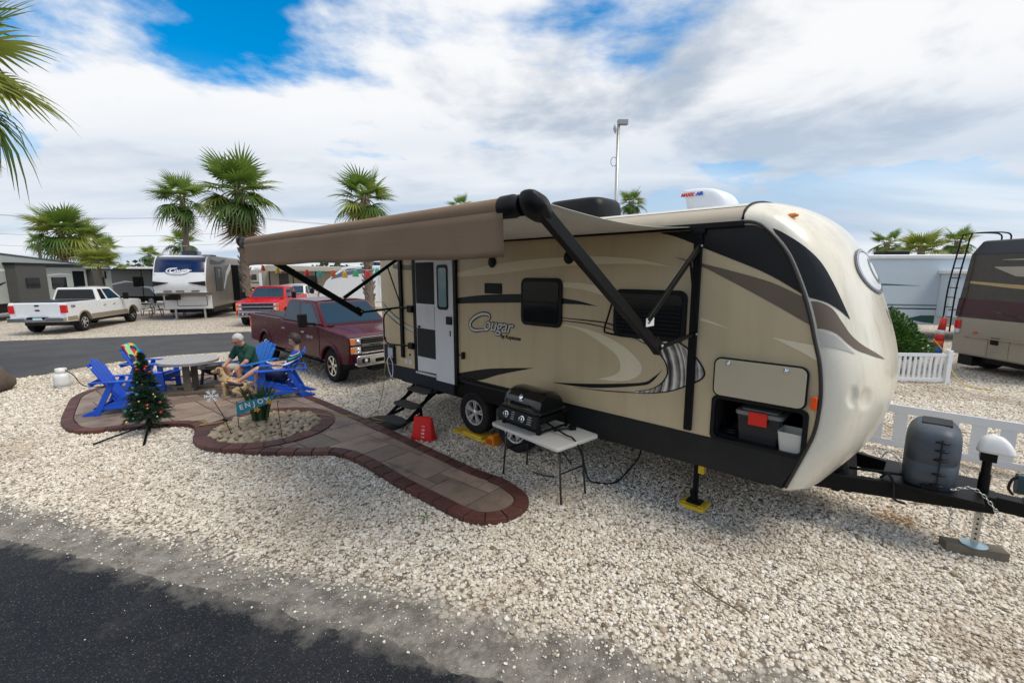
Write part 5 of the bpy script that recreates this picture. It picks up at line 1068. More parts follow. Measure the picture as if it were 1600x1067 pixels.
b_.add([(x, y, 0) for x, y in o0] + [(x, y, 0.2) for x, y in o1] + [(x*0.93, y*0.93, 0.2) for x, y in o1] + [(x*0.9, y*0.9, 0.02) for x, y in o0], [tuple(range(n_))[::-1], tuple(range(3*n_, 4*n_))] + [(k*n_ + i, k*n_ + (i+1) % n_, (k+1)*n_ + (i+1) % n_, (k+1)*n_ + i) for k in range(3) for i in range(n_)])
b_.build('bin_body', PLW, wt)
hc = thing('coiled_hose', 'dark coiled hose lying in the trailer storage hatch', 'hose', tl(3.80, 0.25, 0.985), TR_ROT)
MB().tube([(0.10*math.cos(a)*(1 - 0.01*a), 0.12*math.sin(a), 0.02 + 0.004*a) for a in np.linspace(0, 16, 60)], 0.014, 6).build('coil', BLACK, hc, smooth=True)
# propane cylinder on the left with its hose
pp = thing('propane_cylinder', 'white propane cylinder standing on gravel left of the patio', 'gas cylinder', (-10.45, 10.32, 0.0), R(20))
CYLW = pm('white_enamel', (0.72, 0.72, 0.69), 0.35, dirt=0.15)
MB().lathe([(0, 0.05), (0.10, 0.04), (0.148, 0.08), (0.155, 0.13), (0.155, 0.26), (0.145, 0.31), (0.10, 0.35), (0.04, 0.365), (0, 0.366)], 28).build('tank', CYLW, pp, auto=50)
MB().lathe([(0.105, 0.0), (0.115, 0.0), (0.115, 0.06), (0.105, 0.06)], 24, caps=False).build('foot_ring', CYLW, pp, auto=40)
b_ = MB(); b_.grid([[(0.10*math.cos(a), 0.10*math.sin(a), z) for a in np.linspace(R(20), R(340), 24)] for z in (0.34, 0.46)]); b_.build('collar', CYLW, pp, smooth=True, solid=0.006)
MB().cyl((0, 0, 0.36), (0, 0, 0.43), 0.025).cyl((0, 0, 0.41), (0.07, 0, 0.41), 0.014).build('valve', pm('brass', (0.45, 0.3, 0.1), 0.35, 0.9), pp)
hh = MB().tube(smooth_path([(-10.38, 10.36, 0.41), (-10.15, 10.3, 0.30), (-9.85, 10.2, 0.08), (-9.3, 10.1, 0.085), (-8.6, 10.1, 0.09), (-7.6, 10.3, 0.09), (-7.1, 10.5, 0.2)], 7), 0.011, 6).build('gas_hose', BLACK, None, smooth=True)
tag(hh, 'black hose from the white propane cylinder to the fire pit', 'hose')
bd = MB(); 
bo = link('boulder', rock_mesh('boulder', 77, pm('brown_rock', (0.10, 0.075, 0.055), 0.9, var=0.4, vs_=4, bump=0.6, bs=12), 0.22, 3), None, loc=(-11.82, 9.9, 0.25)); bo.scale = (0.5, 0.45, 0.42)
tag(bo, 'rounded brown boulder at the left edge of the picture', 'boulder')
# dropped leaves, twigs on the gravel
GL = pm('green_leaf', (0.06, 0.16, 0.02), 0.5)
lf = thing('fallen_leaf', 'small green leaf lying on gravel beside the path border', 'leaf', tuple(Vector((-0.93, 4.60, 0.035))))
for k in range(4): MB().grid([[(0.0, 0.0, 0.0), (0.05*math.cos(k*1.6), 0.05*math.sin(k*1.6), 0.02)], [(0.02*math.cos(k*1.6 + .8), 0.02*math.sin(k*1.6 + .8), 0.01), (0.075*math.cos(k*1.6 + .4), 0.075*math.sin(k*1.6 + .4), 0.015)]]).build('leaflet', GL, lf)
tw_ = tag(MB().tube(smooth_path([(1.55, 3.55, 0.035), (1.62, 3.40, 0.04), (1.74, 3.26, 0.035), (1.80, 3.17, 0.03)], 5), 0.006, 5).build('twig', pm('dry_twig', (0.12, 0.08, 0.04), 0.9), None), 'thin dry twig on the gravel at lower right', 'twig')
tw2 = tag(MB().tube(smooth_path([(0.28, 5.72, 0.03), (0.42, 5.62, 0.035), (0.55, 5.58, 0.03)], 5), 0.012, 5).build('tent_peg', MATS['brown_grey_steel'], None), 'short steel rod lying on gravel under the folding table', 'rod')
# kayak bow on the right
ky = thing('kayak', 'dark teal kayak bow poking in at the right edge', 'kayak', (6.06, 4.86, 0.02), R(-14))
KY = pm('teal_polyethylene', (0.007, 0.032, 0.042), 0.35, var=0.15, spec=0.35)
rows = []
for i in range(22):
    f = i / 21; x = -0.28 + 3.1*f; w_ = 0.37*math.sin(min(1, f*1.5 + 0.03)*math.pi/2) ** 0.8; h0_ = 0.10*(1 - min(1, f*2)) ** 2 + 0.02; h1_ = 0.36 - 0.06*min(1, f*2)
    if i == 0: w_ = 0.03
    rows.append([(x, w_*math.copysign(abs(math.cos(a)) ** 0.8, math.cos(a)), (h0_ + h1_)/2 + (h1_ - h0_)/2*math.copysign(abs(math.sin(a)) ** 0.8, math.sin(a))) for a in np.linspace(0, 2*math.pi, 25)])
MB().grid(rows).poly(rows[0][:-1]).poly(rows[-1][:-1]).build('hull', KY, ky, auto=60)
MB().tube(smooth_path([(-0.18, 0, 0.31), (-0.30, 0, 0.30), (-0.34, 0, 0.18), (-0.29, 0, 0.10)], 5), 0.014, 6).build('carry_handle', BLACK, ky, smooth=True)
# string of bell lanterns at the rear end of the awning
sg_ = thing('lantern_string', 'string of coloured bell lanterns under the rear awning edge', 'string lights')
pa, pb = tl(-2.25, -0.25, 2.74), tl(-2.0, -2.35, 2.78)
cols = [(0.02, 0.38, 0.36), (0.62, 0.02, 0.02), (0.04, 0.42, 0.16), (0.75, 0.42, 0.02), (0.65, 0.10, 0.02), (0.02, 0.38, 0.36), (0.62, 0.02, 0.02), (0.04, 0.42, 0.16), (0.75, 0.42, 0.02), (0.65, 0.10, 0.02)]
wire = [pa.lerp(pb, f) + Vector((0, 0, -0.035*abs(math.sin(f*5*math.pi)) - 0.05*math.sin(math.pi*f))) for f in np.linspace(0, 1, 80)]
MB().tube([tl(-2.3, -0.06, 1.2), tl(-2.4, -0.12, 1.9), tl(-2.33, -0.1, 2.2), tl(-2.42, -0.14, 2.45)] + wire, 0.004, 5).build('wire', WHITE, sg_, smooth=True)
for k in range(10):
    f = 0.02 + 0.95*k/9; p = wire[int(f*79)]; s_ = 0.135 - 0.055*k/9
    MB().lathe([(0.0, 0), (0.16*s_, 0), (0.22*s_, -0.12*s_), (0.30*s_, -0.35*s_), (0.40*s_, -0.75*s_), (0.50*s_, -1.0*s_), (0.42*s_, -0.98*s_), (0.0, -0.92*s_)], 8, Matrix.Translation(p)).build('bell_lantern', pm('lantern_%d' % (k % 5), cols[k], 0.35, coat=0.3), sg_, auto=50)

# ================================================================== pickups
def arch(xa, r, zc, zb, n=10):
    a0 = math.asin((zb - zc) / r); return [(xa + r*math.cos(a), zc + r*math.sin(a)) for a in np.linspace(math.pi - a0, a0, n)]
def paint(name, col, rough=0.28):
    m = pm(name, col, rough, var=0.04, coat=0.2, spec=0.15); m.node_tree.nodes['Principled BSDF'].inputs['Coat Roughness'].default_value = 0.14; return m
def pickup(name, label, loc, rz, col, wb=3.9, fo=0.98, ro=1.2, cab=(1.45, -0.95), crew=True, H=1.93, two=None, chrome=True, suv=False, badge=None, tail=False, glass=GLASSB, nosebar=True, cat='pickup truck'):
    v = thing(name, label, cat, loc, rz)
    P = paint('paint_' + label[:14], col); xf, xr = wb/2, -wb/2; F, B = xf + fo, xr - ro; hw = 1.0; zb = 0.52; cf, cr = cab[0] + (wb - 3.9)/2, cab[1] + (wb - 3.9)*0.2
    ra = 0.49; zc = 0.43; belt = 1.33
    rail = belt + 0.04 if not suv else belt
    out = [(F - 0.10, 0.60), (F - 0.03, 0.80), (F - 0.02, 1.05), (F - 0.06, 1.17), (F - 0.22, 1.225), (cf + 0.3, belt - 0.035), (cf - 0.1, belt), (cr, belt), (cr - 0.04, rail), (B + 0.05, rail), (B, rail - 0.06), (B + 0.02, 0.60)]
    low = [(B + 0.06, zb + 0.02)] + arch(xr, ra, zc, zb) + arch(xf, ra, zc, zb) + [(F - 0.14, zb + 0.02)]
    body = MB().prismy(out + low, -hw, hw).build('body', P, v, bevel=0.055, seg=3)
    # wheel-arch flares and dark liners
    for xa in (xf, xr):
        for sy in (-1, 1):
            pts = arch(xa, ra + 0.012, zc, zb - 0.02, 14)
            MB().tube([(x, sy*(hw - 0.004), z) for x, z in pts], 0.04, 8).build('wheel_arch', pm('tan_trim', (0.28, 0.23, 0.16), 0.4) if two else P, v, smooth=True)
        MB().prismy(arch(xa, ra - 0.01, zc, zb - 0.1, 12) + [(xa + 0.3, 0.3), (xa - 0.3, 0.3)], -hw + 0.10, hw - 0.10).build('wheel_well', DARKIN, v)
        for sy in (-1, 1): make_wheel(v, (xa, sy*(hw - 0.145), 0.405), 0.405, 0.27, 0.245, 6, -1 if sy < 0 else 1, rim=CHROME if chrome else ALU, split=False)
    MB().box((B + 0.3, -0.7, 0.38), (F - 0.4, 0.7, 0.6)).build('underbody', DARKIN, v)
    if two:
        for sy in (-1, 1):
            MB().box((xr + ra + 0.02, sy*hw - 0.014 if sy < 0 else hw, zb + 0.03), (xf - ra - 0.02, sy*hw if sy < 0 else hw + 0.014, 0.76)).build('lower_panel', MATS['tan_trim'], v)
            MB().box((B + 0.06, sy*hw - 0.010 if sy < 0 else hw, zb + 0.06), (xr - ra - 0.01, sy*hw if sy < 0 else hw + 0.010, 0.76)).build('lower_panel', MATS['tan_trim'], v)
    # greenhouse
    r0 = B + 0.25 if suv else cr
    wf = cf - 0.72; wr = r0 + (0.25 if suv else 0.13); hy0, hy1 = hw - 0.05, 0.76; zt = H
    bf, br = (cf, belt - 0.01), (r0, belt - 0.01)
    vb = [(cf, -hy0 + 0.05, belt - 0.02), (cf, hy0 - 0.05, belt - 0.02), (r0, hy0, belt - 0.02), (r0, -hy0, belt - 0.02)]
    vt = [(wf, -hy1 + 0.02, zt - 0.03), (wf, hy1 - 0.02, zt - 0.03), (wr, hy1, zt - 0.02), (wr, -hy1, zt - 0.02)]
    b = MB(); b.add(vb + vt, [(3,2,1,0),(4,5,6,7),(0,1,5,4),(1,2,6,5),(2,3,7,6),(3,0,4,7)]); cabo = b.build('cab', P, v, bevel=0.06, seg=3)
    MB().grid([[(x, y, zt - 0.02 + 0.03*(1 - (y/hy1) ** 2)) for y in np.linspace(-hy1 + 0.05, hy1 - 0.05, 7)] for x in (wf - 0.05, wr + 0.06)]).build('roof_skin', P, cabo, smooth=True)
    def face(q, pts, off, nm, mat):
        a, b_, c, d = [Vector(p) for p in q]; n = (b_ - a).cross(d - a).normalized()
        if n.dot((a + c)/2 - Vector(((cf + r0)/2, 0, 1.5))) < 0: n = -n
        o = []
        for s_, t in pts: o.append((a.lerp(b_, s_)).lerp(d.lerp(c, s_), t))
        bb = MB(); k = len(o); bb.add([p + n*off for p in o] + [p - n*0.004 for p in o], [tuple(range(k))] + [(i, (i+1) % k, k + (i+1) % k, k + i) for i in range(k)])
        return bb.build(nm, mat, cabo)
    R4 = lambda s0, s1, t0, t1: [(s0 + .015, t0), (s1 - .015, t0), (s1, t0 + .05), (s1, t1 - .06), (s1 - .02, t1), (s0 + .02, t1), (s0, t1 - .06), (s0, t0 + .05)]
    face((vb[0], vb[1], vt[1], vt[0]), R4(0.05, 0.95, 0.10, 0.93), 0.005, 'windscreen', glass)
    face((vb[3], vb[2], vt[2], vt[3]), R4(0.06, 0.94, 0.14, 0.86), 0.005, 'rear_window', GLASS)
    for i0, i1, j1, j0 in ((0, 3, 3, 0), (1, 2, 2, 1)):
        q = (vb[i0], vb[i1], vt[j1], vt[j0])
        if suv: parts = ((0.06, 0.30), (0.335, 0.60), (0.64, 0.93))
        elif crew: parts = ((0.09, 0.49), (0.545, 0.92))
        else: parts = ((0.10, 0.62), (0.69, 0.90))
        for k, (s0, s1) in enumerate(parts):
            pts = [(s0, 0.10), (s1, 0.10), (s1, 0.84), (s1 - 0.03, 0.88), (s0 + (0.09 if k == 0 else 0.02), 0.88), (s0 + (0.05 if k == 0 else 0.0), 0.80)]
            face(q, pts, 0.004, 'side_window', glass if k == 0 else GLASS)
    # doors, handles, mirrors, boards
    dl = [(cf - 0.08, cf - 1.12), (cf - 1.14, r0 + 0.12)] if crew or suv else [(cf - 0.08, cf - 1.25), (cf - 1.27, r0 + 0.1)]
    for sy in (-1, 1):
        for x1, x0 in dl:
            y_ = sy*hw
            d = MB().prismy([(x0, 0.60), (x1, 0.60), (x1 + 0.02, 0.95), (x1 - 0.02, belt - 0.03), (x0, belt - 0.03)], y_ - 0.002*sy, y_ + 0.009*sy).build('door', P, v, bevel=0.004)
            MB().cbox((x0 + 0.17, y_ + 0.026*sy, 1.12), (0.20, 0.03, 0.035)).build('handle', CHROME if chrome else P, d, bevel=0.008)
        MB().box((xr + ra + 0.1, sy*0.93 - 0.06, 0.40), (xf - ra - 0.1, sy*0.93 + 0.06, 0.435)).build('running_board', BLACK, v, bevel=0.01)
        m = MB().cbox((cf - 0.42, sy*(hw + 0.24), 1.47), (0.13, 0.22, 0.34)).build('mirror', BLACK, v, bevel=0.03)
        MB().bar((cf - 0.36, sy*0.94, 1.36), (cf - 0.4, sy*(hw + 0.16), 1.38), 0.05, 0.06).build('mirror_arm', BLACK, m)
        if tail: MB().cbox((cf - 0.34, sy*(hw + 0.25), 1.47), (0.02, 0.13, 0.12)).build('mirror_lamp', AMBER, m)
    # front
    MB().prism(rrect(-0.88, 0.88, 0.50, 0.76, 0.06), lambda p, t: (t, p[0], p[1]), F - 0.06, F + 0.08).build('front_bumper', CHROME if chrome else BLACK, v, bevel=0.03, seg=3)
    MB().prism(rrect(-0.5, 0.5, 0.36, 0.50, 0.04), lambda p, t: (t, p[0], p[1]), F - 0.2, F + 0.03).build('air_dam', BLACK, v)
    MB().box((F + 0.075, -0.42, 0.57), (F + 0.085, 0.42, 0.66)).build('bumper_intake', BLACK, v)
    for sy in (-1, 1):
        fg = MB().prism(rrect(sy*0.66 - 0.10, sy*0.66 + 0.10, 0.58, 0.69, 0.02), lambda p, t: (t, p[0], p[1]), F + 0.07, F + 0.084).build('fog_lamp_bezel', BLACK, v)
        MB().lathe([(0, 0), (0.045, 0), (0.04, 0.012), (0, 0.014)], 14, Matrix.Translation((F + 0.084, sy*0.66, 0.635)) @ Matrix.Rotation(R(90), 4, 'Y')).build('fog_lamp', pm('lamp_glass', (0.6, 0.62, 0.62), 0.1, 0.3), fg, smooth=True)
    gl = MB().box((F - 0.08, -0.70, 0.79), (F - 0.005, 0.70, 1.17)).build('grille', BLACK, v, bevel=0.01)
    for z, h in ((1.155, 0.045), (0.985, 0.06), (0.81, 0.035)) if nosebar else ((1.15, 0.03), (0.80, 0.03)): MB().box((F - 0.04, -0.71, z - h/2), (F + 0.012, 0.71, z + h/2)).build('grille_bar', CHROME if chrome else P, gl, bevel=0.008)
    for z in (0.86, 0.90, 1.045, 1.09): MB().box((F - 0.02, -0.69, z), (F + 0.003, 0.69, z + 0.012)).build('grille_slat', pm('grey_grille', (0.12, 0.12, 0.125), 0.35, 0.5), gl)
    for sy in (-1, 1):
        for z0, z1 in ((1.0, 1.16), (0.80, 0.965)):
            a0, a1 = sorted((sy*0.715, sy*0.975))
            hl = MB().box((F - 0.14, a0, z0), (F - 0.012, a1, z1)).build('headlight', pm('headlamp_glass', (0.5, 0.52, 0.54), 0.08, 0.5, coat=0.6), v, bevel=0.015)
            e0, e1 = sorted((sy*0.86, sy*0.978)); MB().box((F - 0.15, e0, z0 + 0.02), (F - 0.009, e1, z1 - 0.02)).build('turn_signal', AMBER, hl, bevel=0.01)
            MB().lathe([(0, 0), (0.055, 0), (0.05, 0.01), (0, 0.012)], 14, Matrix.Translation((F - 0.012, sy*0.785, (z0 + z1)/2)) @ Matrix.Rotation(R(90), 4, 'Y')).build('lamp_lens', CHROME, hl, smooth=True)
    MB().prism([(-0.70, 0), (0.70, 0), (0.62, 0.035), (-0.62, 0.035)], lambda p, t: (F - 0.28 + (cf + 0.12 - F + 0.28)*t, p[0]*(1 + 0.08*t), 1.205 + p[1] + (belt - 0.03 - 1.205)*t), 0, 1).build('bonnet_bulge', P, v, bevel=0.012)
    MB().box((cf - 0.02, -0.8, belt - 0.02), (cf + 0.10, 0.8, belt + 0.012)).build('cowl', BLACK, v)
    # rear
    if not suv:
        MB().box((B + 0.10, -hw + 0.12, rail - 0.02), (cr - 0.06, hw - 0.12, rail + 0.022)).build('bed_cover', BLACK, v, bevel=0.01)
        tg_ = MB().box((B - 0.012, -0.76, 0.76), (B + 0.03, 0.76, rail - 0.03)).build('tailgate', P, v, bevel=0.012)
        MB().cbox((B - 0.02, 0, 1.25), (0.02, 0.16, 0.06)).build('tailgate_handle', BLACK, tg_, bevel=0.008)
        MB().sph((B - 0.014, 0, 1.05), (0.012, 0.10, 0.042)).build('tailgate_badge', pm('badge_blue', (0.02, 0.03, 0.08), 0.3), tg_, smooth=True)
    for sy in (-1, 1):
        a0, a1 = sorted((sy*0.80, sy*1.005)); MB().box((B - 0.012, a0, 0.92), (B + 0.14, a1, 1.26)).build('tail_light', REDL, v, bevel=0.015)
    rb = MB().prism([(-0.98, 0.56), (0.98, 0.56), (0.98, 0.74), (0.35, 0.74), (0.33, 0.66), (-0.33, 0.66), (-0.35, 0.74), (-0.98, 0.74)], lambda p, t: (t, p[0], p[1]), B - 0.20, B + 0.02).build('rear_bumper', CHROME if chrome else BLACK, v, bevel=0.015)
    MB().box((B - 0.07, -0.34, 0.52), (B + 0.03, 0.34, 0.76)).build('plate_recess', BLACK, v)
    MB().box((B - 0.085, -0.16, 0.58), (B - 0.072, 0.16, 0.74)).build('licence_plate', pm('licence_plate', (0.4, 0.6, 0.6), 0.5), v)
    if badge:
        for sy in (-1, 1):
            x, z, sz, cl = badge[1:]
            link('badge_lettering', text_mesh(badge[0], sz, 0.003, 0.15, 0.002), pm('badge_' + badge[0], cl, 0.35, 0.5), v, loc=(x, sy*(hw + 0.012), z), rot=(R(90), 0, 0 if sy < 0 else R(180)))
    return v
hM = math.atan2(-0.678, 0.735)
_f = Vector((math.cos(hM), math.sin(hM))); _l = Vector((-_f.y, _f.x)); _o = Vector((-4.29, 10.94)) + _l*0.855 - _f*2.125
pickup('pickup_truck', 'maroon crew-cab pickup parked behind the blue chairs', (_o.x, _o.y, 0), hM, (0.070, 0.002, 0.012), wb=4.25, ro=1.22, badge=('2500 HD', 1.03, 1.02, 0.10, (0.5, 0.5, 0.5)))
pickup('pickup_truck', 'bright red pickup facing the camera beside the fifth wheel', (-13.11, 25.2, 0), math.atan2(-0.98, 0.2), (0.62, 0.004, 0.006), wb=3.7)
_h = Vector((-0.25, 0.968)); _o = Vector((-20.54, 20.55)) + _h*2.0
pickup('pickup_truck', 'white and tan pickup seen from behind across the lane', (_o.x, _o.y, 0), math.atan2(_h.y, _h.x), (0.74, 0.75, 0.76), wb=4.0, crew=False, cab=(1.35, -0.75), two=True, tail=True, H=1.96, badge=('FX4', -3.02 + 0.3, 1.18, 0.16, (0.12, 0.02, 0.02)))
pickup('sport_utility', 'white sport utility parked behind the red pickup', (-14.3, 30.0, 0), math.atan2(-0.97, 0.22), (0.72, 0.73, 0.74), wb=3.2, suv=True, H=1.88, ro=1.0, cat='car')

# ================================================================== people and dog
def capsule(mb, a, b, ra, rb, n=14):
    a, b = Vector(a), Vector(b); d = (b - a); L = d.length
    if L < 1e-5: mb.sph(a, ra, n, 10); return
    d.normalize(); pts = []; rs = []
    for t in (-0.98, -0.85, -0.6, -0.3): pts.append(a + d*ra*t); rs.append(ra*math.sqrt(1 - t*t))
    pts += [a, b]; rs += [ra, rb]
    for t in (0.3, 0.6, 0.85, 0.98): pts.append(b + d*rb*t); rs.append(rb*math.sqrt(1 - t*t))
    mb.tube(pts, rs, n)
def fuse(mb, name, mat, parent, vox=0.009, sm=4):
    o = mb.build(name, mat, parent, smooth=True)
    r = o.modifiers.new('fuse', 'REMESH'); r.mode = 'VOXEL'; r.voxel_size = vox; r.use_smooth_shade = True
    s = o.modifiers.new('soften', 'SMOOTH'); s.factor = 0.5; s.iterations = sm
    return o
SKIN = pm('skin', (0.56, 0.31, 0.21), 0.5, var=0.12, vs_=10); SKIN2 = pm('skin_tanned', (0.48, 0.25, 0.16), 0.5, var=0.12, vs_=10)
def hand(mb, wrist, d, up, curl=0.5, r=0.0085, side=1):
    """palm + four fingers + thumb, starting at the wrist along d with back-of-hand normal up"""
    w = Vector(wrist); d = Vector(d).normalized(); up = Vector(up); up = (up - d*up.dot(d)).normalized(); s = d.cross(up)
    for k in (-1, 0, 1): capsule(mb, w + s*k*0.014, w + d*0.075 + s*k*0.024, 0.017, 0.015, 8)
    for k, L in zip((-1.5, -0.5, 0.5, 1.5), (0.062, 0.074, 0.078, 0.066)):
        p = w + d*0.08 + s*k*0.019; q = p + (d*math.cos(curl) - up*math.sin(curl))*L*0.5; q2 = q + (d*math.cos(curl*2.2) - up*math.sin(curl*2.2))*L*0.5
        capsule(mb, p, q, r, r*0.95, 8); capsule(mb, q, q2, r*0.95, r*0.8, 8)
    p = w + d*0.025 + s*side*0.028; q = p + (d*0.6 + s*side*0.75 - up*0.3).normalized()*0.035; capsule(mb, p, q, 0.011, 0.0095, 8); capsule(mb, q, q + (d*0.9 + s*side*0.1 - up*0.4).normalized()*0.03, 0.0095, 0.008, 8)
def head(mb, c, f, up, k=1.0):
    c, f, up = Vector(c), Vector(f).normalized(), Vector(up); up = (up - f*up.dot(f)).normalized(); s = f.cross(up)
    M = Matrix((f, s, up)).transposed()
    mb.sph(c + up*0.02*k, (0.098*k, 0.078*k, 0.105*k), 18, 12, M)
    mb.sph(c + f*0.03*k - up*0.045*k, (0.068*k, 0.058*k, 0.070*k), 14, 10, M)
    mb.sph(c + f*0.055*k - up*0.088*k, (0.030*k, 0.034*k, 0.026*k), 10, 8, M)           # chin
    capsule(mb, c + f*0.094*k + up*0.015*k, c + f*0.112*k - up*0.022*k, 0.010*k, 0.016*k, 8)   # nose
    mb.sph(c + f*0.093*k - up*0.052*k, (0.010*k, 0.024*k, 0.007*k), 8, 6, M); mb.sph(c + f*0.091*k - up*0.064*k, (0.010*k, 0.020*k, 0.007*k), 8, 6, M)
    for sg in (-1, 1):
        mb.sph(c + s*sg*0.078*k - f*0.005*k - up*0.005*k, (0.020*k, 0.009*k, 0.032*k), 8, 6, M)
        mb.sph(c + f*0.082*k + s*sg*0.032*k + up*0.028*k, (0.012*k, 0.024*k, 0.008*k), 8, 6, M)   # brow
    return c, f, up, s
def face_bits(hd, parent, hairm, glasses=False):
    c, f, up, s = hd
    for sg in (-1, 1): MB().sph(c + f*0.088 + s*sg*0.031 + up*0.008, 0.0095, 8, 6).build('eye', pm('eye_dark', (0.03, 0.025, 0.02), 0.2), parent, smooth=True)
    if glasses:
        b = MB()
        for sg in (-1, 1):
            b.tube([c + f*0.104 + s*(sg*0.032 + 0.024*math.cos(a)) + up*(0.006 + 0.018*math.sin(a)) for a in np.linspace(0, 2*math.pi, 13)], 0.0025, 5, False)
            b.tube([c + f*0.10 + s*sg*0.058 + up*0.01, c - f*0.01 + s*sg*0.082 + up*0.012], 0.0022, 5)
        b.build('glasses', BLACK, parent)
def hair(hd, parent, mat, top=1.0, back=135, thick=0.012, recede=0.02):
    c, f, up, s = hd; M = Matrix((f, s, up)).transposed(); b = MB(); rows = []
    c2 = c + up*0.022 - f*(0.008 + recede)
    for i in range(11):
        t = i / 10*R(back); row = []
        for j in range(29):
            a = 2*math.pi*j/28; aw = abs((a + math.pi) % (2*math.pi) - math.pi); sm_ = min(1, max(0, (aw - R(50))/R(48))); lim = 0.44 + 0.56*sm_*sm_*(3 - 2*sm_) + 0.03*math.sin(a*7)         # shorter at the forehead
            tt = t*lim; r0 = Vector(((0.100 + thick)*math.sin(tt)*math.cos(a), (0.080 + thick)*math.sin(tt)*math.sin(a), (0.105 + thick*top)*math.cos(tt)))
            w_ = 1 + 0.03*math.sin(a*9 + i*1.7) + 0.02*math.sin(a*17 - i)
            row.append(c2 + M @ (r0*w_))
        rows.append(row)
    b.grid(rows); return b.build('hair', mat, parent, smooth=True, solid=0.012)
# ---- person in the striped top
pw = thing('person', 'seated person in blue and white striped top with bare legs crossed', 'person', (-4.86, 9.40, ZP), R(203))
b = MB(); hips = Vector((0.0, 0, 0.45))
kn_l, an_l = Vector((0.44, 0.06, 0.62)), Vector((0.78, 0.02, 0.40)); kn_r, an_r = Vector((0.46, -0.10, 0.50)), Vector((0.50, -0.10, 0.10))
for sg, kn, an in ((1, kn_l, an_l), (-1, kn_r, an_r)):
    capsule(b, (0.02, sg*0.09, 0.45), kn, 0.085, 0.058); capsule(b, kn, kn.lerp(an, 0.35), 0.056, 0.057); capsule(b, kn.lerp(an, 0.35), an, 0.057, 0.036)
capsule(b, an_l, an_l + Vector((0.05, 0, -0.06)), 0.036, 0.03); capsule(b, an_l + Vector((0.0, 0, -0.05)), an_l + Vector((0.19, -0.01, 0.02)), 0.032, 0.026); capsule(b, an_r, an_r + Vector((0.18, 0, -0.05)), 0.036, 0.026)
capsule(b, (-0.02, -0.07, 0.45), (-0.02, 0.07, 0.45), 0.115, 0.115)
for y in (-0.06, 0.06): capsule(b, (-0.08, y, 0.48), (-0.29, y, 0.84), 0.095, 0.10)
capsule(b, (-0.31, 0, 0.90), (-0.32, 0, 1.06), 0.055, 0.05)
hdw = head(b, (-0.285, 0, 1.17), (0.93, 0.10, -0.32), (0, 0, 1))
for sg in (-1, 1):
    sh, el, wr = Vector((-0.30, sg*0.165, 0.89)), Vector((-0.14, sg*0.22, 0.68)), Vector((0.08, sg*0.09, 0.70))
    capsule(b, (-0.30, sg*0.08, 0.89), sh, 0.06, 0.055); capsule(b, sh, el, 0.05, 0.04); capsule(b, el, wr, 0.039, 0.027); hand(b, wr, Vector((0.9, -sg*0.3, 0.15)), (0, 0.0, 1), 0.75, side=-sg if sg > 0 else 1)
bw = fuse(b, 'body', SKIN, pw, 0.008, 3)
def stripe_mat():
    m = bpy.data.materials.new('striped_knit'); m.use_nodes = True; nt = m.node_tree; bs = nt.nodes['Principled BSDF']; L = nt.links
    tc = nt.nodes.new('ShaderNodeTexCoord'); mp = nt.nodes.new('ShaderNodeMapping'); mp.inputs['Rotation'].default_value = (0, R(-20), 0); L.new(tc.outputs['Object'], mp.inputs[0])
    sx = nt.nodes.new('ShaderNodeSeparateXYZ'); L.new(mp.outputs[0], sx.inputs[0]); mm = nt.nodes.new('ShaderNodeMath'); mm.operation = 'MULTIPLY'; L.new(sx.outputs[2], mm.inputs[0]); mm.inputs[1].default_value = 5.2
    fr = nt.nodes.new('ShaderNodeMath'); fr.operation = 'FRACT'; L.new(mm.outputs[0], fr.inputs[0]); cr = nt.nodes.new('ShaderNodeValToRGB'); cr.color_ramp.interpolation = 'CONSTANT'; L.new(fr.outputs[0], cr.inputs[0]); e = cr.color_ramp.elements
    e[0].position = 0; e[0].color = (0.015, 0.05, 0.36, 1); e[1].position = 0.26; e[1].color = (0.68, 0.70, 0.74, 1)
    for p, c in ((0.40, (0.02, 0.025, 0.05, 1)), (0.60, (0.03, 0.42, 0.38, 1)), (0.73, (0.02, 0.025, 0.05, 1)), (0.86, (0.62, 0.66, 0.72, 1)), (0.93, (0.015, 0.05, 0.36, 1))): q = e.new(p); q.color = c
    L.new(cr.outputs[0], bs.inputs['Base Color']); bs.inputs['Roughness'].default_value = 0.9; return m
b = MB()
for y in (-0.065, 0.065): capsule(b, (-0.07, y, 0.47), (-0.29, y, 0.85), 0.115, 0.108)
capsule(b, (-0.30, -0.12, 0.89), (-0.30, 0.12, 0.89), 0.078, 0.078)
for sg in (-1, 1): sh, el = Vector((-0.30, sg*0.165, 0.89)), Vector((-0.14, sg*0.22, 0.68)); capsule(b, sh, sh.lerp(el, 0.95), 0.068, 0.056); capsule(b, el, el.lerp(Vector((0.08, sg*0.09, 0.70)), 0.35), 0.055, 0.046)
fuse(b, 'striped_top', stripe_mat(), pw, 0.010, 4)
b = MB(); NAVY = pm('navy_cotton', (0.010, 0.018, 0.06), 0.9, bump=1.0, bs=11)
capsule(b, (-0.02, -0.08, 0.45), (-0.02, 0.08, 0.45), 0.13, 0.13)
for sg, kn in ((1, kn_l), (-1, kn_r)): capsule(b, (0.02, sg*0.09, 0.45), Vector((0.02, sg*0.09, 0.45)).lerp(kn, 0.82), 0.105, 0.088)
fuse(b, 'shorts', NAVY, pw, 0.011, 4)
hair(hdw, pw, pm('dark_brown_hair', (0.028, 0.020, 0.016), 0.6, var=0.4, vs_=40), 1.5, 138, 0.022, 0.004); face_bits(hdw, pw, None)
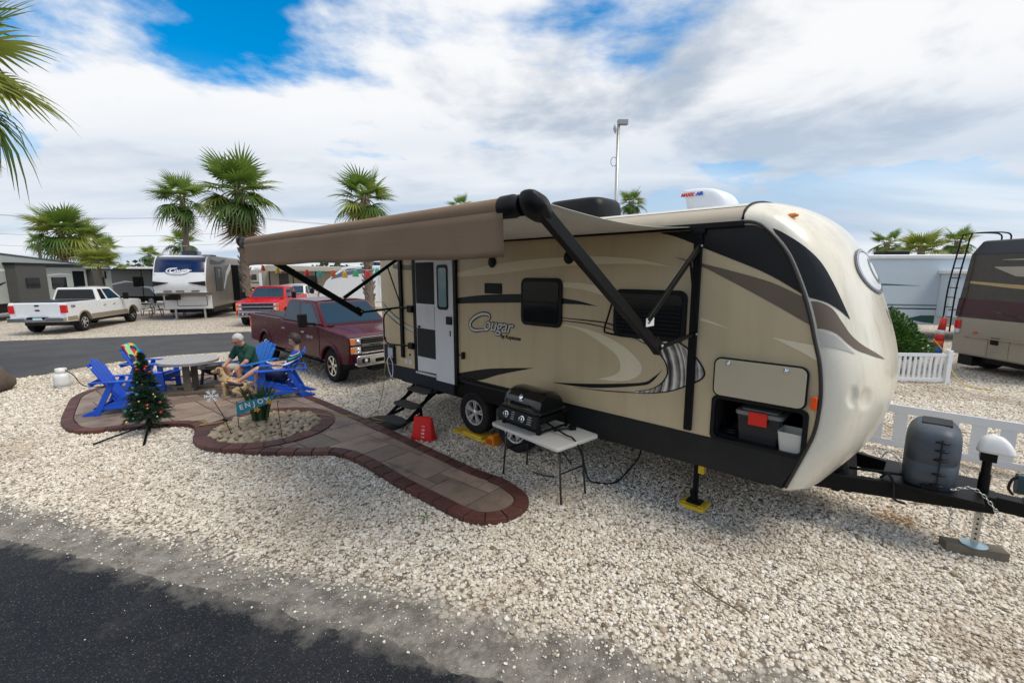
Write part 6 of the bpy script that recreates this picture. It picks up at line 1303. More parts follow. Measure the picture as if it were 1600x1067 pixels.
for an, d in ((an_l, Vector((0.22, -0.01, 0.04))), (an_r, Vector((0.20, 0, -0.03)))):
    s0 = an + Vector((-0.03, 0, -0.085 if an is an_l else -0.075)); b = MB(); capsule(b, s0, s0 + d, 0.042, 0.034); fuse(b, 'shoe', pm('navy_slip_on', (0.015, 0.02, 0.035), 0.7), pw, 0.009, 3)
ph = tag(MB().cbox((0, 0, 0), (0.16, 0.11, 0.012), (0, R(-25), 0)).build('tablet', pm('pale_cover', (0.45, 0.42, 0.44), 0.4), None, bevel=0.004, loc=Vector((-4.86, 9.40, ZP)) + Matrix.Rotation(R(203), 3, 'Z') @ Vector((0.20, 0.0, 0.72)), rot=(0, 0, R(203))), 'small tablet held in the hands of the person in stripes', 'tablet')
# ---- grey-haired person
PMAN = (-5.88, 10.09, ZP)
bpy.data.objects['adirondack_chair.001'].location = PMAN; bpy.data.objects['adirondack_chair.001'].rotation_euler = (0, 0, R(250))
pmn = thing('person', 'seated grey-haired person in dark green polo leaning to pet the dog', 'person', PMAN, R(250))
b = MB(); kl, kr = Vector((0.47, 0.15, 0.53)), Vector((0.47, -0.15, 0.55)); al, ar = Vector((0.42, 0.16, 0.10)), Vector((0.40, -0.17, 0.10))
for sg, kn, an in ((1, kl, al), (-1, kr, ar)):
    capsule(b, (0.05, sg*0.10, 0.46), kn, 0.095, 0.066); capsule(b, kn, kn.lerp(an, 0.35), 0.063, 0.062); capsule(b, kn.lerp(an, 0.35), an, 0.062, 0.04); capsule(b, an, an + Vector((0.17, 0, -0.05)), 0.04, 0.03)
capsule(b, (0.03, -0.08, 0.47), (0.03, 0.08, 0.47), 0.135, 0.135)
for y in (-0.08, 0.08): capsule(b, (0.04, y, 0.52), (0.12, y, 0.88), 0.12, 0.115)
capsule(b, (0.15, 0, 0.96), (0.22, 0, 1.06), 0.068, 0.062)
hdm = head(b, (0.28, -0.02, 1.13), (0.80, -0.12, -0.55), (0.5, 0, 0.85), 1.04)
shl, ell, wrl = Vector((0.15, 0.215, 0.92)), Vector((0.36, 0.27, 0.68)), Vector((0.55, 0.12, 0.48)); shr, elr, wrr = Vector((0.15, -0.215, 0.92)), Vector((0.30, -0.28, 0.68)), Vector((0.50, -0.15, 0.64))
for sh, el, wr, sg in ((shl, ell, wrl, 1), (shr, elr, wrr, -1)):
    capsule(b, (0.14, sg*0.1, 0.92), sh, 0.075, 0.07); capsule(b, sh, el, 0.06, 0.048); capsule(b, el, wr, 0.047, 0.031)
hand(b, wrl, (0.5, -0.5, -0.5), (0.3, 0, 1), 0.4, 0.0095, side=-1); hand(b, wrr, (0.85, 0.35, -0.25), (0, 0, 1), 0.7, 0.0095, side=1)
fuse(b, 'body', SKIN2, pmn, 0.008, 3)
b = MB(); GRN = pm('dark_green_pique', (0.008, 0.055, 0.038), 0.9, var=0.3, bump=1.0, bs=11)
for y in (-0.085, 0.085): capsule(b, (0.04, y, 0.50), (0.12, y, 0.88), 0.145, 0.13)
capsule(b, (0.13, -0.16, 0.915), (0.13, 0.16, 0.915), 0.09, 0.09); capsule(b, (0.12, 0, 0.52), (0.16, 0, 0.75), 0.14, 0.12); capsule(b, (0.15, 0, 0.97), (0.17, 0, 1.0), 0.078, 0.078)
for sh, el in ((shl, ell), (shr, elr)): capsule(b, sh, sh.lerp(el, 0.72), 0.085, 0.072)
fuse(b, 'polo_shirt', GRN, pmn, 0.010, 4)
b = MB(); KHK = pm('pale_khaki', (0.42, 0.39, 0.34), 0.9, bump=1.0, bs=11)
capsule(b, (0.03, -0.09, 0.46), (0.03, 0.09, 0.46), 0.147, 0.147)
for sg, kn in ((1, kl), (-1, kr)): capsule(b, (0.06, sg*0.10, 0.46), Vector((0.05, sg*0.1, 0.46)).lerp(kn, 0.86), 0.115, 0.092)
fuse(b, 'shorts', KHK, pmn, 0.011, 4)
hair(hdm, pmn, pm('grey_white_hair', (0.52, 0.51, 0.49), 0.7, var=0.25, vs_=40), 1.0, 122, 0.010, 0.016); face_bits(hdm, pmn, None, True)
MB().tube([wrl + Vector((0.03*math.cos(a)*0.7, 0.03*math.cos(a)*0.7, 0.034*math.sin(a))) for a in np.linspace(0, 2*math.pi, 15)], 0.008, 6, False).build('wristwatch', STEEL, pmn)
for an in (al, ar): b = MB(); capsule(b, an + Vector((-0.04, 0, -0.06)), an + Vector((0.19, 0, -0.065)), 0.046, 0.038); fuse(b, 'shoe', pm('white_shoe', (0.5, 0.5, 0.5), 0.7), pmn, 0.009, 3)
# ---- dog
dg_ = thing('dog', 'scruffy tan dog sitting on the patio beside the grey-haired person', 'dog', (-6.02, 9.42, ZP), R(184)); dg_.scale = (1.1, 1.2, 1.1)
FUR = pm('tan_scruffy_fur', (0.42, 0.30, 0.165), 0.95, var=0.4, vs_=26, bump=0.8, bs=70)
b = MB()
capsule(b, (0.04, 0, 0.30), (-0.10, 0, 0.24), 0.078, 0.082); capsule(b, (-0.10, 0, 0.24), (-0.30, 0, 0.15), 0.080, 0.092); b.sph((0.06, 0, 0.27), (0.07, 0.07, 0.11))
capsule(b, (0.06, 0, 0.35), (0.12, 0, 0.46), 0.058, 0.05); b.sph((0.15, 0, 0.50), (0.07, 0.062, 0.062)); capsule(b, (0.19, 0, 0.487), (0.275, 0, 0.472), 0.036, 0.027); capsule(b, (0.20, 0, 0.458), (0.255, 0, 0.448), 0.024, 0.018)
for sg in (-1, 1):
    capsule(b, (0.06, sg*0.055, 0.24), (0.055, sg*0.06, 0.12), 0.042, 0.030); capsule(b, (0.055, sg*0.06, 0.12), (0.065, sg*0.06, 0.03), 0.029, 0.026); capsule(b, (0.06, sg*0.06, 0.022), (0.105, sg*0.06, 0.020), 0.027, 0.022)
    capsule(b, (-0.31, sg*0.07, 0.15), (-0.16, sg*0.11, 0.12), 0.07, 0.045); capsule(b, (-0.17, sg*0.13, 0.11), (-0.33, sg*0.13, 0.045), 0.042, 0.028); capsule(b, (-0.33, sg*0.13, 0.035), (-0.22, sg*0.135, 0.022), 0.027, 0.022)
    capsule(b, (0.12, sg*0.058, 0.525), (0.10, sg*0.078, 0.46), 0.022, 0.016)
capsule(b, (-0.40, 0, 0.10), (-0.52, 0.06, 0.05), 0.032, 0.028); capsule(b, (-0.52, 0.06, 0.05), (-0.60, 0.14, 0.045), 0.028, 0.018)
r6 = random.Random(4)
for k in range(90):   # scruffy tufts
    x = r6.uniform(-0.42, 0.16); a = r6.uniform(0, 6.28); zc = 0.17 + (x + 0.42)*0.30; rr_ = 0.082 if x < 0.05 else 0.06
    p = Vector((x, rr_*math.cos(a), max(0.05, zc + rr_*math.sin(a)))); capsule(b, p, p + Vector((-0.03, 0.012*math.cos(a), -0.012)), 0.016, 0.007, 6)
fuse(b, 'body', FUR, dg_, 0.008, 2)
MB().sph((0.302, 0, 0.478), (0.016, 0.018, 0.014), 8, 6).build('nose', BLACK, dg_, smooth=True)
for sg in (-1, 1):
    MB().sph((0.203, sg*0.033, 0.515), 0.010, 8, 6).build('eye', MATS['eye_dark'], dg_, smooth=True)
    b = MB(); capsule(b, (0.12, sg*0.062, 0.53), (0.10, sg*0.082, 0.455), 0.026, 0.018, 8); b.build('ear', pm('brown_ear_fur', (0.13, 0.075, 0.035), 0.95), dg_, smooth=True)
MB().tube([(0.095 + 0.03*math.sin(a), 0.062*math.cos(a), 0.40 - 0.03*math.sin(a)) for a in np.linspace(0, 2*math.pi, 17)], 0.010, 6, False).build('collar', pm('maroon_collar', (0.09, 0.02, 0.03), 0.7), dg_)

# ================================================================== fan palms
FG = [pm('palm_green', (0.15, 0.235, 0.04), 0.45, var=0.45, vs_=3), pm('palm_yellow_green', (0.28, 0.32, 0.06), 0.45, var=0.4, vs_=3), pm('palm_dark_green', (0.085, 0.165, 0.034), 0.45, var=0.4, vs_=3)]
for m in FG:     # thin blades let light through
    nt = m.node_tree; bs = nt.nodes['Principled BSDF']; tr_ = nt.nodes.new('ShaderNodeBsdfTranslucent'); mx = nt.nodes.new('ShaderNodeMixShader'); mx.inputs[0].default_value = 0.38
    nt.links.new(bs.inputs['Base Color'].links[0].from_socket, tr_.inputs[0]); nt.links.new(bs.outputs[0], mx.inputs[1]); nt.links.new(tr_.outputs[0], mx.inputs[2]); nt.links.new(mx.outputs[0], nt.nodes['Material Output'].inputs[0])
FD = pm('dead_frond', (0.20, 0.13, 0.065), 0.9, var=0.45, vs_=4); TRK = pm('palm_trunk_bark', (0.17, 0.13, 0.095), 0.9, var=0.5, vs_=7, bump=0.9, bs=14)
BOOT = pm('palm_boot', (0.24, 0.20, 0.15), 0.9, var=0.4, vs_=5)
def frond_mesh(seed, mat, droop, dead=False):
    r = random.Random(seed); b = MB(); pl = 0.40
    pet = [Vector((pl*f, 0, -droop*0.25*f*f)) for f in np.linspace(0, 1, 5)]; b.tube(pet, [0.02, 0.016, 0.013, 0.011, 0.009], 4)
    hub = pet[-1]; n = 24; base_s = -droop*0.5
    for k in range(n):
        a = R(-128 + 256*k/(n - 1)) + r.uniform(-0.03, 0.03); L = (0.64 - 0.22*abs(a)/2.3)*r.uniform(0.88, 1.06)
        d0 = Vector((math.cos(a), math.sin(a), 0.18*abs(math.sin(a)) + base_s*max(0.2, math.cos(a)))).normalized(); side = Vector((-math.sin(a), math.cos(a), 0)); w = 0.024
        p = hub.copy(); rows = []; dr = droop*r.uniform(0.7, 1.5) + (0.25 if dead else 0.0)
        for i, f in enumerate((0.0, 0.35, 0.62, 0.82, 1.0)):
            wd = w*(0.35, 1.0, 0.85, 0.45, 0.06)[i]; q = hub + d0*L*f + Vector((0, 0, -dr*L*max(0, f - 0.4) ** 1.6*1.5))
            rows.append([q - side*wd, q + Vector((0, 0, -wd*0.35)), q + side*wd])
        b.grid(rows)
    me = b.mesh('frond', True); me.materials.append(mat); return me
FM = [frond_mesh(i, FG[i % 3], (0.12, 0.35, 0.6, 0.25, 0.5, 0.8)[i]) for i in range(6)]
DM = [frond_mesh(20 + i, FD, 0.9, True) for i in range(2)]
def palm(x, y, h, r, label, nf=26, tr=0.16, skirt=0, boots=False, lean=0.0, seed=0, young=False, group='fan palms of the campground', wind=0.0, z0=0.0):
    rr_ = random.Random(seed); p = thing('fan_palm', label, 'palm tree', (x, y, z0), 0, group)
    top = Vector((lean*h, 0, h)); k = 9
    MB().tube([Vector((lean*h*(f ** 1.5), 0, h*f)) for f in np.linspace(0, 1, k)], [tr*(1.35 - 0.35*min(1, f*5) - 0.22*f)*(1 + 0.04*math.sin(i*2.6)) for i, f in enumerate(np.linspace(0, 1, k))], 14).build('trunk', TRK, p, smooth=True)
    if boots:
        nb = 64
        for i in range(nb):
            f = 0.10 + 0.80*i/nb; a = i*2.399; c = Vector((lean*h*f ** 1.5, 0, h*f)); d = Vector((math.cos(a), math.sin(a), 0)); t2 = Vector((-d.y, d.x, 0))*(1 if i % 2 else -1)
            MB().bar(c + d*tr*0.85, c + d*(tr*1.16) + t2*tr*0.6 + Vector((0, 0, tr*1.1)), tr*0.42, tr*0.16).build('boot', BOOT, p)
    nf = int(nf*1.0)
    for i in range(nf):
        f = (i + 0.5)/nf; a = i*2.399 + rr_.uniform(-.25, .25); el = (math.asin(0.98 - 1.72*f) if not young else R(82) - R(80)*f ** 0.85) + rr_.uniform(-.16, .16)
        mi = rr_.choice((1, 4)) if young else (0 if el > 0.7 else (rr_.choice((1, 3)) if el > 0.1 else rr_.choice((2, 4, 5)))); o = link('frond', FM[mi], None, p); s_ = r*rr_.uniform(0.86, 1.08)
        dx = math.cos(a)*math.cos(el) + wind; dy = math.sin(a)*math.cos(el); aa = math.atan2(dy, dx)
        o.location = top + Vector((math.cos(aa)*tr*0.6, math.sin(aa)*tr*0.6, -0.25*r*f*0.5)); o.rotation_euler = Euler((rr_.uniform(-.35, .35), -el, aa)); o.scale = (s_, s_, s_)
    for i in range(skirt):
        a = i*2.399; el = R(-58 - 22*(i/max(1, skirt))); o = link('dead_frond', DM[i % 2], None, p); s_ = r*rr_.uniform(0.6, 0.85)
        o.location = top + Vector((math.cos(a)*tr*0.7, math.sin(a)*tr*0.7, -0.1 - 0.5*r*(i/skirt))); o.rotation_euler = Euler((rr_.uniform(-.3, .3), -el, a)); o.scale = (s_,)*3
    return p
def at(px, Y): return (px - 800)/711*Y
def hz_(py, Y): return 2.65 + (426 - py)/711*Y*1.0
PL = [ # px, py of crown, depth, radius px, options, label
 (388, 300, 27.0, 62, dict(nf=34, tr=0.24, skirt=26, boots=True, seed=1), 'tall fan palm with a brown skirt of dead fronds beside the fifth wheel'),
 (302, 312, 34.0, 44, dict(nf=22, tr=0.2, skirt=8, seed=2), 'fan palm with a thin trunk rising behind the fifth wheel roof'),
 (578, 312, 24.0, 50, dict(nf=26, tr=0.24, skirt=3, boots=True, seed=3), 'fan palm rising above the middle of the brown awning'),
 (112, 360, 38.0, 46, dict(nf=34, tr=0.25, skirt=6, seed=4, wind=0.25), 'large windblown fan palm behind the grey trailer at left'),
 (142, 376, 41.0, 38, dict(nf=28, tr=0.25, skirt=5, seed=14, wind=0.25), 'windblown fan palm just right of the largest left palm'),
 (75, 379, 60.0, 18, dict(nf=18, tr=0.2, seed=5), 'small distant fan palm above the left trailer roof'),
 (176, 388, 48.0, 24, dict(nf=20, tr=0.2, seed=6, wind=0.2), 'distant fan palm behind the bright young palm'),
 (163, 408, 26.5, 32, dict(nf=24, tr=0.11, seed=7, young=True, boots=False), 'young bright green fan palm in front of the grey trailer'),
 (243, 398, 62.0, 18, dict(nf=18, tr=0.2, seed=8), 'small distant fan palm left of the fifth wheel'),
 (297, 378, 46.0, 28, dict(nf=22, tr=0.22, seed=9), 'fan palm whose crown shows just above the fifth wheel'),
 (206, 424, 70.0, 14, dict(nf=14, tr=0.2, seed=10), 'tiny far fan palm near the utility pole'),
 (980, 320, 30.0, 24, dict(nf=22, tr=0.2, skirt=2, seed=11), 'fan palm standing beside the tall light pole'),
 (722, 326, 42.0, 22, dict(nf=16, tr=0.2, seed=12), 'fan palm barely showing over the awning roller'),
 (1374, 380, 30.0, 26, dict(nf=20, tr=0.2, skirt=4, seed=15), 'leftmost fan palm behind the white motorhome'),
 (1428, 388, 24.0, 34, dict(nf=22, tr=0.2, seed=16, young=True), 'broad fan palm in the middle behind the white motorhome'),
 (1482, 378, 30.0, 26, dict(nf=20, tr=0.2, skirt=4, seed=17), 'rightmost fan palm behind the white motorhome'),
 (1402, 396, 34.0, 18, dict(nf=16, tr=0.2, seed=18), 'low fan palm filling the gap behind the white motorhome'),
]
for px, py, Y, rp, kw, lab in PL: palm(at(px, Y), Y, hz_(py, Y), rp/711*Y*1.02, lab, **kw)
palm(-12.15, 10.2, 7.25, 2.1, 'near fan palm whose fronds hang in at top left', nf=26, tr=0.2, skirt=3, seed=33, wind=0.1)

# ================================================================== neighbouring rigs and campground furniture
GREYW = pm('pale_grey_green_panel', (0.40, 0.44, 0.42), 0.4, var=0.05, dirt=0.1); DKPAN = pm('dark_slide_panel', (0.075, 0.073, 0.068), 0.5)
OFFW = pm('off_white_panel', (0.70, 0.71, 0.71), 0.35, var=0.04, dirt=0.1); BEIGEP = pm('beige_panel', (0.42, 0.38, 0.31), 0.4); NAVYG = pm('navy_gloss', (0.006, 0.012, 0.055), 0.15, coat=0.6)
def frame_of(x, y, hx, hy): return (x, y, 0), math.atan2(hy, hx)
def wbox(par, name, x0, x1, z0, z1, y, mat, r=0.06, th=0.02, sg=-1, bevel=0): return MB().prismy(rrect(x0, x1, z0, z1, r), y, y + sg*th).build(name, mat, par, bevel=bevel)
# ---- grey-green trailer at far left (camera side is local -y; x runs along it)
lt = thing('grey_trailer', 'long grey-green fifth wheel with dark slide-outs at far left', 'travel trailer', (-27.2, 22.6, 0), math.atan2(0.963, -0.27))
MB().prism([(-1.0, 0.95), (13.2, 0.95), (13.2, 2.98), (12.9, 3.05), (3.0, 3.62), (-1.0, 3.86)], lambda p, t: (p[0], t, p[1]), 0.0, 2.5).build('body', GREYW, lt, bevel=0.04)
MB().prism([(-1.0, 3.86), (3.0, 3.62), (12.9, 3.05), (13.2, 2.98), (13.2, 3.06), (3.0, 3.70), (-1.0, 3.94)], lambda p, t: (p[0], t, p[1]), -0.03, 2.53).build('roof', pm('dark_roof_edge', (0.09, 0.09, 0.09), 0.5), lt)
MB().box((-1.0, 0.1, 0.45), (13.0, 2.4, 0.95)).build('underbelly', BLACK, lt)
for x0, x1, zt in ((2.9, 5.3, 3.12), (9.9, 11.3, 2.86)):
    s_ = MB().box((x0, -0.5, 1.0), (x1, 0.0, zt)).build('slide_out', DKPAN, lt, bevel=0.02)
    wbox(s_, 'window', x0 + 0.6, x0 + (1.7 if x1 - x0 > 2 else 1.2), 1.75, 2.35, -0.5, GLASS)
s_ = MB().box((5.5, -0.22, 1.0), (9.7, 0.0, 2.98)).build('slide_out', GREYW, lt, bevel=0.02)
wbox(s_, 'window', 6.1, 7.5, 1.62, 2.36, -0.22, GLASS); wbox(s_, 'window', 8.2, 9.4, 1.55, 2.75, -0.22, GLASS)
MB().box((2.8, -0.55, 3.08), (9.8, 0.0, 3.2)).build('awning_rail', BLACK, lt)
MB().box((9.8, -0.52, 2.84), (13.1, 0.0, 2.93)).build('awning_rail', BLACK, lt)
wbox(lt, 'window', 12.0, 12.5, 2.2, 2.75, 0.0, GLASS)
for up, lo, m in (([(0.8, 2.6), (2.6, 2.85), (4, 2.8)], [(0.8, 2.52), (2.6, 2.72), (4, 2.7)], WHITE), ([(1.2, 1.7), (2.2, 2.0), (2.85, 2.15)], [(1.2, 1.5), (2.2, 1.85), (2.85, 2.1)], CHAR), ([(1.2, 2.95), (1.9, 3.4), (2.3, 3.62)], [(1.2, 2.9), (2.0, 3.3), (2.5, 3.6)], CHAR), ([(5.6, 2.5), (7, 2.62), (8, 2.55)], [(5.6, 2.44), (7, 2.52), (8, 2.5)], WHITE), ([(5.5, 1.95), (5.8, 2.0), (6.0, 2.02)], [(5.5, 1.85), (5.8, 1.95), (6.0, 2.0)], CHAR)):
    MB().grid([[(a, -0.006 if m is not WHITE or a < 5.5 else -0.23, z) for a, z in up], [(a, -0.006 if m is not WHITE or a < 5.5 else -0.23, z) for a, z in lo]]).build('stripe', m, lt)
MB().prism(rrect(0.9, 2.9, 0.6, 1.8, 0.25), lambda p, t: (p[0], p[1], t), 3.72, 4.02).build('air_conditioner', NAVYG, lt, bevel=0.08)
link('lettering', text_mesh('R', 0.42, 0.004, 0.2), BLACK, lt, loc=(7.0, -0.24, 1.22), rot=(R(90), 0, 0))
for x in (7.2, 8.2): make_wheel(lt, (x, 0.15, 0.38), 0.38, 0.22, 0.2)
# ---- white-nosed fifth wheel
fw = thing('fifth_wheel', 'fifth-wheel trailer with navy glass nose facing the camera', 'fifth wheel', (-18.5, 26.0, 0), math.atan2(-0.95, 0.31))
SIDEP = pm('silver_brown_panel', (0.22, 0.19, 0.155), 0.35, var=0.3, vs_=1.5)
MB().prism([(-0.15, 0.62), (-0.15, 1.42), (0.75, 1.48), (0.95, 2.0), (0.80, 2.55), (0.35, 3.35), (0.0, 3.62), (-9.0, 3.62), (-9.0, 0.62)], lambda p, t: (p[0], t, p[1]), -1.25, 1.25).build('body', SIDEP, fw, bevel=0.12, seg=4)
cap_prof = [(-0.02, 3.60), (0.36, 3.37), (0.62, 2.98), (0.82, 2.55), (0.97, 2.02), (0.86, 1.56)]
def nose_sheet(p0, p1, y0, y1, off, mat, nm, par):
    c = smooth_path([(x, 0, z) for x, z in cap_prof], 8); k = len(c); sel = c[int(p0*(k-1)):int(p1*(k-1)) + 1]
    return MB().grid([[(p.x + off + 0.10 - 0.16*abs(y/1.25) ** 3, y, p.z) for y in np.linspace(y0, y1, 15)] for p in sel]).build(nm, mat, par, smooth=True)
ns_ = nose_sheet(0.0, 1.0, -1.24, 1.24, 0.0, OFFW, 'nose_cap', fw); nose_sheet(0.12, 0.56, -1.18, 1.18, 0.012, NAVYG, 'nose_window', ns_)
MB().grid([[(-0.2, y, 1.6 + 0.0*y) for y in (-1.24, 1.24)], [(0.95, y, 1.56) for y in (-1.24, 1.24)]]).build('overhang_floor', OFFW, fw)
pb_ = MB().box((-0.4, -1.18, 0.58), (-0.13, 1.18, 1.46)).build('pin_box_panel', OFFW, fw, bevel=0.04)
MB().prism(rrect(-0.55, 0.95, 0.75, 1.32, 0.08), lambda p, t: (t, p[0], p[1]), -0.131, -0.122).build('hatch_seal', BLACK, pb_); MB().prism(rrect(-0.52, 0.92, 0.78, 1.29, 0.07), lambda p, t: (t, p[0], p[1]), -0.122, -0.114).build('hatch', OFFW, pb_)
MB().box((-0.1, -0.95, 1.12), (0.35, -0.35, 1.36)).build('hitch_pin', BLACK, fw)
for sy in (-0.85, 0.85):
    a0, a1 = (sy, sy*0.2); c_ = []
    MB().grid([[(1.12 - 0.19*abs(y/1.25) ** 3, y, 2.06 + 0.10*abs(y)) for y in np.linspace(sy*1.45, sy*0.55, 8)], [(1.12 - 0.19*abs(y/1.25) ** 3, y, 2.08 - 0.22*(abs(y) - 0.45)) for y in np.linspace(sy*1.45, sy*0.55, 8)]]).build('stripe', CHAR, ns_)
for y0 in (-0.75, -0.18, 0.55): MB().box((0.98, y0, 1.60), (1.03, y0 + 0.38, 1.67)).build('lower_vent', DKPAN, ns_)
for rr0, rr1, m, o_ in ((0.0, 0.62, pm('emblem_grey_blue', (0.28, 0.3, 0.36), 0.3), 0.02),):
    cc_ = smooth_path([(0.2, 0.5, 0), (0.62, 0.52, 0), (0.45, 0.28, 0), (-0.2, 0.22, 0), (-0.72, 0.36, 0), (-0.62, 0.58, 0), (-0.1, 0.64, 0)], 8)
    MB().tube([(1.06 - p.y*0.42, p.x*0.75, 2.42 + p.y*0.72) for p in cc_], 0.035, 6).build('emblem_swoosh', WHITE, ns_, smooth=True)
link('lettering', text_mesh('Cougar', 0.34, 0.01, 0.3, 0.008), WHITE, ns_, loc=(0.86, 0.05, 2.74), rot=(R(62), 0, R(90)))
sl1 = MB().box((-2.2, 1.25, 1.55), (-0.9, 1.285, 3.0)).build('side_door', DKPAN, fw); MB().box((-1.75, 1.286, 2.35), (-1.35, 1.30, 2.85)).build('window', FROST, sl1)
sl2 = MB().box((-6.6, 1.25, 0.8), (-4.6, 1.65, 3.15)).build('slide_out', BLACK, fw)
for up, lo, m in (([(-4.4, 3.3), (-3.2, 2.7), (-2.4, 1.7)], [(-4.4, 2.9), (-3.4, 2.4), (-2.6, 1.6)], OFFW), ([(-0.2, 3.4), (-1.8, 3.3), (-3.2, 3.5)], [(-0.2, 3.1), (-1.8, 3.12), (-3.2, 3.3)], DKPAN)):
    MB().grid([[(a, 1.262, z) for a, z in up], [(a, 1.262, z) for a, z in lo]]).build('stripe', m, fw)
for y in (-0.72, 0.72): MB().bar((-0.35, y, 0.9), (-0.35, y, 0.03), 0.09, 0.09).cbox((-0.35, y, 0.02), (0.28, 0.28, 0.04)).build('landing_leg', STEEL, fw)
MB().prism(rrect(-2.0, -1.0, -0.4, 0.4, 0.15), lambda p, t: (p[0], p[1], t), 3.62, 3.92).build('air_conditioner', NAVYG, fw, bevel=0.06)
MB().box((-5.2, -0.3, 3.62), (-4.5, 0.3, 3.8)).build('roof_vent', BLACK, fw, bevel=0.03)
MB().cyl((-2.2, -0.7, 3.6), (-2.2, -0.7, 4.5), 0.02).bar((-2.2, -1.3, 4.2), (-2.2, -0.4, 4.25), 0.03, 0.03).build('antenna', STEEL, fw)
for x in (-5.4, -6.4): make_wheel(fw, (x, 1.12, 0.38), 0.38, 0.22, 0.2, face=1)
MB().box((-8.9, -1.1, 0.35), (-0.6, 1.1, 0.62)).build('underbelly', BLACK, fw)
# ---- small dark trailer behind the picnic tables
dt = thing('small_trailer', 'small grey and white trailer behind the picnic tables', 'travel trailer', (-33.2, 37.6, 0), R(6)); MB().box((0.1, 0.1, 0.3), (6.0, 2.3, 0.72)).build('chassis', BLACK, dt)
MB().prism([(0, 0.7), (6.0, 0.7), (6.4, 1.4), (6.2, 2.5), (5.6, 2.95), (0.3, 2.95), (0, 2.6)], lambda p, t: (p[0], t, p[1]), 0, 2.4).build('body', pm('dark_grey_panel', (0.16, 0.165, 0.165), 0.45), dt, bevel=0.06)
MB().box((-0.2, -1.2, 2.86), (6.5, 0, 2.95)).build('awning', BLACK, dt); wbox(dt, 'window', 2.0, 2.8, 1.5, 2.3, 0, GLASS); wbox(dt, 'window', 4.4, 4.9, 1.7, 2.3, 0, GLASS)
for up, lo in (([(0.2, 1.7), (1.4, 2.0), (2.0, 1.9)], [(0.2, 1.6), (1.4, 1.85), (2.0, 1.85)]), ([(2.4, 1.6), (3.4, 1.5), (3.8, 0.9)], [(2.4, 1.5), (3.2, 1.35), (3.6, 0.85)])): MB().grid([[(a, -0.01, z) for a, z in up], [(a, -0.01, z) for a, z in lo]]).build('stripe', WHITE, dt)
for x in (3.4, 4.2): MB().bar((x, -1.1, 0.0), (x, -1.1, 2.9), 0.05, 0.05).build('awning_post', BLACK, dt)
for x in (2.2, 3.2): make_wheel(dt, (x, 0.1, 0.35), 0.35, 0.2, 0.18)
# ---- picnic tables on the far patio
PIC = pm('galvanised_grey', (0.22, 0.22, 0.22), 0.5, 0.3)
for (x, y, rz, lab) in ((-20.9, 27.6, 0.25, 'grey metal picnic table on the far patio nearest the fifth wheel'), (-23.6, 28.6, 0.25, 'grey metal picnic table on the far patio behind the white pickup')):
    pt = thing('picnic_table', lab, 'picnic table', (x, y, 0.01), rz, 'picnic tables across the lane')
    for q in range(4): MB().box((-0.9, -0.36 + 0.185*q, 0.73), (0.9, -0.36 + 0.185*q + 0.17, 0.765)).build('top_plank', PIC, pt)
    for sy in (-1, 1): MB().box((-0.9, sy*0.72 - 0.13, 0.42), (0.9, sy*0.72 + 0.13, 0.455)).build('bench_plank', PIC, pt)
    for x0 in (-0.6, 0.6):
        for sy in (-1, 1): MB().tube(smooth_path([(x0, sy*0.25, 0.72), (x0, sy*0.5, 0.3), (x0, sy*0.62, 0.04), (x0, sy*0.80, 0.06), (x0, sy*0.82, 0.40)], 4), 0.03, 6).build('leg', PIC, pt, smooth=True)
        MB().tube([(x0, -0.72, 0.40), (x0, 0.72, 0.40)], 0.025, 6).build('bench_bearer', PIC, pt)
# ---- white trailer with slanted front behind the maroon pickup
wr_ = thing('white_trailer', 'white travel trailer with slanted glass front behind the maroon pickup', 'travel trailer', (-12.9, 30.5, 0), R(14))
MB().prism([(0, 0.6), (0, 1.2), (0.5, 2.1), (1.6, 3.0), (2.4, 3.12), (8.4, 3.12), (8.5, 0.6)], lambda p, t: (p[0], t, p[1]), 0, 2.45).build('body', OFFW, wr_, bevel=0.10, seg=3)
MB().grid([[(x - 0.012, y, z + 0.012) for y in (0.15, 2.3)] for x, z in ((0.62, 2.2), (1.52, 2.94))]).build('front_window', GLASSB, wr_)
MB().grid([[(0.9, -0.012, 2.35), (1.9, -0.012, 2.9), (3.2, -0.012, 2.95)], [(0.8, -0.012, 2.2), (2.0, -0.012, 2.5), (3.0, -0.012, 2.6)]]).build('stripe', pm('blue_grey_decal', (0.10, 0.14, 0.22), 0.4), wr_)
wbox(wr_, 'door', 3.9, 4.6, 0.9, 2.75, 0, WHITE, th=0.03); wbox(wr_, 'window', 4.05, 4.45, 1.8, 2.5, -0.03, GLASS); wbox(wr_, 'window', 5.6, 6.6, 1.7, 2.45, 0, GLASS); wbox(wr_, 'window', 7.4, 7.9, 1.7, 2.45, 0, GLASS)
wbox(wr_, 'grey_panel', 5.0, 8.3, 0.8, 1.4, 0, pm('grey_blue_panel', (0.22, 0.26, 0.3), 0.4), th=0.006)
for x in (3.0, 5.6): MB().prism(rrect(x, x + 1.1, 0.7, 1.6, 0.15), lambda p, t: (p[0], p[1], t), 3.1, 3.38).build('air_conditioner', NAVYG, wr_, bevel=0.05)
for x in (4.9, 5.8): make_wheel(wr_, (x, 0.1, 0.36), 0.36, 0.2, 0.18)
bt = thing('beige_trailer', 'beige trailer with dark awning poles behind the red pickup', 'travel trailer', (-19.6, 36.0, 0), R(20))
MB().prism([(0, 0.6), (6.5, 0.6), (6.5, 3.1), (0.4, 3.25), (0, 2.9)], lambda p, t: (p[0], t, p[1]), 0, 2.4).build('body', BEIGEP, bt, bevel=0.08); MB().box((0.5, -1.9, 2.75), (6.2, 0, 2.83)).build('awning', BEIGEP, bt)
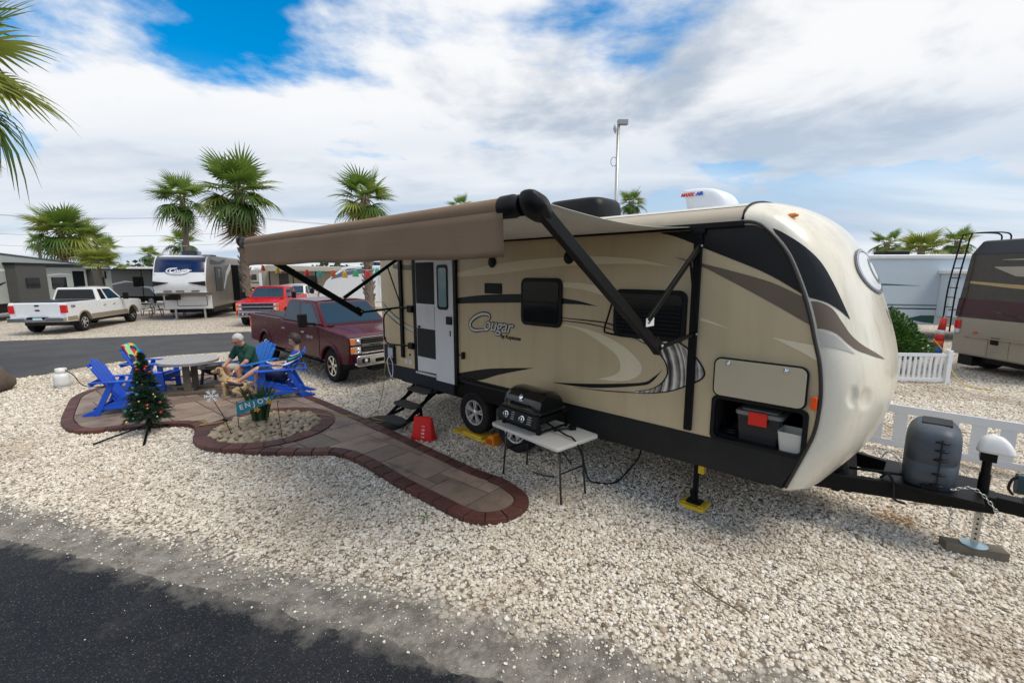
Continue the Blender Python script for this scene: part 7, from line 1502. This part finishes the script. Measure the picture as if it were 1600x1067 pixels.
for x in (0.8, 2.4, 4.0, 5.9): MB().bar((x, -1.85, 0), (x, -1.85, 2.75), 0.07, 0.07).build('awning_post', BLACK, bt)
wbox(bt, 'window', 3.0, 4.0, 1.6, 2.4, 0, GLASS); wbox(bt, 'door', 1.2, 1.9, 0.8, 2.6, 0, DKPAN)
# ---- light pole, utility line
lp = thing('light_pole', 'tall galvanised light pole behind the trailer roof', 'light pole', (at(957, 22), 22.0, 0))
MB().tube([(0, 0, 0), (0, 0, 9.45)], [0.10, 0.07], 10).build('pole', STEEL, lp, smooth=True)
MB().box((-0.05, -0.12, 9.3), (0.42, 0.12, 9.52)).build('floodlight', pm('grey_lamp_housing', (0.3, 0.31, 0.32), 0.5), lp, bevel=0.02)
MB().lathe([(0, 0), (0.05, 0.02), (0.21, 0.09), (0.21, 0.10), (0.05, 0.035), (0, 0.02)], 20, Matrix.Translation((-0.25, 0, 9.12)) @ Matrix.Rotation(R(80), 4, 'Y')).build('dish_antenna', pm('dish_grey', (0.5, 0.52, 0.54), 0.4), lp, smooth=True)
MB().bar((0, 0, 9.1), (-0.22, 0, 9.12), 0.04, 0.04).build('dish_bracket', STEEL, lp)
MB().tube([(-0.16 + 0.14*math.cos(a), 0, 7.7 + 0.2*math.sin(a)) for a in np.linspace(0, 6.0, 20)], 0.012, 5).build('cable_loop', BLACK, lp)
ul = thing('utility_line', 'thin utility wires on poles across the left sky', 'power line')
for k, (x, y) in enumerate(((-95, 70), (-48, 82), (-10, 95))):
    MB().cyl((x, y, 0), (x, y, 13.0), 0.16, 0.11, 8).bar((x - 0.9, y, 12.4), (x + 0.9, y, 12.4), 0.12, 0.12).build('pole', pm('old_pole_wood', (0.12, 0.1, 0.08), 0.9), ul)
for dz, dxx in ((12.5, -0.8), (12.5, 0.8), (9.6, 0), (7.8, 0)):
    pts = []
    for (x0, y0), (x1, y1) in (((-95, 70), (-48, 82)), ((-48, 82), (-10, 95))):
        for f in np.linspace(0, 1, 12): pts.append((x0 + (x1 - x0)*f + dxx, y0 + (y1 - y0)*f, dz - 1.1*math.sin(math.pi*f)))
    MB().tube(pts, 0.018, 4).build('wire', BLACK, ul)
# ---- right: white motorhome, brown motorhome, fences, shrub
wm = thing('white_motorhome', 'white motorhome with green stripes behind the shrub', 'motorhome', (9.8, 18.6, 0), R(-6))
PALEB = pm('pale_blue_white_panel', (0.52, 0.60, 0.66), 0.35, var=0.04)
MB().box((0, 0, 0.6), (11.0, 2.5, 3.28)).build('body', PALEB, wm, bevel=0.05); MB().box((-0.03, -0.04, 3.16), (11.03, 2.54, 3.34)).build('roof', OFFW, wm, bevel=0.05)
so_ = MB().box((6.9, -0.55, 0.95), (9.6, 0.0, 2.62)).build('slide_out', PALEB, wm, bevel=0.03); MB().box((6.8, -0.65, 2.60), (9.7, 0.0, 2.74)).build('slide_topper', OFFW, so_, bevel=0.03); wbox(so_, 'window', 7.9, 9.2, 1.5, 2.3, -0.55, GLASS)
GRS = pm('dark_green_decal', (0.012, 0.07, 0.065), 0.4); GYS = pm('grey_blue_decal', (0.14, 0.19, 0.24), 0.4)
for up, lo, m, y in (([(3.6, 2.26), (5.0, 2.21), (6.2, 2.14)], [(3.6, 2.18), (5.0, 2.16), (6.2, 2.135)], GRS, -0.006), ([(3.8, 1.36), (5.2, 1.42), (6.9, 1.40)], [(3.8, 1.30), (5.2, 1.36), (6.9, 1.35)], GYS, -0.006), ([(3.8, 1.22), (5.2, 1.28), (6.9, 1.26)], [(3.8, 1.18), (5.2, 1.23), (6.9, 1.21)], GRS, -0.006), ([(6.92, 1.28), (8, 1.26), (9.5, 1.24)], [(6.92, 1.23), (8, 1.21), (9.5, 1.19)], GYS, -0.556), ([(5.9, 0.86), (6.4, 0.98), (6.88, 0.98)], [(5.9, 0.84), (6.4, 0.72), (6.88, 0.66)], GRS, -0.006)):
    MB().grid([[(a, y, z) for a, z in up], [(a, y, z) for a, z in lo]]).build('stripe', m, wm)
MB().lathe([(0, 0), (0.16, 0), (0.14, 0.02), (0, 0.025)], 18, Matrix.Translation((4.15, 0, 2.45)) @ Matrix.Rotation(R(90), 4, 'X') @ Matrix.Scale(0.8, 4, (0, 1, 0))).build('porthole_vent', pm('vent_grey', (0.3, 0.31, 0.32), 0.4), wm, auto=40)
MB().box((5.3, 0.7, 3.34), (6.2, 1.5, 3.52)).build('roof_vent', BLACK, wm, bevel=0.05); MB().box((2.6, 0.4, 3.34), (3.0, 0.8, 3.56)).build('roof_fitting', OFFW, wm, bevel=0.04)
for x in (2.0, 8.6): make_wheel(wm, (x, 0.15, 0.42), 0.42, 0.25, 0.22)
bm_ = thing('brown_motorhome', 'brown and tan motorhome rear with black roof ladder at right', 'motorhome', (12.45, 12.75, 0), R(0))
BRN = pm('dark_brown_paint', (0.050, 0.040, 0.028), 0.3, var=0.3, coat=0.25, spec=0.25); MAR = pm('maroon_paint_coach', (0.045, 0.008, 0.010), 0.3, coat=0.25, spec=0.25); TANL = pm('tan_lower_paint', (0.30, 0.265, 0.205), 0.35, var=0.06, coat=0.3)
def face_poly(name, pts, mat, par, off=0.006): # on the rear face: plane x = 0, (w across from the far-left edge, z); far-left edge is y = 0, running to y = -2.5
    return MB().poly([(-off, -w, z) for w, z in pts]).build(name, mat, par)
coach = MB().prism([(0, 0), (0, -2.55), (9.5, -2.55), (9.5, 0)], lambda p, t: (p[0] + (0.10*max(0, t - 1.3)/2.1 if p[0] < 1 else 0), p[1], t), 0.42, 1.45).build('lower_body', TANL, bm_, bevel=0.04)
MB().add([(0.0, 0, 1.45), (0.0, -2.55, 1.45), (9.5, -2.55, 1.45), (9.5, 0, 1.45), (0.16, -0.06, 3.15), (0.16, -2.49, 3.15), (9.5, -2.49, 3.15), (9.5, -0.06, 3.15)], [(0,1,5,4),(1,2,6,5),(2,3,7,6),(3,0,4,7),(4,5,6,7)]).build('upper_body', BRN, bm_)
MB().add([(0.14, -0.04, 3.14), (0.14, -2.51, 3.14), (9.5, -2.51, 3.14), (9.5, -0.04, 3.14), (0.32, -0.14, 3.5), (0.32, -2.41, 3.5), (9.5, -2.41, 3.5), (9.5, -0.14, 3.5)], [(0,1,5,4),(1,2,6,5),(2,3,7,6),(3,0,4,7),(4,5,6,7)]).build('roof_cap', pm('black_roof_cap', (0.015, 0.016, 0.018), 0.4), bm_, bevel=0.06)
def fx(z): return -0.008 + (0.16*(z - 1.45)/1.7 if z > 1.45 else 0)
def band(name, up, lo, mat): return MB().grid([[(fx(z), -w, z) for w, z in up], [(fx(z), -w, z) for w, z in lo]]).build(name, mat, bm_)
band('stripe', [(0.0, 1.95), (1.2, 1.93), (2.54, 1.90)], [(0.0, 1.50), (1.2, 1.46), (2.54, 1.46)], MAR)
band('stripe', [(0.2, 2.42), (1.2, 2.36), (2.5, 2.30)], [(0.2, 2.36), (1.2, 2.27), (2.5, 2.18)], pm('gold_stripe', (0.38, 0.27, 0.11), 0.35))
band('stripe', [(0.75, 2.80), (1.4, 2.80), (2.5, 2.82)], [(0.75, 2.78), (1.3, 2.56), (2.5, 2.48)], TANL); band('stripe', [(0.9, 2.98), (1.6, 3.0), (2.5, 3.02)], [(0.9, 2.97), (1.6, 2.95), (2.5, 2.94)], TANL)
band('stripe', [(0.95, 1.66), (1.6, 1.58), (2.5, 1.52)], [(0.95, 1.65), (1.6, 1.50), (2.5, 1.47)], TANL)
MB().box((-0.03, -0.20, 1.12), (0.02, -0.03, 1.36)).build('tail_light', REDL, bm_, bevel=0.02); MB().box((-0.028, -0.19, 1.0), (0.02, -0.04, 1.11)).build('reverse_light', pm('clear_lens', (0.6, 0.65, 0.7), 0.15), bm_, bevel=0.02)
MB().sph((-0.008, -0.62, 1.06), (0.012, 0.07, 0.03)).build('reflector', REDL, bm_, smooth=True)
for w0, w1 in ((0.36, 0.98), (1.0, 1.5), (1.52, 2.4)): MB().box((-0.012, -w1, 0.46), (0.0, -w0, 0.93)).build('engine_hatch', TANL, bm_, bevel=0.006)
MB().box((-0.05, -0.32, 0.93), (0.0, -2.5, 0.965)).build('bumper_lip', TANL, bm_)
MB().box((-0.02, -1.25, 0.80), (0.0, -1.05, 0.98)).build('plate_recess', BLACK, bm_); MB().box((0.3, -2.3, 0.25), (8, -0.2, 0.45)).build('underbody', BLACK, bm_)
MB().box((0.15, -0.5, 0.12), (0.5, -0.1, 0.45)).build('mud_flap', BLACK, bm_); make_wheel(bm_, (0.9, -0.25, 0.42), 0.42, 0.3, 0.24, face=1)
ld = MB()
for y in (-0.02, 0.22): ld.tube(smooth_path([(-0.12, y, 1.0), (-0.10, y, 2.2), (0.04, y, 3.3), (0.10, y, 3.62), (0.25, y, 3.72), (1.1, y, 3.72), (1.2, y, 3.5)], 5), 0.02, 6)
ldo = ld.build('ladder', BLACKM, bm_, smooth=True)
for i in range(9): z = 1.15 + 0.27*i; MB().tube([(-0.115 + 0.16*max(0, z - 1.6)/1.7, -0.02, z), (-0.115 + 0.16*max(0, z - 1.6)/1.7, 0.22, z)], 0.014, 6).build('rung', BLACKM, ldo)
# white vinyl fences
VIN = pm('white_vinyl', (0.70, 0.72, 0.74), 0.35, var=0.03)
fdir = Vector((0.7286, -0.6849)); fn = thing('picket_fence', 'low white vinyl fence with wide pickets behind the trailer tongue', 'fence', (5.05, 7.13, 0), math.atan2(fdir.y, fdir.x))
MB().box((-0.3, -0.02, 0.60), (4.2, 0.02, 0.72)).build('rail', VIN, fn, bevel=0.006); MB().box((-0.3, -0.02, 0.08), (4.2, 0.02, 0.18)).build('rail', VIN, fn, bevel=0.006)
for i in range(15): x = -0.2 + 0.27*i; MB().box((x, -0.012, 0.18), (x + 0.15, 0.012, 0.60)).build('picket', VIN, fn)
f2 = thing('picket_fence', 'short white vinyl fence with narrow pickets below the shrub', 'fence', (8.95, 10.85, 0), R(-6))
MB().box((-0.2, -0.02, 0.66), (1.5, 0.02, 0.74)).build('rail', VIN, f2, bevel=0.005); MB().box((-0.2, -0.02, 0.06), (1.5, 0.02, 0.14)).build('rail', VIN, f2, bevel=0.005); MB().box((1.45, -0.05, 0.0), (1.55, 0.05, 0.82)).build('post', VIN, f2, bevel=0.008)
for i in range(14): MB().box((-0.18 + 0.115*i, -0.012, 0.14), (-0.18 + 0.115*i + 0.055, 0.012, 0.66)).build('picket', VIN, f2)
# shrub
sh_ = thing('shrub', 'dense green shrub in front of the white motorhome', 'shrub', (10.05, 12.4, 0)); sh_.scale = (0.84, 0.84, 0.84)
r8 = random.Random(8); SHG = pm('shrub_leaf', (0.05, 0.125, 0.014), 0.5, var=0.6, vs_=5); lf_ = MB()
for k in range(13000):
    u1, v1 = r8.uniform(0, 6.283), r8.uniform(-0.55, 1); q = Vector((math.cos(u1)*math.sqrt(1 - v1*v1), math.sin(u1)*math.sqrt(1 - v1*v1), v1)); s_ = r8.uniform(0.35, 1.0) ** 0.5
    lump = 1 + 0.16*math.sin(q.x*5 + 1)*math.cos(q.y*4) + 0.12*math.sin(q.z*7 + q.x*3); p = Vector((q.x*1.25*s_*lump, q.y*1.0*s_*lump, 0.88 + q.z*0.92*s_*lump))
    if p.z < 0.05: continue
    d = (q + Vector((r8.uniform(-1, 1), r8.uniform(-1, 1), r8.uniform(-.3, 1.3)))*0.8).normalized(); sd_ = d.cross(Vector((r8.uniform(-1, 1), r8.uniform(-1, 1), r8.uniform(-1, 1)))).normalized(); L_ = r8.uniform(0.09, 0.15)
    lf_.add([p, p + d*L_*0.5 + sd_*0.026, p + d*L_, p + d*L_*0.5 - sd_*0.026], [(0, 1, 2, 3)])
tag(lf_.build('foliage', SHG, sh_), kind='stuff')
st_b = MB()
for k in range(9): a = k*0.7; st_b.tube([(0.1*math.cos(a), 0.1*math.sin(a), 0), (0.35*math.cos(a), 0.3*math.sin(a), 0.6), (0.7*math.cos(a), 0.6*math.sin(a), 1.2)], [0.03, 0.022, 0.01], 5)
st_b.build('stem', pm('shrub_wood', (0.08, 0.06, 0.04), 0.9), sh_)
# furled striped parasol and yellow cord by the motorhome
up_ = thing('furled_parasol', 'furled red, white and blue parasol leaning by the brown motorhome', 'parasol', (11.62, 12.35, 0))
MB().cyl((0, 0, 0), (0.16, 0, 1.5), 0.018, n=8).build('pole', STEEL, up_)
for k, (z0, z1, cl) in enumerate(((0.42, 0.66, (0.03, 0.09, 0.35)), (0.66, 0.80, (0.65, 0.10, 0.02)), (0.80, 0.98, (0.6, 0.02, 0.02)), (0.98, 1.10, (0.65, 0.65, 0.65)), (1.10, 1.42, (0.6, 0.03, 0.02)))):
    w0, w1 = 0.14*(1 - 0.55*(z0 - 0.42)), 0.14*(1 - 0.55*(z1 - 0.42)); MB().tube([(0.107*z0, 0, z0), (0.107*z1, 0, z1)], [w0, w1], 10).build('cloth_band', pm('parasol_%d' % k, cl, 0.7), up_, smooth=True)
yc = MB().tube(smooth_path([(11.6, 12.4, 0.85), (11.0, 11.3, 0.55), (10.62, 10.75, 0.3), (10.66, 10.4, 0.03), (10.9, 10.0, 0.02)], 6), 0.012, 6).build('power_cord', pm('bright_yellow_cord', (0.6, 0.42, 0.03), 0.5), None, smooth=True)
tag(yc, 'yellow power cord sloping to the ground beside the short fence', 'cord')

# ---- rigs parked on the far rows and the wood beyond them
r9 = random.Random(17)
FARL = ['far white trailer with a tan stripe behind the left palms', 'far white trailer between the fifth wheel and the small grey trailer', 'far beige motorhome behind the fifth wheel', 'far white fifth wheel behind the red pickup', 'far grey trailer behind the light pole base', 'far white trailer hidden behind the tan trailer', 'far cream motorhome behind the white motorhome', 'far white rig at the outer right row', 'far white rig at the outer left row']
for k, (x, y) in enumerate(((-62, 62), (-46, 60), (-36, 66), (-22, 64), (4, 62), (18, 60), (34, 58), (52, 60), (-82, 64))):
    L_ = r9.uniform(8, 11); h = r9.uniform(3.0, 3.5); ft_ = thing('far_trailer', FARL[k], 'travel trailer', (x - L_/2, y, 0), R(r9.uniform(-14, 14)), 'rigs on the far rows')
    mt_ = (OFFW, OFFW, BEIGEP, OFFW, GREYW, OFFW, BEIGEP, OFFW, OFFW)[k]
    MB().prism([(0, 0.6), (L_, 0.6), (L_ + 0.3, 1.6), (L_ - 0.5, h), (0.3, h), (0, h - 0.3)], lambda p, t: (p[0], t, p[1]), 0, 2.5).build('body', mt_, ft_, bevel=0.08)
    for q in range(3): wbox(ft_, 'window', 1.2 + q*L_*0.3, 2.1 + q*L_*0.3, 1.6, 2.4, 0, GLASS)
    wbox(ft_, 'door', L_*0.55, L_*0.55 + 0.7, 0.8, 2.6, 0, WHITE); MB().grid([[(0.1, -0.01, 1.35), (L_, -0.01, 1.35)], [(0.1, -0.01, 1.2), (L_, -0.01, 1.1)]]).build('stripe', TAUPE if k % 2 else DKPAN, ft_)
    MB().box((L_*0.4, 0.8, h), (L_*0.4 + 1, 1.7, h + 0.3)).build('air_conditioner', OFFW, ft_, bevel=0.05); MB().box((0.3, 0.2, 0.3), (L_ - 0.3, 2.3, 0.6)).build('chassis', BLACK, ft_)
tl_ = MB()
for k in range(9000):
    x = r9.uniform(-210, 210); hh_ = 3.2 + 1.6*math.sin(x*0.11) + 1.0*math.sin(x*0.37 + 2) + 0.7*math.sin(x*0.9); z = r9.random() ** 0.8*max(1.2, hh_); y = 128 + r9.uniform(-5, 5); a = r9.uniform(0, 6.28); s_ = r9.uniform(0.4, 0.9)
    u_ = Vector((math.cos(a), math.sin(a), r9.uniform(-.5, .5)))*s_; v_ = Vector((r9.uniform(-.5, .5), r9.uniform(-.5, .5), 1)).normalized()*s_*0.7; c_ = Vector((x, y, z)); tl_.add([c_ - u_, c_ + v_, c_ + u_, c_ - v_], [(0, 1, 2, 3)])
tag(tl_.build('far_wood', pm('far_foliage', (0.04, 0.06, 0.025), 0.8, var=0.4, vs_=0.2)), 'low dark line of scrub and trees along the horizon', 'wood', kind='stuff')
